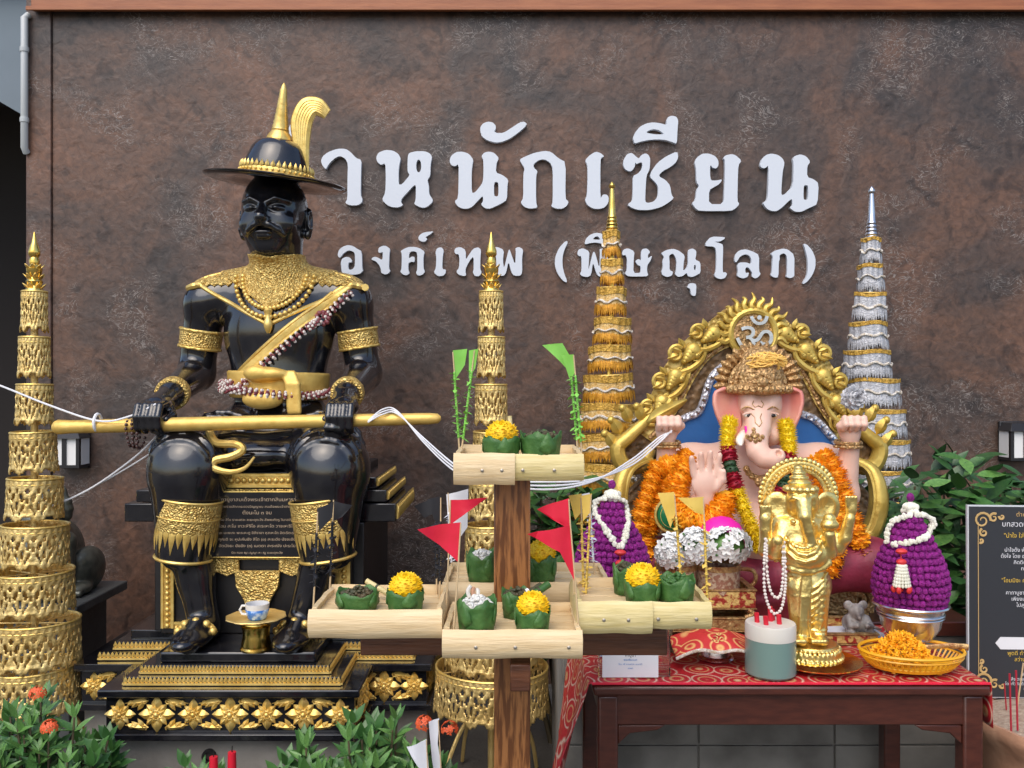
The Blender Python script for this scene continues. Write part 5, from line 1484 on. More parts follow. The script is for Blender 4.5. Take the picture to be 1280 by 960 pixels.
# arms
H.chain([e(978, 660), e(962, 680, -.01), e(957, 688, -.02)], [.024, .020, .018], .008); H.chain([e(957, 688, -.02), e(957, 662, -.03), e(957, 648, -.03)], [.018, .015, .018], .006)
H.chain([e(980, 666, -.01), e(968, 690, -.03), e(972, 676, -.06)], [.024, .02, .016], .008)
H.chain([e(1030, 660), e(1046, 685, -.005), e(1056, 672, -.02), e(1062, 648, -.03)], [.024, .020, .017, .014], .008); H.ell(e(1064, 636, -.03), (.015, .012, .022), .006)
H.chain([e(1028, 664, -.01), e(1036, 690, -.03), e(1036, 668, -.06)], [.024, .02, .016], .008); H.ell(e(1037, 656, -.065), (.024, .02, .016), .005); H.ell(e(1037, 648, -.065), (.016, .015, .014), .004)
for i in range(4):
    for cx, cy, dy in ((957, 640, -.035), (1064, 628, -.035)): H.chain([e(cx - 5 + 3.4*i, cy + 4, dy), e(cx - 6 + 4*i, cy - 7, dy - .004)], [.0052, .004], .002)
# dhoti with folds
H.cone(e(1010, 728), e(1011, 752), 22*U, 17*U, .012); H.cone(e(1014, 752, .02), e(1013, 796, .02), 17*U, 15*U, .01)
for s in (-1, 1): H.cone(e(1010 + s*11, 735, -.012), e(1011 + s*12, 798, -.012), 16*U, 9.5*U, .008)
def on_figure(pts, up=.001):
    q = []
    for x, y in pts:
        p = e(x, y, -.05); fy = H.front(p.x, p.z); fy = SY - .02 if fy is None else fy
        p = e(x, y, fy - SY); q.append(Vector((p.x, fy - up, p.z)))
    return q
folds = []
for i in range(8):                                        # swags sweeping from the hip
    y0 = 722 + i*8.5
    folds.append((on_figure([(1034 - i*.8, y0 - 6), (1029 - i*.6, y0 + 3), (1022 - i*.4, y0 + 10), (1014, y0 + 14), (1006, y0 + 16)]), .0036))
for i in range(5): folds.append((on_figure([(986 + i*3, 722), (987 + i*3, 745), (990 + i*2.6, 770), (990 + i*2.6, 792)]), .0034))
for i in range(4): folds.append((on_figure([(1003 + i*3, 716), (1001 + i*3.4, 745), (1000 + i*3.6, 775), (998 + i*4.4, 796)], .006), .0042))
for f_, r_ in folds: H.chain(f_, r_, .003)
H.chain(on_figure([(980, 706), (990, 711), (1002, 714), (1016, 714), (1028, 710), (1036, 704)]), .0085, .005)
H.chain(on_figure([(982, 672), (988, 684), (998, 692), (1008, 694), (1018, 690), (1026, 676)], .003), .0050, .003)
H.chain(on_figure([(984, 690), (994, 699), (1006, 702), (1018, 699), (1026, 690)], .003), .0040, .003)
for q in range(9): H.ell(on_figure([(985 + q*4.8, 676 + 9*math.sin(PI*q/8))], .003)[0], .0058, .002)
for s in (-1, 1):
    H.ell(e(1011 + s*13, 799, -.03), (10*U, 20*U, 6*U), .006)
    for q in range(5): H.ell(e(1011 + s*13 + (q-2)*4, 802, -.07), .006, .003)
    for q in (786, 790): H.ell(e(1011 + s*11, q, -.014), (12*U, 12*U, 2.2*U), .003)
# lotus pedestal
def slabz(py, r, hz, k_=.004): H.ell(e(1012, py), (r*U, r*U, hz*U), k_)
for y0, y1, r in ((802, 807, 34), (810, 816, 38), (819, 833, 40), (836, 843, 44)):
    sl, X, Y, Z = H.sub(e(1012, y1) - Vector((.12, .12, .02)), e(1012, y0) + Vector((.12, .12, .02)))
    c = e(1012, (y0+y1)/2); hh = (y1-y0)/2*U
    q = np.maximum(np.sqrt((X-c.x)**2 + (Y-c.y)**2) - r*U, np.abs(Z-c.z) - hh); H.put(sl, q.astype(np.float32), .004, 'u')
for q in range(40):
    a = 2*PI*q/40
    H.ell(e(1012, 808.5) + Vector((36*U*math.cos(a), 36*U*math.sin(a), 0)), (.0055, .0055, .0065), .002)
    H.ell(e(1012, 817.5) + Vector((39*U*math.cos(a+.08), 39*U*math.sin(a+.08), 0)), (.0058, .0058, .0050), .002)
    H.ell(e(1012, 826) + Vector((40.3*U*math.cos(a), 40.3*U*math.sin(a), 0)), (.0055, .0055, .0125), .002)
    H.ell(e(1012, 834.5) + Vector((41.5*U*math.cos(a+.08), 41.5*U*math.sin(a+.08), 0)), (.0055, .0055, .0045), .002)
gs = thing('gold_standing_figure', (ct.x, SY, .757), 'shiny gold standing elephant-headed figure on the red table', 'statue')
ob('figure', H.mb(), 'gold_statue', gs, angle=0)
# aureole
ac = e(998, 622, .03); m = MB()
for rr, w_ in ((36, .0075), (43, .0085)): m.tube([ac + Vector((rr*U*math.cos(a), 0, rr*U*1.0*math.sin(a))) for a in np.linspace(-.55, PI+.55, 48)], w_, 8, flat=.8)
for i in range(34):
    a = -.5 + (PI+1.0)*i/33
    m.ell(ac + Vector((48*U*math.cos(a), 0, 48*U*math.sin(a))), (.0075, .007, .0085), 7, 5)
    m.ell(ac + Vector((39.5*U*math.cos(a), -.005, 39.5*U*math.sin(a))), .006, 6, 4)
for s in (-1, 1): m.tube(bez([ac + Vector((s*38*U, 0, -.04)), ac + Vector((s*40*U, .004, -.10)), ac + Vector((s*24*U, .01, -.17))], 6), [.012]*13, 8)
ob('aureole', m, 'gold_statue', gs)
dish = MB().lathe([(.001, .004), (.085, .004), (.098, .008), (.116, .014), (.117, .017), (.098, .012), (.001, .009)], (e(1020, 845).x, SY, .752), 44)
single('gold_plate', dish, 'gold_bright', 'flat gold plate under the gold standing figure', 'plate')
nk = thing('white_bead_necklace', e(968, 765, -.06), 'two long loops of small white beads hanging from the gold figure', 'necklace')
for lp in ([(957, 672), (955, 715), (957, 745), (966, 766), (976, 762), (981, 740), (982, 715), (980, 676)], [(958, 674), (959, 715), (963, 738), (970, 747), (976, 742), (979, 715), (978, 676)]):
    pth = bez([e(x, y, -.062) for x, y in lp], 12); m = MB(); acc = 0
    for i in range(len(pth)-1):
        acc += (pth[i+1] - pth[i]).length
        if acc > .0078: m.ell(pth[i], .0045, 7, 5); acc = 0
    m.tube(pth, .0012, 4)
    ob('bead_strand', m, 'bead_white', nk)

# ================================================================ THE ALTAR TABLE
tb = thing('altar_table', (.70, 2.47, 0), 'dark reddish wooden altar table in front of the elephant god', 'table')
TX0, TX1, TF, TB = .205, 1.198, 2.20, 2.745
ob('table_top', MB().box(TX0, TX1, TF, TB, .718, .744), 'table_wood', tb, bevel=.007)
ob('apron', MB().box(TX0+.02, TX1-.02, TF+.018, TF+.040, .640, .7175), 'table_wood', tb, bevel=.003)
ob('apron', MB().box(TX0+.02, TX1-.02, TB-.040, TB-.018, .640, .7175), 'table_wood', tb, bevel=.003)
for x in (TX0+.02, TX1-.042): ob('side_rail', MB().box(x, x+.022, TF+.042, TB-.042, .64, .7175), 'table_wood', tb, bevel=.003)
for x in (TX0+.012, TX1-.062):
    for y in (TF+.012, TB-.062):
        ob('leg', MB().box(x, x+.05, y, y+.05, 0, .7165), 'table_wood', tb, bevel=.006)
for s, x in ((1, TX0+.0625), (-1, TX1-.0625)):
    ob('bracket', MB().prism([[(x, .639), (x + s*.12, .639), (x + s*.10, .626), (x + s*.03, .618), (x, .59)]], TF+.02, TF+.038), 'table_wood', tb, bevel=.003)

# red brocade cloth: lies on the top, hangs down at the left end and a little at the right
def cloth(u, v):
    # u along x, v along y; the left end hangs outside the table
    y = TF + .006 + (TB - TF - .012) * v
    s = -.36 + u * 1.40
    if s < 0:
        d = -s
        cut = .30 + .10*math.sin(v*9)
        return (TX0 - .012 - .10*min(d/.3, 1)*(.3 + .7*(1-v)) - .012*math.sin(v*14 + d*6)*min(d*8, 1), y - .05*min(d/.3, 1)*(1-v), .7485 - d*1.0 - .0*cut)
    x = TX0 - .012 + s * 1.0
    if x > TX1 + .004:
        d = x - TX1 - .004
        return (TX1 + .004 + .012*min(1, d*10), y, .7485 - d*3.6)
    return (x, y, .7485 + .0012*math.sin(x*40)*math.sin(y*33))
tcl = ob('table_cloth', MB().grid(cloth, 140, 30), 'red_cloth', None, angle=0, solid=.002, pivot=(.7, 2.45, .745))
tag(tcl, 'red brocade cloth spread over the altar table and hanging at its left', 'tablecloth')
edge = MB().tube([(TX0 - .005, TF + .0035, .7495), (TX1, TF + .0035, .7495)], .0035, 6)
ob('hem', edge, 'flag_red', tcl)

ZT = .7515                                   # the cloth's surface
def on(px, Y): return Vector(((px - 640)/F*Y, Y, ZT))
# ---- candle glass
c = on(963, 2.275); U2 = 2.275/F
cg = thing('candle_glass', c, 'round candle jar, cream above and grey green below, on the red cloth', 'candle')
ob('lower_glass', MB().lathe([(28*U2, 0), (31*U2, .006), (31*U2, .094), (.001, .094)], c, 40), 'candle_green', cg)
ob('wax_top', MB().lathe([(31*U2, .0945), (31*U2, .128), (30*U2, .133), (.001, .133)], c, 40), 'candle_cream', cg)
for dx, dy, h in ((-.034, .0, .026), (-.018, -.025, .024), (.012, .02, .03), (.018, -.018, .026), (.004, .01, .04)):
    ob('incense_stub', MB().tube([c + Vector((dx, dy, .131)), c + Vector((dx - .002, dy, .131 + h))], .0065, 8), 'red_wax', cg)

# ---- purple amaranth cones in silver bowls
PROF = [.90, .97, 1.0, .985, .94, .87, .77, .65, .53, .41, .29, .17]
def amaranth(cx, cz0, R0, Ht, Y):
    mb = MB(); rows = 15
    for j in range(rows - 1):
        f = j / (rows - 1); r = R0 * rough_lerp(PROF, f)
        n = max(6, int(2*PI*r/.0155)); z = cz0 + Ht*f
        for q in range(n):
            a = 2*PI*(q + .5*(j % 2))/n; s_ = random.uniform(.9, 1.1)
            mb.ell((cx + r*math.cos(a), Y + r*math.sin(a), z + random.uniform(-.003, .003)), (.0094*s_, .0094*s_, .0102*s_), 7, 5)
    mb.lathe([(R0*.96*rough_lerp(PROF, j/14), cz0 + Ht*j/14) for j in range(15)], (cx, Y, 0), 28)
    return mb
def phum(px, Y, zb, R0, Ht, label, blabel, gl, side):
    cx = (px - 640)/F*Y
    bowl = thing('silver_bowl', (cx, Y, ZT), blabel, 'bowl', 'silver pedestal bowls')
    b = (cx, Y, 0)
    ob('foot', MB().lathe([(.050, ZT+.0005), (.052, ZT+.005), (.040, ZT+.012), (.026, ZT+.022), (.024, zb-.096), (.032, zb-.088)], b, 32), 'silver', bowl)
    ob('bowl', MB().lathe([(.030, zb-.0875), (.058, zb-.078), (.076, zb-.050), (.086, zb+.002), (.095, zb+.009), (.0955, zb+.012), (.082, zb+.006), (.001, zb+.002)], b, 40), 'silver', bowl)
    for rz_, rr_, q_ in ((zb+.011, .0955, .004), (zb-.012, .0855, .0026), (zb-.020, .0845, .0022), (zb-.080, .052, .003)):
        ob('bowl_ring', MB().tube([(cx + rr_*math.cos(a), Y + rr_*math.sin(a), rz_) for a in np.linspace(0, 2*PI, 49)[:-1]], q_, 6, closed=True), 'silver', bowl)
    t = thing('amaranth_cone', (cx, Y, zb+.008), label, 'flower cone', 'purple flower cones in silver bowls')
    fb = ob('amaranth_blooms', amaranth(cx, zb+.014, R0, Ht, Y), 'amaranth', t); fb['kind'] = 'stuff'
    top = zb + .014 + Ht
    m = MB()
    for q in range(22):
        a = q*2.4; r = .020*math.sqrt((q % 11)/11)
        m.ell((cx + r*math.cos(a)*.9, Y + r*math.sin(a), top + .012 + .011*(q//11) - r*.4), .0095, 6, 5)
    ob('jasmine_cap', m, 'jasmine', t)
    ob('top_bud', MB().ell((cx, Y, top+.042), (.011, .011, .013), 8, 6).tube([(cx, Y, top+.02), (cx, Y, top+.04)], .005, 6), 'amaranth', t)
    g_ = thing('jasmine_garland', (cx, Y - R0, zb), gl, 'garland', 'jasmine loops on the purple cones')
    m = MB(); acc = 0
    sd2 = []
    for p in side(cx, Y, top):
        f = max(0, min(1, (p.z - zb - .014)/Ht)); rr = R0*rough_lerp(PROF, f) + .012; dx = p.x - cx
        sd2.append(Vector((cx + dx, Y - math.sqrt(max(rr*rr - dx*dx, 0)), p.z)))
    pth = bez(sd2, 10)
    for i in range(len(pth)-1):
        acc += (pth[i+1]-pth[i]).length
        if acc > .006:
            acc = 0
            for q in range(3): m.ell(pth[i] + Vector((random.uniform(-.005, .005), random.uniform(-.005, .005), random.uniform(-.004, .004))), .0062, 6, 4)
    lb = ob('jasmine_loop', m, 'jasmine', g_); lb['kind'] = 'stuff'
    e_ = pth[len(pth)//2]
    low = min(pth, key=lambda p: p.z)
    low = Vector((low.x, min(low.y, Y - math.sqrt(max((R0 + .016)**2 - (low.x - cx)**2, 0))), low.z))
    ob('red_knot', MB().ell(low + Vector((0, -.006, -.006)), (.016, .012, .008), 10, 6).tube([low, low + Vector((0, -.004, -.03))], .002, 5).ell(low + Vector((0, -.006, -.034)), (.014, .011, .009), 9, 6), 'rose_red', g_)
    m, m2 = MB(), MB()
    for q in range(14):
        a = q*2*PI/14
        for k_ in range(7):
            m.ell(low + Vector(((.010 + .0016*k_)*math.cos(a), -.008 + (.008 + .0012*k_)*math.sin(a), -.044 - .0085*k_)), .0052, 5, 4)
        if q % 3 == 0: m2.ell(low + Vector((.021*math.cos(a), -.008 + .015*math.sin(a), -.106)), (.007, .007, .010), 7, 5)
    tl = ob('tassel', m, 'jasmine', g_); tl['kind'] = 'stuff'
    ob('tassel_tips', m2, 'rose_red', g_)
def side_r(cx, Y, top):
    return [Vector((cx + x*.0022, Y, top + z*.0022)) for x, z in ((-31, -37), (-29, -24), (-22, -11), (-11, -3), (8, -1), (22, -5), (29, -12), (25, -20), (5, -27), (-15, -33), (-30, -37.5))]
def side_l(cx, Y, top):
    return [Vector((cx + .006, Y - .092, top - .115)), Vector((cx - .022, Y - .08, top - .075)), Vector((cx - .046, Y - .052, top - .035)), Vector((cx - .044, Y - .03, top - .008)), Vector((cx - .02, Y - .022, top + .008)), Vector((cx + .02, Y - .022, top + .008)), Vector((cx + .040, Y - .04, top - .02)), Vector((cx + .036, Y - .066, top - .062)), Vector((cx + .018, Y - .088, top - .108)), Vector((cx + .008, Y - .094, top - .117))]
phum(1138, 2.42, .886, .094, .246, 'purple globe flower cone right of the gold figure', 'shiny silver pedestal bowl right, behind the yellow basket', 'jasmine loop slung sideways on the right purple cone', side_r)
phum(765, 2.44, .925, .100, .240, 'purple globe flower cone left, behind the offering trays', 'silver pedestal bowl left, hidden behind the acrylic sign', 'jasmine loop hanging straight on the left purple cone', side_l)

# ---- yellow basket of petals
c = on(1139, 2.31); r = 63*2.31/F
bk = thing('yellow_basket', c, 'yellow openwork plastic basket at the front right of the table', 'basket')
rows = MB().tube([c + Vector((r*math.cos(a), .72*r*math.sin(a), .052)) for a in np.linspace(0, 2*PI, 49)[:-1]], .0045, 6, closed=True)
rows.tube([c + Vector((r*.98*math.cos(a), .70*r*math.sin(a), .040)) for a in np.linspace(0, 2*PI, 49)[:-1]], .003, 6, closed=True)
ob('basket_rim', rows, 'basket_yellow', bk)
m = MB()
for q in range(52):
    a = 2*PI*q/52
    m.tube([c + Vector((r*.98*math.cos(a), .70*r*math.sin(a), .040)), c + Vector((r*.84*math.cos(a), .60*r*math.sin(a), .018))], .0028, 4)
ob('basket_ribs', m, 'basket_yellow', bk)
ob('basket_bottom', MB().lathe([(.001, .010), (.80, .010), (.84, .018), (.82, .020), (.001, .014)], (0, 0, 0), 40).xf(Matrix.Translation(c) @ Matrix.Diagonal((r, r*.72, 1, 1))), 'basket_yellow', bk)
for q in range(4):
    a = q*PI/2 + .7
    ob('foot', MB().tube([c + Vector((r*.6*math.cos(a), .44*r*math.sin(a), .011)), c + Vector((r*.62*math.cos(a), .45*r*math.sin(a), .0005))], .006, 8), 'basket_yellow', bk)
m = MB()
for q in range(1500):
    a, f = random.random()*6.28, math.sqrt(random.random())
    x, y = .075*f*math.cos(a), .055*f*math.sin(a)
    z = .030 + .062*(1 - f**1.8) + random.uniform(-.006, .004)
    d = Vector((random.uniform(-1, 1), random.uniform(-1, 1), random.uniform(-.2, 1))).normalized()*.012
    m.petal(c + Vector((x - .028, y, z)), d, .006, (random.uniform(-.5, .5), random.uniform(-1, 0), 1), .0015, nt=2)
pt = ob('petal_heap', m, 'petals', None, angle=0); pt['kind'] = 'stuff'
tag(pt, 'heap of orange marigold petals in the yellow basket', 'petals')
sp_ = thing('brass_spoon', c + Vector((.06, .02, .06)), 'pale metal dipper lying across the yellow basket rim', 'spoon')
ob('handle', MB().tube([c + Vector((.03, .02, .050)), c + Vector((.10, .0, .062)), c + Vector((.145, -.01, .060))], [.006, .007, .009], 8, flat=.5), 'tray_gold', sp_)
ob('spoon_bowl', MB().lathe([(.001, 0), (.022, .004), (.030, .016), (.028, .017), (.018, .007), (.001, .004)], c + Vector((.010, .012, .038)), 20), 'silver', sp_)

# ---- acrylic stand with a printed card
a0, a1 = on(748, 2.25), on(838, 2.25); zt = P(0, 786, 2.25).z
ac_ = thing('acrylic_stand', (a0 + a1)/2, 'clear acrylic display box at the front left of the table', 'display box')
ob('front_pane', MB().box(a0.x, a1.x, 2.250, 2.253, ZT+.0006, zt), 'acrylic', ac_)
ob('side_pane', MB().box(a1.x-.003, a1.x, 2.2535, 2.36, ZT+.0006, zt), 'acrylic', ac_)
ob('side_pane', MB().box(a0.x, a0.x+.003, 2.2535, 2.36, ZT+.0006, zt), 'acrylic', ac_)
p0, p1 = P(753, 816, 2.243), P(823, 853.5, 2.243)
cd = thing('printed_card', ((p0.x+p1.x)/2, 2.243, p1.z), 'white card with small pale blue print leaning on the acrylic box', 'card')
ob('card', MB().box(p0.x, p1.x, 2.2435, 2.2455, max(p1.z, ZT+.0005), p0.z), 'paper_white', cd)
for i, (s, sz) in enumerate((('คำบูชา', .011), ('พระพิฆเนศ', .008), ('โอม ศรี คเณศายะ นะมะฮา', .006), ('ขอพร', .006), ('สวดบูชาด้วยใจ', .0055))):
    tm = text_mb(s, sz, align='CENTER')
    ob('print_line', tm.xf(Matrix.Translation(((p0.x+p1.x)/2, 2.2428, p0.z - .010 - .0105*i - (.016 if i == 4 else 0)))), 'book_blue' if i else 'slate', cd, smooth=False)

# ---- silver cup under a red printed cloth
c = on(894, 2.40)
single('silver_cup', MB().lathe([(.046, .0005), (.050, .004), (.046, .010), (.040, .012), (.036, .062), (.030, .070), (.001, .070)], c, 32), 'silver', 'small upturned silver cup under the printed red cloth', 'cup')
def napkin(u, v):
    x, y = (u - .5)*.26, (v - .5)*.20
    rr = math.hypot(x*.9, y)
    drop = max(0, rr - .045)
    z = ZT + .078 - .0008 - drop*.42 + .006*math.sin(math.atan2(y, x)*5)*min(1, drop*20)
    return (c.x - .012 + x*.86, c.y - .012 + y*.86, max(z, ZT + .012))
nap = ob('printed_cloth', MB().grid(napkin, 30, 24), 'om_cloth', None, angle=0, solid=.002)
tag(nap, 'red and gold printed cloth draped over the small silver cup', 'cloth')
hem = [Vector(napkin(u, 0)) for u in np.linspace(0, 1, 31)]
hm = MB()
for q in range(30):
    for k_ in range(2): hm.ell(hem[q] + (hem[q+1]-hem[q])*(k_*.5) + Vector((0, -.003, -.001)), (.003, .002, .005), 5, 4)
ob('hem', hm, 'lace_white', nap)
emb = text_mb('ॐ', .04, extrude=.0006); ea = np.array(emb.v); ec = (ea.min(0) + ea.max(0))/2
ob('om_print', emb.xf(Matrix.Translation(Vector(napkin(.52, .24)) + Vector((0, -.006, .001))) @ Matrix.Rotation(R(-50), 4, 'X') @ Matrix.Translation((-ec[0], 0, -ec[2]))), 'tray_red', nap, smooth=False)

# ---- low gilt trays
def gilt_tray(px0, px1, py0, py1, Y, dep, name, label, m1='tray_red', lift=0):
    a, b = P(px0, py1, Y), P(px1, py0, Y); z0 = max(a.z, ZT + .0006)
    t = thing(name, ((a.x+b.x)/2, Y, z0), label, 'tray', 'gilt offering trays')
    h = b.z - z0
    for (x0, x1, y0, y1) in ((a.x, b.x, Y, Y+.012), (a.x, b.x, Y+dep-.012, Y+dep), (a.x, a.x+.012, Y+.0125, Y+dep-.0125), (b.x-.012, b.x, Y+.0125, Y+dep-.0125)):
        sdd = ob('side', MB().box(x0, x1, y0, y1, z0+.004, b.z-.006), m1, t, bevel=.002)
        ob('edging', MB().box(x0-.003, x1+.003, y0-.003, y1+.003, b.z-.0055, b.z), 'tray_gold', sdd, bevel=.0015)
        ob('edging', MB().box(x0-.003, x1+.003, y0-.003, y1+.003, z0, z0+.0035), 'tray_gold', sdd, bevel=.001)
    ob('bottom', MB().box(a.x+.0125, b.x-.0125, Y+.0125, Y+dep-.0125, z0+.006, z0+.012), m1, t)
    return t, z0
gilt_tray(868, 1098, 792, 832, 2.52, .20, 'gilt_tray', 'long low gilt tray behind the candle and gold figure')
t2, z2 = gilt_tray(800, 946, 772, 790, 2.50, .17, 'gilt_stand', 'flat red and gold stand carrying the cup tray', 'tray_gold')
for x in (805, 940):
    ob('stand_leg', MB().tube([P(x, 792, 2.51), Vector((P(x, 0, 2.51).x, 2.51, ZT))], .007, 8), 'tray_gold', t2)
t3, z3 = gilt_tray(822, 945, 737, 762, 2.50, .16, 'gilt_tray', 'red and gold patterned tray holding the tea cup')
for x in (832, 936): ob('scroll_foot', MB().tube(bez([P(x, 762, 2.505), P(x+6, 768, 2.50), P(x-4, 772, 2.505)], 4), .008, 7), 'tray_gold', t3)
# tea cup on it
U5 = 2.56/F; c = P(897, 738, 2.56); c.z = z3 + .0125
tc_ = thing('tea_cup', c, 'brown and cream checked tea cup with a handle on the patterned tray', 'cup')
hh = (P(0, 704, 2.56).z - c.z)
ob('cup_body', MB().lathe([(21*U5, 0), (25*U5, .003), (27*U5, hh*.5), (28*U5, hh), (26.5*U5, hh), (24*U5, .006), (.001, .005)], c, 36), 'cup_brown', tc_)
ob('cup_rim', MB().lathe([(28.3*U5, hh*.86), (28.6*U5, hh+.001), (26*U5, hh+.001), (26*U5, hh*.9)], c, 36, caps=False), 'tray_gold', tc_)
ob('cup_handle', MB().tube(bez([c + Vector((26*U5, 0, hh*.85)), c + Vector((44*U5, -.004, hh*.80)), c + Vector((46*U5, -.004, hh*.5)), c + Vector((28*U5, 0, hh*.15))], 6), .006, 8), 'tray_gold', tc_)
c8 = P(845, 738, 2.56); c8.z = z3 + .0125
tc2 = thing('tea_cup', c8, 'second brown tea cup left of the checked one, holding white flowers', 'cup')
ob('cup_body', MB().lathe([(20*U5, 0), (24*U5, .003), (26*U5, hh), (24*U5, hh), (22*U5, .006), (.001, .005)], c8, 36), 'cup_brown', tc2)
ob('cup_rim', MB().lathe([(26.3*U5, hh*.86), (26.6*U5, hh+.001), (24*U5, hh+.001), (24*U5, hh*.9)], c8, 36, caps=False), 'tray_gold', tc2)
# white blossom bunches
def daisy(r):
    mb = MB()
    for q in range(6):
        a = q*2*PI/6; mb.petal((0, 0, 0), (r*math.cos(a), r*math.sin(a), r*.25), r*.62, (0, 0, 1), -r*.10, r*.14, nt=4, point=1.1)
    return mb
dz = mesh_of('blossom', daisy(1.0), 'flower_white'); dz2 = mesh_of('blossom_heart', MB().ell((0, 0, .10), (.17, .17, .12), 6, 4), 'leaf')
def bunch(cx, cy, Y, rx, rz, n, label):
    c = P(cx, cy, Y); t = thing('white_blossoms', c - Vector((0, 0, rz)), label, 'flowers', 'bunches of white blossoms on the cups')
    ob('greens', MB().ell(c, (rx*.8, rx*.66, rz*.8), 12, 8), 'leaf_light', t)
    for q in range(n):
        z = random.uniform(-.75, 1); a = random.uniform(PI*.95, PI*2.05); s_ = math.sqrt(1-z*z)
        d = Vector((s_*math.cos(a), s_*math.sin(a), z))
        M = Matrix.Translation(c + Vector((d.x*rx, d.y*rx*.8, d.z*rz))) @ d.to_track_quat('Z', 'Y').to_matrix().to_4x4() @ Matrix.Rotation(random.random()*6, 4, 'Z') @ Matrix.Scale(random.uniform(.019, .026), 4)
        inst('blossom', dz, t, M)
        if q % 4 == 0: inst('blossom_heart', dz2, t, M)
bunch(908, 682, 2.50, .066, .048, 46, 'large white blossom bunch over the checked tea cup, before pink paper')
bunch(868, 683, 2.48, .040, .050, 30, 'white blossom bunch in the middle, left of the checked cup')
bunch(838, 690, 2.50, .040, .050, 30, 'leftmost white blossom bunch beside the purple cone')
pk = MB().lathe([(.0, .072), (.026, .067), (.052, .050), (.066, .022), (.070, -.02)], P(902, 676, 2.56), 24, wob=lambda a, i: 1 + .04*math.sin(a*9)*i/4)
single('pink_paper_ball', pk, 'pink_paper', 'bright pink paper dome behind the largest white blossom bunch', 'paper ball')
gb = P(840, 668, 2.66)
gbo = thing('green_jewel_box', gb, 'round green and gold glass ornament among the marigolds', 'ornament')
ob('green_glass', MB().lathe([(.001, 0), (.05, 0), (.045, .014), (.03, .022), (.001, .024)], (0, 0, 0), 24).xf(Matrix.Translation(gb + Vector((0, 0, .06))) @ Matrix.Rotation(R(90), 4, 'X')), 'green_glass', gbo)
for rr in (.052, .036, .02):
    ob('gold_ring', MB().tube([gb + Vector((rr*math.cos(a), -.022 + rr*.2, .06 + rr*math.sin(a))) for a in np.linspace(0, 2*PI, 29)[:-1]], .004, 6, closed=True), 'gold', gbo)
ob('stem', MB().tube([gb + Vector((0, .0, .02)), Vector((gb.x, gb.y, ZT))], .006, 8), 'gold', gbo)
c = P(838, 728, 2.46)
om_ = thing('small_marigold_bunch', c, 'small orange marigolds peeping above the right leaf cup', 'flowers')
for i in range(5): place_bloom(om_, 'orange', c + Vector(((i-2)*.02, .01*(i % 2), .005*(i % 3))), .017)
ob('stem', MB().tube([c, Vector((c.x, c.y, ZT))], .006, 6), 'stem', om_)

# ---- mouse figurine with a blue book
c = on(1062, 2.60); c.z = P(0, 796, 2.60).z
bk_ = thing('blue_book', c, 'bright blue booklet lying behind the gold figure', 'book')
ob('cover', MB().obox(c + Vector((0, .0, .006)), (.085, .05, .006), Matrix.Rotation(R(6), 3, 'Z')), 'book_blue', bk_, bevel=.002)
ob('pages', MB().obox(c + Vector((0, .0, .016)), (.082, .047, .0035), Matrix.Rotation(R(6), 3, 'Z')), 'paper_white', bk_)
FG = Sculpt((c.x-.10, 2.50, c.z+.0), (c.x+.10, 2.70, c.z+.14), .0035)
b0 = c + Vector((.012, -.02, .020))
FG.ell(b0 + Vector((0, 0, .028)), (.042, .034, .030), .01); FG.ell(b0 + Vector((-.004, -.01, .064)), (.022, .022, .022), .01)
FG.cone(b0 + Vector((-.006, -.022, .060)), b0 + Vector((-.008, -.046, .052)), .012, .006, .008)
for s in (-1, 1):
    FG.ell(b0 + Vector((-.004 + s*.022, -.004, .080)), (.014, .006, .014), .004)
    FG.chain([b0 + Vector((s*.026, -.01, .042)), b0 + Vector((s*.030, -.034, .026)), b0 + Vector((s*.014, -.046, .030))], [.010, .008, .007], .005)
    FG.ell(b0 + Vector((s*.028, -.03, .008)), (.014, .024, .009), .006)
FG.chain([b0 + Vector((.03, .02, .012)), b0 + Vector((.06, .02, .008)), b0 + Vector((.07, -.01, .008))], [.006, .005, .003], .004)
mo = ob('mouse_figurine', FG.mb(), 'figurine', None, angle=0)
tag(mo, 'small grey and white mouse figurine sitting on the blue booklet', 'figurine')

# ================================================================ THE WOODEN OFFERING STAND
st = thing('offering_stand', (0, 1.91, 0), 'brown wooden cross-armed post carrying the offering trays', 'stand')
ob('post', MB().box(-.0385, .0390, 1.872, 1.948, 0, 1.298), 'wood_post', st, bevel=.003)
ob('cross_beam', MB().box(-.325, -.0395, 1.885, 1.935, .918, .974), 'wood_beam', st, bevel=.003)
ob('cross_beam', MB().box(.0400, .333, 1.885, 1.935, .918, .974), 'wood_beam', st, bevel=.003)
ob('cross_beam', MB().box(-.004, .036, 1.70, 1.8715, .905, .958), 'wood_beam', st, bevel=.003)
ob('cross_beam', MB().box(-.020, .020, 1.9485, 2.14, .918, .974), 'wood_beam', st, bevel=.003)
ob('end_block', MB().box(.010, .034, 1.846, 1.8712, .855, .9045), 'wood_beam', st, bevel=.002)

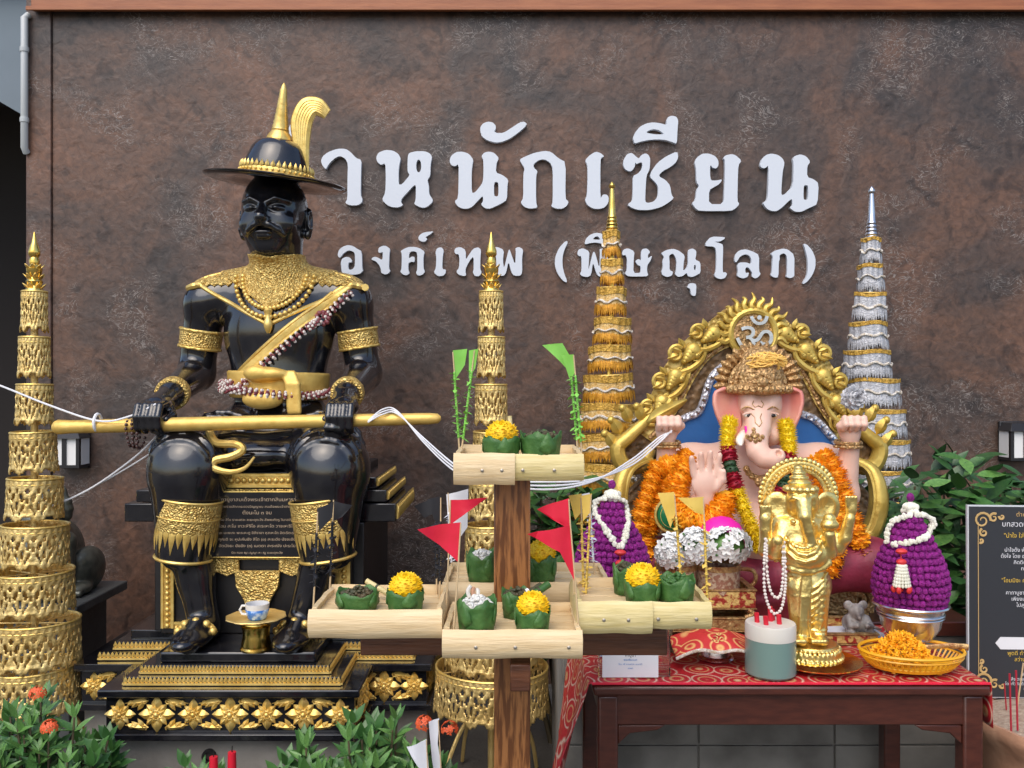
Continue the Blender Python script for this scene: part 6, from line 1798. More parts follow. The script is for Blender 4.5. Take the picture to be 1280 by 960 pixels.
def panel(x0, x1, y, z0, z1, bulge, thick=.010):
    """a split bamboo strip: rounded outside"""
    mb = MB(); n = 9; vs = []; fs = []
    prof = []
    for i in range(n):
        t = i/(n-1); z = z0 + (z1-z0)*t
        prof.append((y - bulge*math.sin(PI*t)**.6, z))
    for i in range(n-1, -1, -1):
        t = i/(n-1); prof.append((y + thick - bulge*.6*math.sin(PI*t), z0 + .003 + (z1-z0-.006)*t))
    m_ = len(prof); xs = [x0 + (x1-x0)*i/8 for i in range(9)]
    for k_, x in enumerate(xs):
        for (yy, z) in prof: vs.append((x, yy + .0012*math.sin(k_*1.7), z + .0009*math.sin(k_*1.1 + x0*30)))
    for k_ in range(8):
        for i in range(m_):
            j = (i+1) % m_; fs.append((k_*m_+i, k_*m_+j, (k_+1)*m_+j, (k_+1)*m_+i))
    fs.append(tuple(range(m_))); fs.append(tuple(8*m_ + i for i in range(m_-1, -1, -1)))
    return mb.add(vs, fs)
def tray(x0, x1, y0, y1, z0, z1, label, tint='bamboo', split=None, nails=()):
    t = thing('offering_tray', ((x0+x1)/2, (y0+y1)/2, z0), label, 'tray', 'bamboo offering trays on the stand')
    if split:
        xs = x0 + (x1-x0)*split
        ob('front_panel', panel(x0, xs, y0, z0 - .003, z1 + .001, .012), tint, t, angle=50)
        ob('front_panel', panel(xs - .012, x1, y0 + .007, z0 + .004, z1 - .002, .011), 'bamboo_green', t, angle=50)
    else: ob('front_panel', panel(x0, x1, y0, z0, z1, .012), tint, t, angle=50)
    ob('back_panel', panel(x0+.006, x1-.006, y1 - .012, z0 + .004, z1 + .006, .006), 'bamboo_in', t, angle=50)
    rz = Matrix.Rotation(R(90), 4, 'Z')
    for s, x in ((-1, x0), (1, x1)):
        p = panel(-(y1-y0)/2 + .010, (y1-y0)/2 - .014, 0, z0 + .003, z1 + .003, .006, .008)
        p.xf(Matrix.Translation((x - s*.004, (y0+y1)/2, 0)) @ Matrix.Rotation(R(90*s), 4, 'Z'))
        ob('side_panel', p, tint, t, angle=50)
    for i in range(6):
        a = y0 + .022 + (y1 - y0 - .04)*i/6
        ob('slat', MB().box(x0 + .004, x1 - .004, a + .001, a + (y1-y0-.04)/6 - .0015, z1 - .020 + .001*(i % 2), z1 - .014 + .001*(i % 2)), 'bamboo_in', t, bevel=.001)
    for f in nails:
        q = Matrix.Translation((x0 + (x1-x0)*f, y0 - .0125 + (.006 if split and f > split else 0), z0 + (z1-z0)*.45)) @ Matrix.Rotation(R(90), 4, 'X')
        ob('nail', MB().lathe([(.0032, -.002), (.0035, .001), (.001, .0022)], (0, 0, 0), 10).xf(q), 'nail', t)
    return z1 - .0128
def px2(px, Y): return (px - 640)/F*Y
def tz(py, Y): return P(0, py, Y).z
F_top = tray(px2(567, 1.80), px2(730, 1.80), 1.80, 2.00, tz(604, 1.80), tz(567, 1.80), 'topmost bamboo tray on the post, with green flags', 'bamboo', .47, (.22, .37, .53, .77))
F_left = tray(px2(386, 1.72), px2(553, 1.72), 1.72, 1.92, tz(798, 1.72), tz(762, 1.72), 'left bamboo tray with black flags', 'bamboo')
F_front = tray(px2(553, 1.666), px2(728, 1.666), 1.666, 1.866, tz(823, 1.666), tz(787, 1.666), 'front bamboo tray with red pennants', 'bamboo', None, (.24, .52, .9))
F_right = tray(px2(720, 1.72), px2(890, 1.72), 1.72, 1.92, tz(790, 1.72), tz(752, 1.72), 'right bamboo tray with yellow flags', 'bamboo_green', .56, (.2, .38, .6, .88))
F_back = tray(px2(553, 1.955), px2(764, 1.955), 1.955, 2.155, tz(760, 1.955), tz(728, 1.955), 'rear bamboo tray behind the post, with white flags', 'bamboo_in')

def leaf_cup(px, py, Y, w_px, h_px, floor, label, kind='cup'):
    x = px2(px, Y); r = w_px/2*Y/F; h = h_px*Y/F
    t = thing('leaf_cup', (x, Y, floor), label, 'leaf cup', 'banana leaf cups in the trays')
    ph = random.random()*6; N = 40
    rim = [1 + .10*math.cos(a*4 + ph)**3 for a in np.linspace(0, 2*PI, N, endpoint=False)]
    def fn(u, v):
        a = u*2*PI
        sq = 1/ (abs(math.cos(a-ph))**4 + abs(math.sin(a-ph))**4)**.25
        rr = r*(.86 + .14*v)*(.86 + .14*sq) + .0012*math.sin(a*7+ph)
        return (x + rr*math.cos(a), Y + rr*math.sin(a), floor + .0006 + h*v*(1 + (.16*math.cos(a*4+ph)**3 if v > .9 else 0)))
    ob('leaf_wall', MB().grid(fn, N, 5, True), 'banana_leaf', t, solid=.0018)
    for q in range(3):
        a = ph + q*2.1
        ob('leaf_fold', MB().petal((x + r*.92*math.cos(a), Y + r*.92*math.sin(a), floor + h*.15), (r*.10*math.cos(a), r*.10*math.sin(a), h*.95), r*.9, (math.cos(a), math.sin(a), 0), .003, nt=4, point=.6), 'banana_leaf', t, solid=.0015)
    ob('leaf_base', MB().lathe([(.001, floor + .004), (r*.84, floor + .004)], (x, Y, 0), 20, caps=False), 'banana_leaf', t)
    return Vector((x, Y, floor + h)), r, h
def marigold_in(c, r, label):
    t = thing('marigold', c - Vector((0, 0, r*.2)), label, 'marigold', 'yellow marigolds in leaf cups')
    ob('petals', bloom(r, 30, 12, .22, .03, 3, .90, 1.6).xf(Matrix.Translation(c + Vector((0, 0, r*.22))) @ Matrix.Rotation(R(18), 4, 'X') @ Matrix.Diagonal((1, 1, .82, 1))), 'marigold_yellow', t, angle=0)
    ob('calyx', MB().lathe([(.003, -.02), (r*.4, -.008), (r*.5, r*.1)], c, 12), 'leaf', t)
def filling(c, r, m_, label, name, cat):
    mb = MB()
    for q in range(60):
        a, f = random.random()*6.28, math.sqrt(random.random())
        mb.ell(c + Vector((r*.8*f*math.cos(a), r*.8*f*math.sin(a), -.006 + .016*(1-f) + random.uniform(-.002, .002))), (random.uniform(.003, .007), random.uniform(.003, .006), random.uniform(.003, .005)), 6, 4)
    mb.lathe([(r*.85, -.02), (r*.85, -.008), (.001, .002)], c, 16)
    single(name, mb, m_, label, cat)
def stick_roll(a, b, r, m_, label, name='offering_roll', cat='roll'):
    t = thing(name, a, label, cat)
    ob('roll', MB().tube([a, a + (b-a)*.5, b], r, 10), m_, t)
    ob('band', MB().tube([a + (b-a)*.55, a + (b-a)*.62], r*1.15, 10), 'banana_dry', t)
c, r, h = leaf_cup(627, 566, 1.845, 46, 25, F_top, 'left leaf cup in the topmost tray under a marigold'); marigold_in(c, .036, 'yellow marigold in the topmost tray')
c, r, h = leaf_cup(676, 566, 1.845, 50, 30, F_top, 'right leaf cup in the topmost tray, folded over'); filling(c, r, 'banana_dry', 'dark betel filling in the topmost tray', 'betel_filling', 'betel')
stick_roll(Vector((px2(641, 1.93), 1.93, F_top + .004)), P(637, 520, 1.94), .005, 'bamboo_green', 'pale green stick standing in the topmost tray')
c, r, h = leaf_cup(447, 762, 1.775, 52, 22, F_left, 'left leaf cup in the left tray, opened flat'); filling(c, r, 'banana_dry', 'dark betel filling in the left tray', 'betel_filling', 'betel')
c, r, h = leaf_cup(507, 762, 1.77, 46, 24, F_left, 'right leaf cup in the left tray under a marigold'); marigold_in(c, .035, 'yellow marigold in the left tray')
stick_roll(Vector((px2(490, 1.84), 1.84, F_left + .01)), P(458, 726, 1.86), .006, 'bamboo_green', 'pale roll leaning between the cups of the left tray')
c, r, h = leaf_cup(596, 785, 1.715, 48, 36, F_front, 'left leaf cup in the front tray with rice'); filling(c, r, 'rice', 'white rice in the left cup of the front tray', 'rice_filling', 'rice')
for i in range(3):
    single('food_piece', MB().tube(bez([c + Vector((-.014 + .008*i, .004, .004)), c + Vector((-.018 + .010*i, .008, .016)), c + Vector((-.012 + .006*i, .012, .026 - .004*i))], 4), .0042, 7), 'terracotta' if i % 2 else 'candle_cream', ('tallest', 'middle', 'shortest')[i] + ' curled pinkish food piece on the rice of the front tray', 'food')
c, r, h = leaf_cup(666, 785, 1.71, 44, 26, F_front, 'right leaf cup in the front tray under a marigold'); marigold_in(c, .033, 'yellow marigold in the front tray')
c, r, h = leaf_cup(646, 768, 1.81, 38, 30, F_front, 'rear leaf cup in the front tray holding rolls'); filling(c, r, 'banana_dry', 'dark betel filling in the rear cup of the front tray', 'betel_filling', 'betel')
stick_roll(c + Vector((.0, -.01, -.01)), P(660, 738, 1.82), .0055, 'paper_white', 'white rolled cigarette in the front tray')
stick_roll(c + Vector((.014, -.012, -.015)), P(686, 730, 1.83), .008, 'banana_leaf', 'green rolled leaf in the front tray')
stick_roll(c + Vector((.008, -.004, -.012)), P(676, 731, 1.84), .006, 'banana_dry', 'brown rolled leaf in the front tray')
c, r, h = leaf_cup(803, 752, 1.77, 44, 25, F_right, 'middle leaf cup in the right tray under a marigold'); marigold_in(c, .036, 'yellow marigold in the right tray')
c, r, h = leaf_cup(845, 752, 1.775, 46, 29, F_right, 'right leaf cup in the right tray, folded shut'); filling(c, r, 'banana_leaf', 'green leaf filling in the right tray', 'leaf_filling', 'leaf')
c, r, h = leaf_cup(783, 748, 1.84, 32, 34, F_right, 'left leaf cup in the right tray, half hidden'); filling(c, r, 'banana_dry', 'dark betel filling in the right tray', 'betel_filling', 'betel')
c, r, h = leaf_cup(603, 730, 2.03, 38, 34, F_back, 'left leaf cup in the rear tray'); filling(c, r, 'rice', 'white rice in the rear tray', 'rice_filling', 'rice')
c, r, h = leaf_cup(676, 730, 2.03, 38, 30, F_back, 'right leaf cup in the rear tray under a marigold'); marigold_in(c, .036, 'yellow marigold in the rear tray')

def flag(base, top, Y, poly, m_, label, tassel=True, group='paper flags in the trays'):
    a, b = P(*base, Y), P(*top, Y)
    t = thing('paper_flag', a, label, 'flag', group)
    ob('pole', MB().tube([a, (a+b)/2 + Vector((.001, 0, 0)), b], [.0021, .0018, .0014], 6), 'stick', t)
    q = [P(x, y, Y) for x, y in poly]
    # sheet bent slightly out of its plane
    d = (b - a).normalized()
    mb = MB().prism([[(p.x, p.z) for p in q]], Y - .0006, Y + .0006)
    bm = bmesh.new(); me = bpy.data.meshes.new('tmp'); me.from_pydata(mb.v, [], mb.f); bm.from_mesh(me)
    bmesh.ops.subdivide_edges(bm, edges=bm.edges[:], cuts=3, use_grid_fill=True)
    bm.verts.index_update()
    ph = random.random()*6
    vs = []
    for v in bm.verts:
        o = v.co.x - b.x
        vs.append((v.co.x, v.co.y + abs(o)*.25*math.sin(abs(o)*70 + ph) + .0012, v.co.z))
    fs = [tuple(v.index for v in f.verts) for f in bm.faces]
    bm.free(); bpy.data.meshes.remove(me)
    ob('sheet', MB().add(vs, fs), m_, t, angle=50)
    if tassel:
        m = MB(); n = 26; f0 = .12 if tassel is True else tassel
        for i in range(n):
            f = f0 + (.80 - f0)*i/n; c = a + (b-a)*f; an = i*1.9
            m.petal(c, (.013*math.cos(an), .013*math.sin(an), random.uniform(-.012, .008)), .011, (0, random.uniform(-.4, .4), 1), .001, nt=2)
            m.ell(c, (.0032, .0032, .0055), 5, 4)
        ob('paper_curl', m, m_, t, angle=0)
flag((574, 560), (566, 440), 1.97, [(566, 438), (584, 436), (581, 456), (568, 476)], 'flag_green', 'leftmost green paper flag on the topmost tray')
flag((577, 562), (593, 438), 1.93, [(586, 438), (598, 436), (594, 460), (586, 474)], 'flag_green', 'second green paper flag from the left on the topmost tray')
flag((722, 562), (712, 448), 1.97, [(678, 431), (703, 429), (713, 446), (717, 470), (700, 452)], 'flag_green', 'third green paper flag from the left, widest, on the topmost tray')
flag((727, 565), (717, 444), 1.92, [(702, 444), (717, 443), (719, 466), (712, 474)], 'flag_green', 'rightmost green paper flag on the topmost tray')
flag((556, 800), (563, 625), 1.80, [(563, 625), (610, 623), (584, 640), (563, 656)], 'flag_red', 'upper left red pennant pointing right over the front tray', False)
flag((566, 800), (576, 654), 1.70, [(523, 660), (576, 653), (574, 704)], 'flag_red', 'lower left red pennant pointing left over the front tray', False)
flag((720, 795), (711, 624), 1.80, [(671, 636), (711, 623), (712, 661), (690, 650)], 'flag_red', 'upper right red pennant pointing left over the front tray', False)
flag((724, 798), (713, 656), 1.70, [(659, 669), (713, 656), (718, 726), (700, 690)], 'flag_red', 'lower right red pennant with a long tail over the front tray', False)
flag((730, 760), (726, 622), 1.90, [(711, 620), (727, 617), (727, 640), (719, 650)], 'flag_yellow', 'leftmost yellow paper flag on the right tray')
flag((731, 765), (739, 618), 1.84, [(727, 620), (740, 617), (738, 640), (729, 652)], 'flag_yellow', 'second yellow paper flag from the left on the right tray')
flag((853, 752), (843, 618), 1.90, [(823, 617), (843, 615), (845, 640), (838, 660)], 'flag_yellow', 'third yellow paper flag from the left on the right tray')
flag((885, 768), (879, 622), 1.84, [(848, 623), (880, 621), (880, 644), (868, 640)], 'flag_yellow', 'rightmost yellow paper flag on the right tray')
flag((391, 770), (397, 640), 1.86, [(396, 636), (416, 628), (414, 648), (399, 664)], 'flag_black', 'leftmost black paper flag on the left tray', .3)
flag((411, 758), (417, 625), 1.90, [(416, 626), (440, 632), (428, 646), (416, 652)], 'flag_black', 'second black paper flag from the left on the left tray', .3)
flag((546, 762), (544, 625), 1.90, [(518, 632), (545, 622), (546, 640), (530, 648)], 'flag_black', 'third black paper flag from the left on the left tray', .3)
flag((549, 768), (551, 622), 1.86, [(534, 624), (552, 620), (552, 650), (545, 655)], 'flag_black', 'rightmost black paper flag on the left tray', .3)
flag((744, 735), (736, 620), 2.10, [(727, 618), (737, 616), (740, 648), (732, 640)], 'flag_white', 'right white paper flag on the rear tray', .3)
flag((566, 738), (560, 616), 2.12, [(558, 618), (585, 612), (584, 660), (562, 690)], 'flag_white', 'left white paper flag on the rear tray', .3)

# ================================================================ SACRED THREAD
def thread(name, pts, label, r=.0036, strands=2):
    t = thing(name, pts[0], label, 'string', 'white sacred threads')
    for s in range(strands):
        off = Vector((0, .004*s, .0095*s))
        pth = bez([Vector(p) + off*(math.sin(i*1.3) if 0 < i < len(pts)-1 else .3) for i, p in enumerate(pts)], 8)
        ob('strand', MB().tube(pth, r, 6), 'string', t)
thread('white_thread', [P(-60, 462, 3.2), P(0, 482, 3.2), P(60, 506, 3.19), P(122, 526, 3.172), P(160, 521, 3.16), P(195, 505, 3.17)], 'white thread from the left edge to the gold rod', .0036, 1)
thread('white_thread', [P(205, 535, 3.24), P(175, 566, 3.30), P(130, 600, 3.36), P(95, 620, 3.36), P(60, 634, 3.32)], 'white thread sagging from the left hand to the gold pagoda', .0036, 1)
thread('white_thread', [P(215, 548, 3.25), P(180, 572, 3.30), P(140, 596, 3.36), P(110, 612, 3.37)], 'thin white thread beside the one sagging to the gold pagoda', .003, 1)
thread('white_thread', [P(460, 528, 3.168), P(478, 518, 3.165), P(496, 517, 3.168), P(530, 548, 2.9), P(570, 582, 2.5), P(610, 602, 2.3), P(680, 612, 2.3), P(740, 602, 2.4), P(790, 574, 2.6), P(825, 546, 2.74), P(840, 540, 2.745)], 'double white thread from the rod to the elephant god hand', .0026, 3)
ob('thread_tie', MB().tube([P(122, 519, 3.2) + Vector((0, .031*math.cos(a), -.031 + .031*math.sin(a) + .004)) for a in np.linspace(0, 2*PI, 13)[:-1]], .006, 6, closed=True), 'string', None)
tag(bpy.data.objects['thread_tie'], 'white knot of thread tied round the left end of the rod', 'string', 'white sacred threads')

# ================================================================ PLANTS
def leaf_mb(L, W, fold, droop): return MB().petal((0, 0, 0), (0, 0, L), W, (0, -1, 0), fold, droop, nt=7, point=.8)
LV = {k_: mesh_of('leaf_' + k_, leaf_mb(1, w_, -.05, dr), m_) for k_, w_, dr, m_ in (('ixora', .28, .16, 'leaf_light'), ('ixora_dark', .28, .12, 'leaf'), ('hedge', .46, .20, 'leaf'), ('hedge_dark', .46, .14, 'leaf_dark'), ('hedge_light', .44, .2, 'leaf_light'))}
def join_leaves(items):
    base = leaf_mb(1, .42, -.05, .16); bv = np.array([tuple(p) + (1,) for p in base.v]).T
    mb = MB()
    for M in items:
        o = len(mb.v); q = (np.array(M) @ bv)[:3].T
        mb.v += [tuple(p) for p in q.tolist()]; mb.f += [tuple(i + o for i in f) for f in base.f]
    return mb
def orient(c, d, s, roll=0):
    d = Vector(d).normalized(); q = d.to_track_quat('Z', 'Y').to_matrix().to_4x4()
    return Matrix.Translation(c) @ q @ Matrix.Rotation(roll, 4, 'Z') @ Matrix.Scale(s, 4)
def out_leaf(c, d, s):
    """leaf along d whose upper face looks up and outward"""
    d = Vector(d).normalized(); n = Vector((d.x*.2, d.y*.2 - .5, 1.0)); n = (n - d*n.dot(d)).normalized()
    x = d.cross(n)*1.0
    M = Matrix((( -x.x, -n.x, d.x), (-x.y, -n.y, d.y), (-x.z, -n.z, d.z))).to_4x4()
    return Matrix.Translation(c) @ M @ Matrix.Scale(s, 4)
def ixora(cx, cy, w_, dep, h, n, label, blooms=(), big=260):
    t = thing('ixora_shrub', (cx, cy, 0), label, 'shrub', 'ixora shrubs along the front')
    st_, rest, cnt = MB(), [], 0
    tips = []
    for i in range(n):
        a = random.random()*6.28; f = math.sqrt(random.random())
        tip = Vector((cx + w_*f*math.cos(a), cy + dep*f*math.sin(a), h*(1.0 - .38*f*f)*random.uniform(.70, 1.06)))
        tips.append(tip)
    tips.sort(key=lambda p: p.y - p.z*.6)
    for tip in tips:
        st_.tube(bez([Vector((cx + (tip.x-cx)*.3, cy + (tip.y-cy)*.3, 0)), Vector((cx + (tip.x-cx)*.75, cy + (tip.y-cy)*.75, tip.z*.5)), tip], 4), [.007, .0065, .006, .0055, .005, .0045, .004, .0035, .003], 5)
        for lev in range(3):
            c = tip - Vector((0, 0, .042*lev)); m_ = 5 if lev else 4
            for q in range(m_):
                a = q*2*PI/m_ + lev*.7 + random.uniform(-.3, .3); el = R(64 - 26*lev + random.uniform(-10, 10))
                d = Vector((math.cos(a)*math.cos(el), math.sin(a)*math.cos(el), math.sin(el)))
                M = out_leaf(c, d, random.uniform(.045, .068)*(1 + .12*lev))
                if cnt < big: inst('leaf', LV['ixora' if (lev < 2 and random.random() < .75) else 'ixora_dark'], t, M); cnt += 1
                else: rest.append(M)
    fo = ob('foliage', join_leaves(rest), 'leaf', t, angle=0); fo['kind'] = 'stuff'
    ob('stems', st_, 'stem', t)
    for (x, y, z) in blooms:
        m = MB()
        for q in range(34):
            d = Vector((random.uniform(-1, 1), random.uniform(-1, 1), random.uniform(-.1, 1))).normalized()
            c = Vector((x, y, z)) + d*.024
            for k_ in range(4):
                an = k_*PI/2 + q; u = d.orthogonal().normalized(); v = d.cross(u)
                m.petal(c, (u*math.cos(an) + v*math.sin(an))*.010, .007, d, .001, nt=2)
        ob('flower_head', m, 'ixora', t, angle=0)
def at(px, py, Y): p = P(px, py, Y); return (p.x, p.y, p.z)
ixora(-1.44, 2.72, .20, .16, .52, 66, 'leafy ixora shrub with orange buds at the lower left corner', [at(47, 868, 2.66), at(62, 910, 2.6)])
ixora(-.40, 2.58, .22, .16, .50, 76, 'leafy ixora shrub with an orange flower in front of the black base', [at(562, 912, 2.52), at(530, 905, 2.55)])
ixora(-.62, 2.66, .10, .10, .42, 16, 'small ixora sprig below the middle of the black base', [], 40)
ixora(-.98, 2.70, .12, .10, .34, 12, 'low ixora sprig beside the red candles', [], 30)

def hedge(cx, cy, w_, dep, h0, h1, n, label, big=110):
    t = thing('hedge_shrub', (cx, cy, 0), label, 'shrub', 'glossy broad-leaved shrubs behind the altar')
    items = []
    for i in range(n):
        x = cx + random.uniform(-1, 1)*w_; y = cy + random.uniform(-1, 1)*dep; z = random.uniform(h0, h1 - .10*abs(x-cx)/w_ + .04*math.sin(x*23))
        a = random.uniform(PI*.9, PI*2.1); el = R(random.uniform(-25, 55))
        d = Vector((math.cos(a)*math.cos(el), math.sin(a)*math.cos(el), math.sin(el)))
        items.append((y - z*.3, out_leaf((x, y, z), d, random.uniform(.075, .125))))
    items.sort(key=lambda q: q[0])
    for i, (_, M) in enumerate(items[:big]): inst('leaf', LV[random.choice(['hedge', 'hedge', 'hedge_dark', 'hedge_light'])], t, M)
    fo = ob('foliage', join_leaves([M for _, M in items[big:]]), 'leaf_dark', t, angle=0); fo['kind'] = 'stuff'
    m = MB()
    for i in range(9):
        x = cx + (i-4)/4*w_*.8
        m.tube(bez([(cx + (x-cx)*.4, cy, 0), (x, cy + .03*math.sin(i), h1*.5), (x + .03*math.sin(i*2), cy, h1*.93)], 5), [.012 - .0008*j for j in range(11)], 6)
    ob('stems', m, 'stem', t)
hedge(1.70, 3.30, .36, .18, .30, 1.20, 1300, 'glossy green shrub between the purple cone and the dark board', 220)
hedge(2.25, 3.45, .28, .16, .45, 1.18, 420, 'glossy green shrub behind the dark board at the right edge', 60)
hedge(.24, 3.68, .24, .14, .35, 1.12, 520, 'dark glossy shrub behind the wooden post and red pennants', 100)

# ================================================================ RIGHT EDGE: BOARD AND INCENSE POT
BY = 2.62; k0 = P(1209, 632, BY); 
bx0, bx1, bz0, bz1 = P(1210, 0, BY).x, P(1210, 0, BY).x + .43, P(0, 872, BY).z, P(0, 632, BY).z
tilt = Matrix.Translation((bx0, BY, bz0)) @ Matrix.Rotation(R(-1.5), 4, 'X') @ Matrix.Rotation(R(0.6), 4, 'Y') @ Matrix.Translation((-bx0, -BY, -bz0))
bo_ = thing('prayer_board', ((bx0+bx1)/2, BY, 0), 'dark grey prayer board with white and yellow Thai text at right', 'board')
ob('board_edge', MB().box(bx0, bx1, BY, BY+.010, bz0, bz1).xf(tilt), 'board_edge', bo_)
ob('board_face', MB().box(bx0+.004, bx1-.004, BY-.003, BY-.0003, bz0+.004, bz1-.004).xf(tilt), 'board', bo_)
bc = (bx0+bx1)/2 + .005; hgt = bz1 - bz0
rows = [(.955, .022, 'ink_gold', 'ตำหนักเซียน องค์เทพ'), (.905, .027, 'ink_white', 'บทสวดบูชา องค์พระพิฆเนศ'), (.845, .022, 'ink_yellow', '"นำใจ ใส่จิต ให้สุข กับสิ่งที่ขอพร"'),
        (.770, .019, 'ink_white', 'นำใจตั้ง พ้าเจตนา จุดธูปเทียน ๙ ดอก'), (.738, .019, 'ink_white', 'ตั้งใจ โดย อธิษฐานด้วยจิต ตั้งนะโม ๓ จบ'), (.706, .019, 'ink_white', 'คิดดีด้วยใจ ทำดีด้วย ศรัทธา'), (.674, .019, 'ink_white', 'กรุณา รำลึกคุณ บูชา'),
        (.612, .021, 'ink_yellow', '"โอมมิจะ ศรี ใช้เรียกขอพร องค์เทพ"'), (.548, .019, 'ink_white', 'คาถาบูชา ให้โชคลาภ ร่ำรวย เงินทอง'), (.516, .019, 'ink_white', 'เพียงเอ่ยนาม คุ้มครองป้องกัน'), (.484, .019, 'ink_white', 'ไปสุข กำไร ค้าขายดี มีโชค'),
        (.425, .019, 'ink_white', 'โอมะ คะชา นะนัง'), (.393, .019, 'ink_white', 'ศิวะ สุตัง'), (.361, .019, 'ink_white', 'ปะระมัง สุริยะเทวะ'), (.329, .019, 'ink_white', 'นะมามิ สุข'),
        (.235, .020, 'ink_yellow', 'พูดดี ทำบุญ ไหว้พร้อม จิตใจสงบ'), (.203, .020, 'ink_yellow', 'สว่างใส กราบไหว้ องค์เทพ'), (.171, .020, 'ink_yellow', 'สมปรารถนา'),
        (.125, .015, 'ink_white', 'คำเสริมสิริมงคล องค์เทพ'), (.101, .015, 'ink_white', 'สิ่งใดขอพรให้สำเร็จ สมดังใจ ทุกประการ'), (.077, .015, 'ink_white', 'โดยทั่วกันด้วยบุญกุศล ขอให้ร่ำรวย มั่งมี ศรีสุข'), (.053, .015, 'ink_white', 'คุ้มครองรักษา เจริญยิ่ง')]
for f, sz, m_, s in rows:
    ob('text_line', text_mb(s, sz*.82).xf(tilt @ Matrix.Translation((bc, BY-.0042, bz0 + hgt*f - sz*.3))), m_, bo_, smooth=False)
ar = [(bc-.14, 0), (bc-.125, .018), (bc+.12, .018), (bc+.135, 0), (bc+.12, -.018), (bc-.125, -.018)]
ob('text_badge', MB().prism([[(x, bz0 + hgt*.285 + z) for x, z in ar]], BY-.0046, BY-.0032).xf(tilt), 'ink_white', bo_)
for x in (bx0+.030, bx1-.030): ob('inner_border', MB().box(x-.001, x+.001, BY-.0044, BY-.0032, bz0+.06, bz1-.05).xf(tilt), 'ink_gold', bo_)
for cx_, cz_, sg in ((bx0+.042, bz1-.045, 1), (bx0+.042, bz0+.05, -1)):
    m = MB(); s0 = .026
    for k_, (ox, oz, rr, tn) in enumerate(((0, 0, 1, 1.5), (.034, .008*sg, .55, 1.2), (.004, -.036*sg, .5, 1.2), (.058, .012*sg, .35, 1), (-.004, -.060*sg, .3, 1))):
        pts = [Vector((cx_ + ox + s0*rr*(1-.8*t)*math.cos(t*tn*6.28 + k_), BY-.005, cz_ + oz + s0*rr*(1-.8*t)*math.sin(t*tn*6.28 + k_))) for t in np.linspace(0, 1, 22)]
        m.tube(pts, [.0042*(1-.6*t) for t in np.linspace(0, 1, 22)], 5, flat=.3)
    ob('corner_ornament', m.xf(tilt), 'ink_gold', bo_)
m = MB()
for x in (bx0+.09, bx1-.09): m.bar((x, BY+.0155, 0), (x, BY+.05, bz0+.30), .02, .012)
m.bar((bx0+.06, BY-.005, bz0-.014), (bx1-.06, BY-.005, bz0-.014), .012, .05)
m.bar(((bx0+bx1)/2, BY+.42, 0), ((bx0+bx1)/2, BY+.085, bz0+.28), .02, .012)
ob('easel', m, 'black_metal', bo_)

pc_ = Vector((1.545, 2.42, 0)); pz = .585
pot = thing('incense_pot', pc_, 'round terracotta incense pot with a wavy rim, lower right corner', 'pot')
wb = lambda a, i: 1 + (.014*math.sin(a*14) if i >= 5 else .002*math.sin(a*5))
ob('pot_wall', MB().lathe([(.13, 0), (.15, .02), (.19, .20), (.22, .38), (.225, .48), (.235, .515), (.262, .545), (.268, .568), (.262, pz), (.244, pz-.004), (.232, pz-.03)], pc_, 72, wob=wb, caps=False), 'terracotta', pot)
ob('sand', MB().lathe([(.236, pz-.028), (.16, pz-.012), (.08, pz-.004), (.001, pz)], pc_, 40, caps=False, wob=lambda a, i: 1 + .01*math.sin(a*6+i)), 'sand', pot)
for i in range(9):
    a, rr = random.random()*6.28, random.uniform(.02, .15)
    b_ = pc_ + Vector((-.08 + rr*math.cos(a)*.8, rr*math.sin(a)*.8, pz - .012))
    single('incense_stick', MB().tube([b_, b_ + Vector((random.uniform(-.012, .012), random.uniform(-.012, .012), random.uniform(.07, .15)))], .0022, 6), 'incense' if i % 3 else 'stick', 'thin burnt incense stick standing in the sand of the terracotta pot', 'incense stick', 'burnt incense sticks in the pot')
for px, py, Y in ((1262, 842, 2.35), (1270, 838, 2.36)):
    b_ = P(px+2, 905, Y); b_.z = pz - .014
    single('tall_incense_stick', MB().tube([b_, P(px, py, Y)], .0028, 6), 'incense', ('left' if px < 1265 else 'right') + ' one of two tall red incense sticks before the board', 'incense stick')

# ================================================================ LEFT: LION ON A LEDGE
lg = thing('stone_ledge', (-2.02, 4.0, 0), 'dark slate ledge behind the left gold pagoda', 'ledge')
ob('slab', MB().box(-2.29, -1.79, 3.62, 4.10, .545, .585), 'slate', lg, bevel=.006)
ob('support', MB().box(-2.25, -1.86, 3.70, 4.04, 0, .5445), 'slate', lg, bevel=.004)
LS = Sculpt((-2.32, 3.62, .58), (-1.62, 4.2, 1.16), .008)
l = lambda x, y, z: Vector((-2.02 + x, 3.88 + y, .585 + z*.9))
LS.ell(l(-.05, .10, .17), (.12, .15, .16), .05); LS.ell(l(-.02, -.02, .27), (.10, .10, .13), .05)
LS.ell(l(-.01, -.07, .41), (.085, .09, .085), .03); LS.ell(l(.0, -.14, .385), (.055, .06, .045), .02)
LS.ell(l(.0, -.165, .36), (.04, .04, .025), .015)
for i in range(16):
    a = i*2*PI/16; LS.ell(l(-.01 + .085*math.cos(a), -.03, .41 + .085*math.sin(a)), (.026, .03, .026), .008)
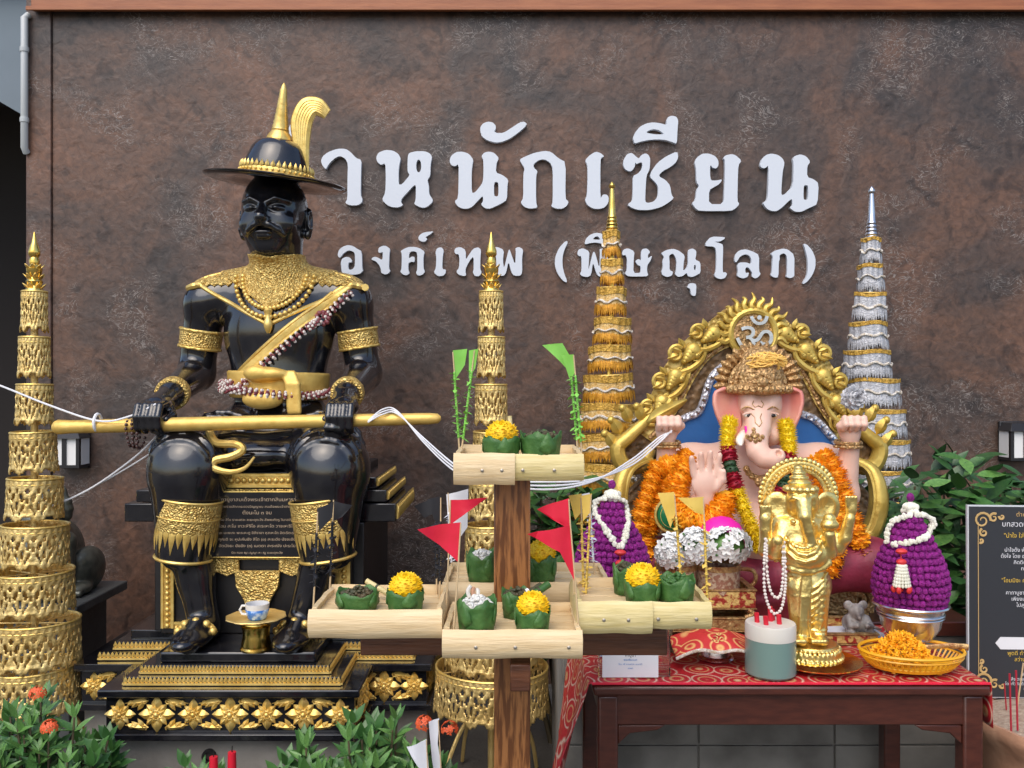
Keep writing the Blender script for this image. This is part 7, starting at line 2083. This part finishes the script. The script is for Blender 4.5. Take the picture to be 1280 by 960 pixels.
for s in (-1, 1):
    LS.ell(l(s*.055, -.03, .49), (.02, .015, .028), .008)
    LS.chain([l(s*.075, -.06, .25), l(s*.085, -.10, .14), l(s*.085, -.11, .05)], [.055, .045, .040], .02)
    LS.ell(l(s*.085, -.145, .028), (.045, .055, .028), .015)
    for q in range(4): LS.ell(l(s*.085 - .032 + .021*q, -.195, .020), (.011, .018, .016), .004)
    LS.ell(l(s*.12, .06, .10), (.06, .12, .10), .03); LS.ell(l(s*.14, -.05, .028), (.045, .07, .028), .015)
    for q in range(4): LS.ell(l(s*.14 - .032 + .021*q, -.115, .020), (.011, .018, .016), .004)
    LS.ell(l(s*.035, -.155, .42), (.013, .01, .013), .004)
LS.chain([l(-.09, -.10, .32), l(0, -.155, .29), l(.09, -.10, .32)], .014, .008)
for i in range(7): LS.ell(l(.10*math.sin(R(-60 + 20*i)), -.03 - .105*math.cos(R(-60+20*i)), .24), (.016, .016, .022), .006)
lo_ = ob('lion_statue', LS.mb(), 'bronze', None, angle=0)
tag(lo_, 'dark bronze guardian lion half hidden behind the left gold pagoda', 'statue')

# ================================================================ SMALL THINGS AT THE LOWER EDGE
cpz = Vector((px2(282, 2.62), 2.62, 0))
pt_ = thing('sand_pot', cpz, 'small grey sand pot holding two red candles, lower edge', 'pot')
ob('pot_wall', MB().lathe([(.07, 0), (.085, .02), (.095, .30), (.090, .305), (.086, .28), (.001, .275)], cpz, 32), 'concrete', pt_)
for px, py, lab in ((267, 942, 'left and lower red candle of a pair at the bottom edge'), (290, 936, 'right and taller red candle of a pair at the bottom edge')):
    top = P(px, py + 4, 2.60); b_ = Vector((top.x, 2.60, .2755))
    cn = thing('red_candle', b_, lab, 'candle')
    ob('wax', MB().tube([b_, b_ + (top-b_)*.5, top], [.0135, .0135, .012], 12), 'red_wax', cn)
    ob('wick', MB().tube([top, top + Vector((.001, 0, .018))], .0018, 5), 'black_matte', cn)
for base, top, Y, poly, lab in (((553, 1010), (548, 900), 2.40, [(536, 902), (549, 898), (547, 930), (553, 965), (546, 990), (540, 950)], 'tall white cloth strip before the ixora'),
                                ((536, 1010), (533, 925), 2.36, [(508, 935), (533, 924), (536, 960), (534, 975)], 'white triangular cloth pennant at the bottom edge')):
    flag(base, top, Y, poly, 'flag_white', lab, False, 'white cloth pennants at the lower edge')
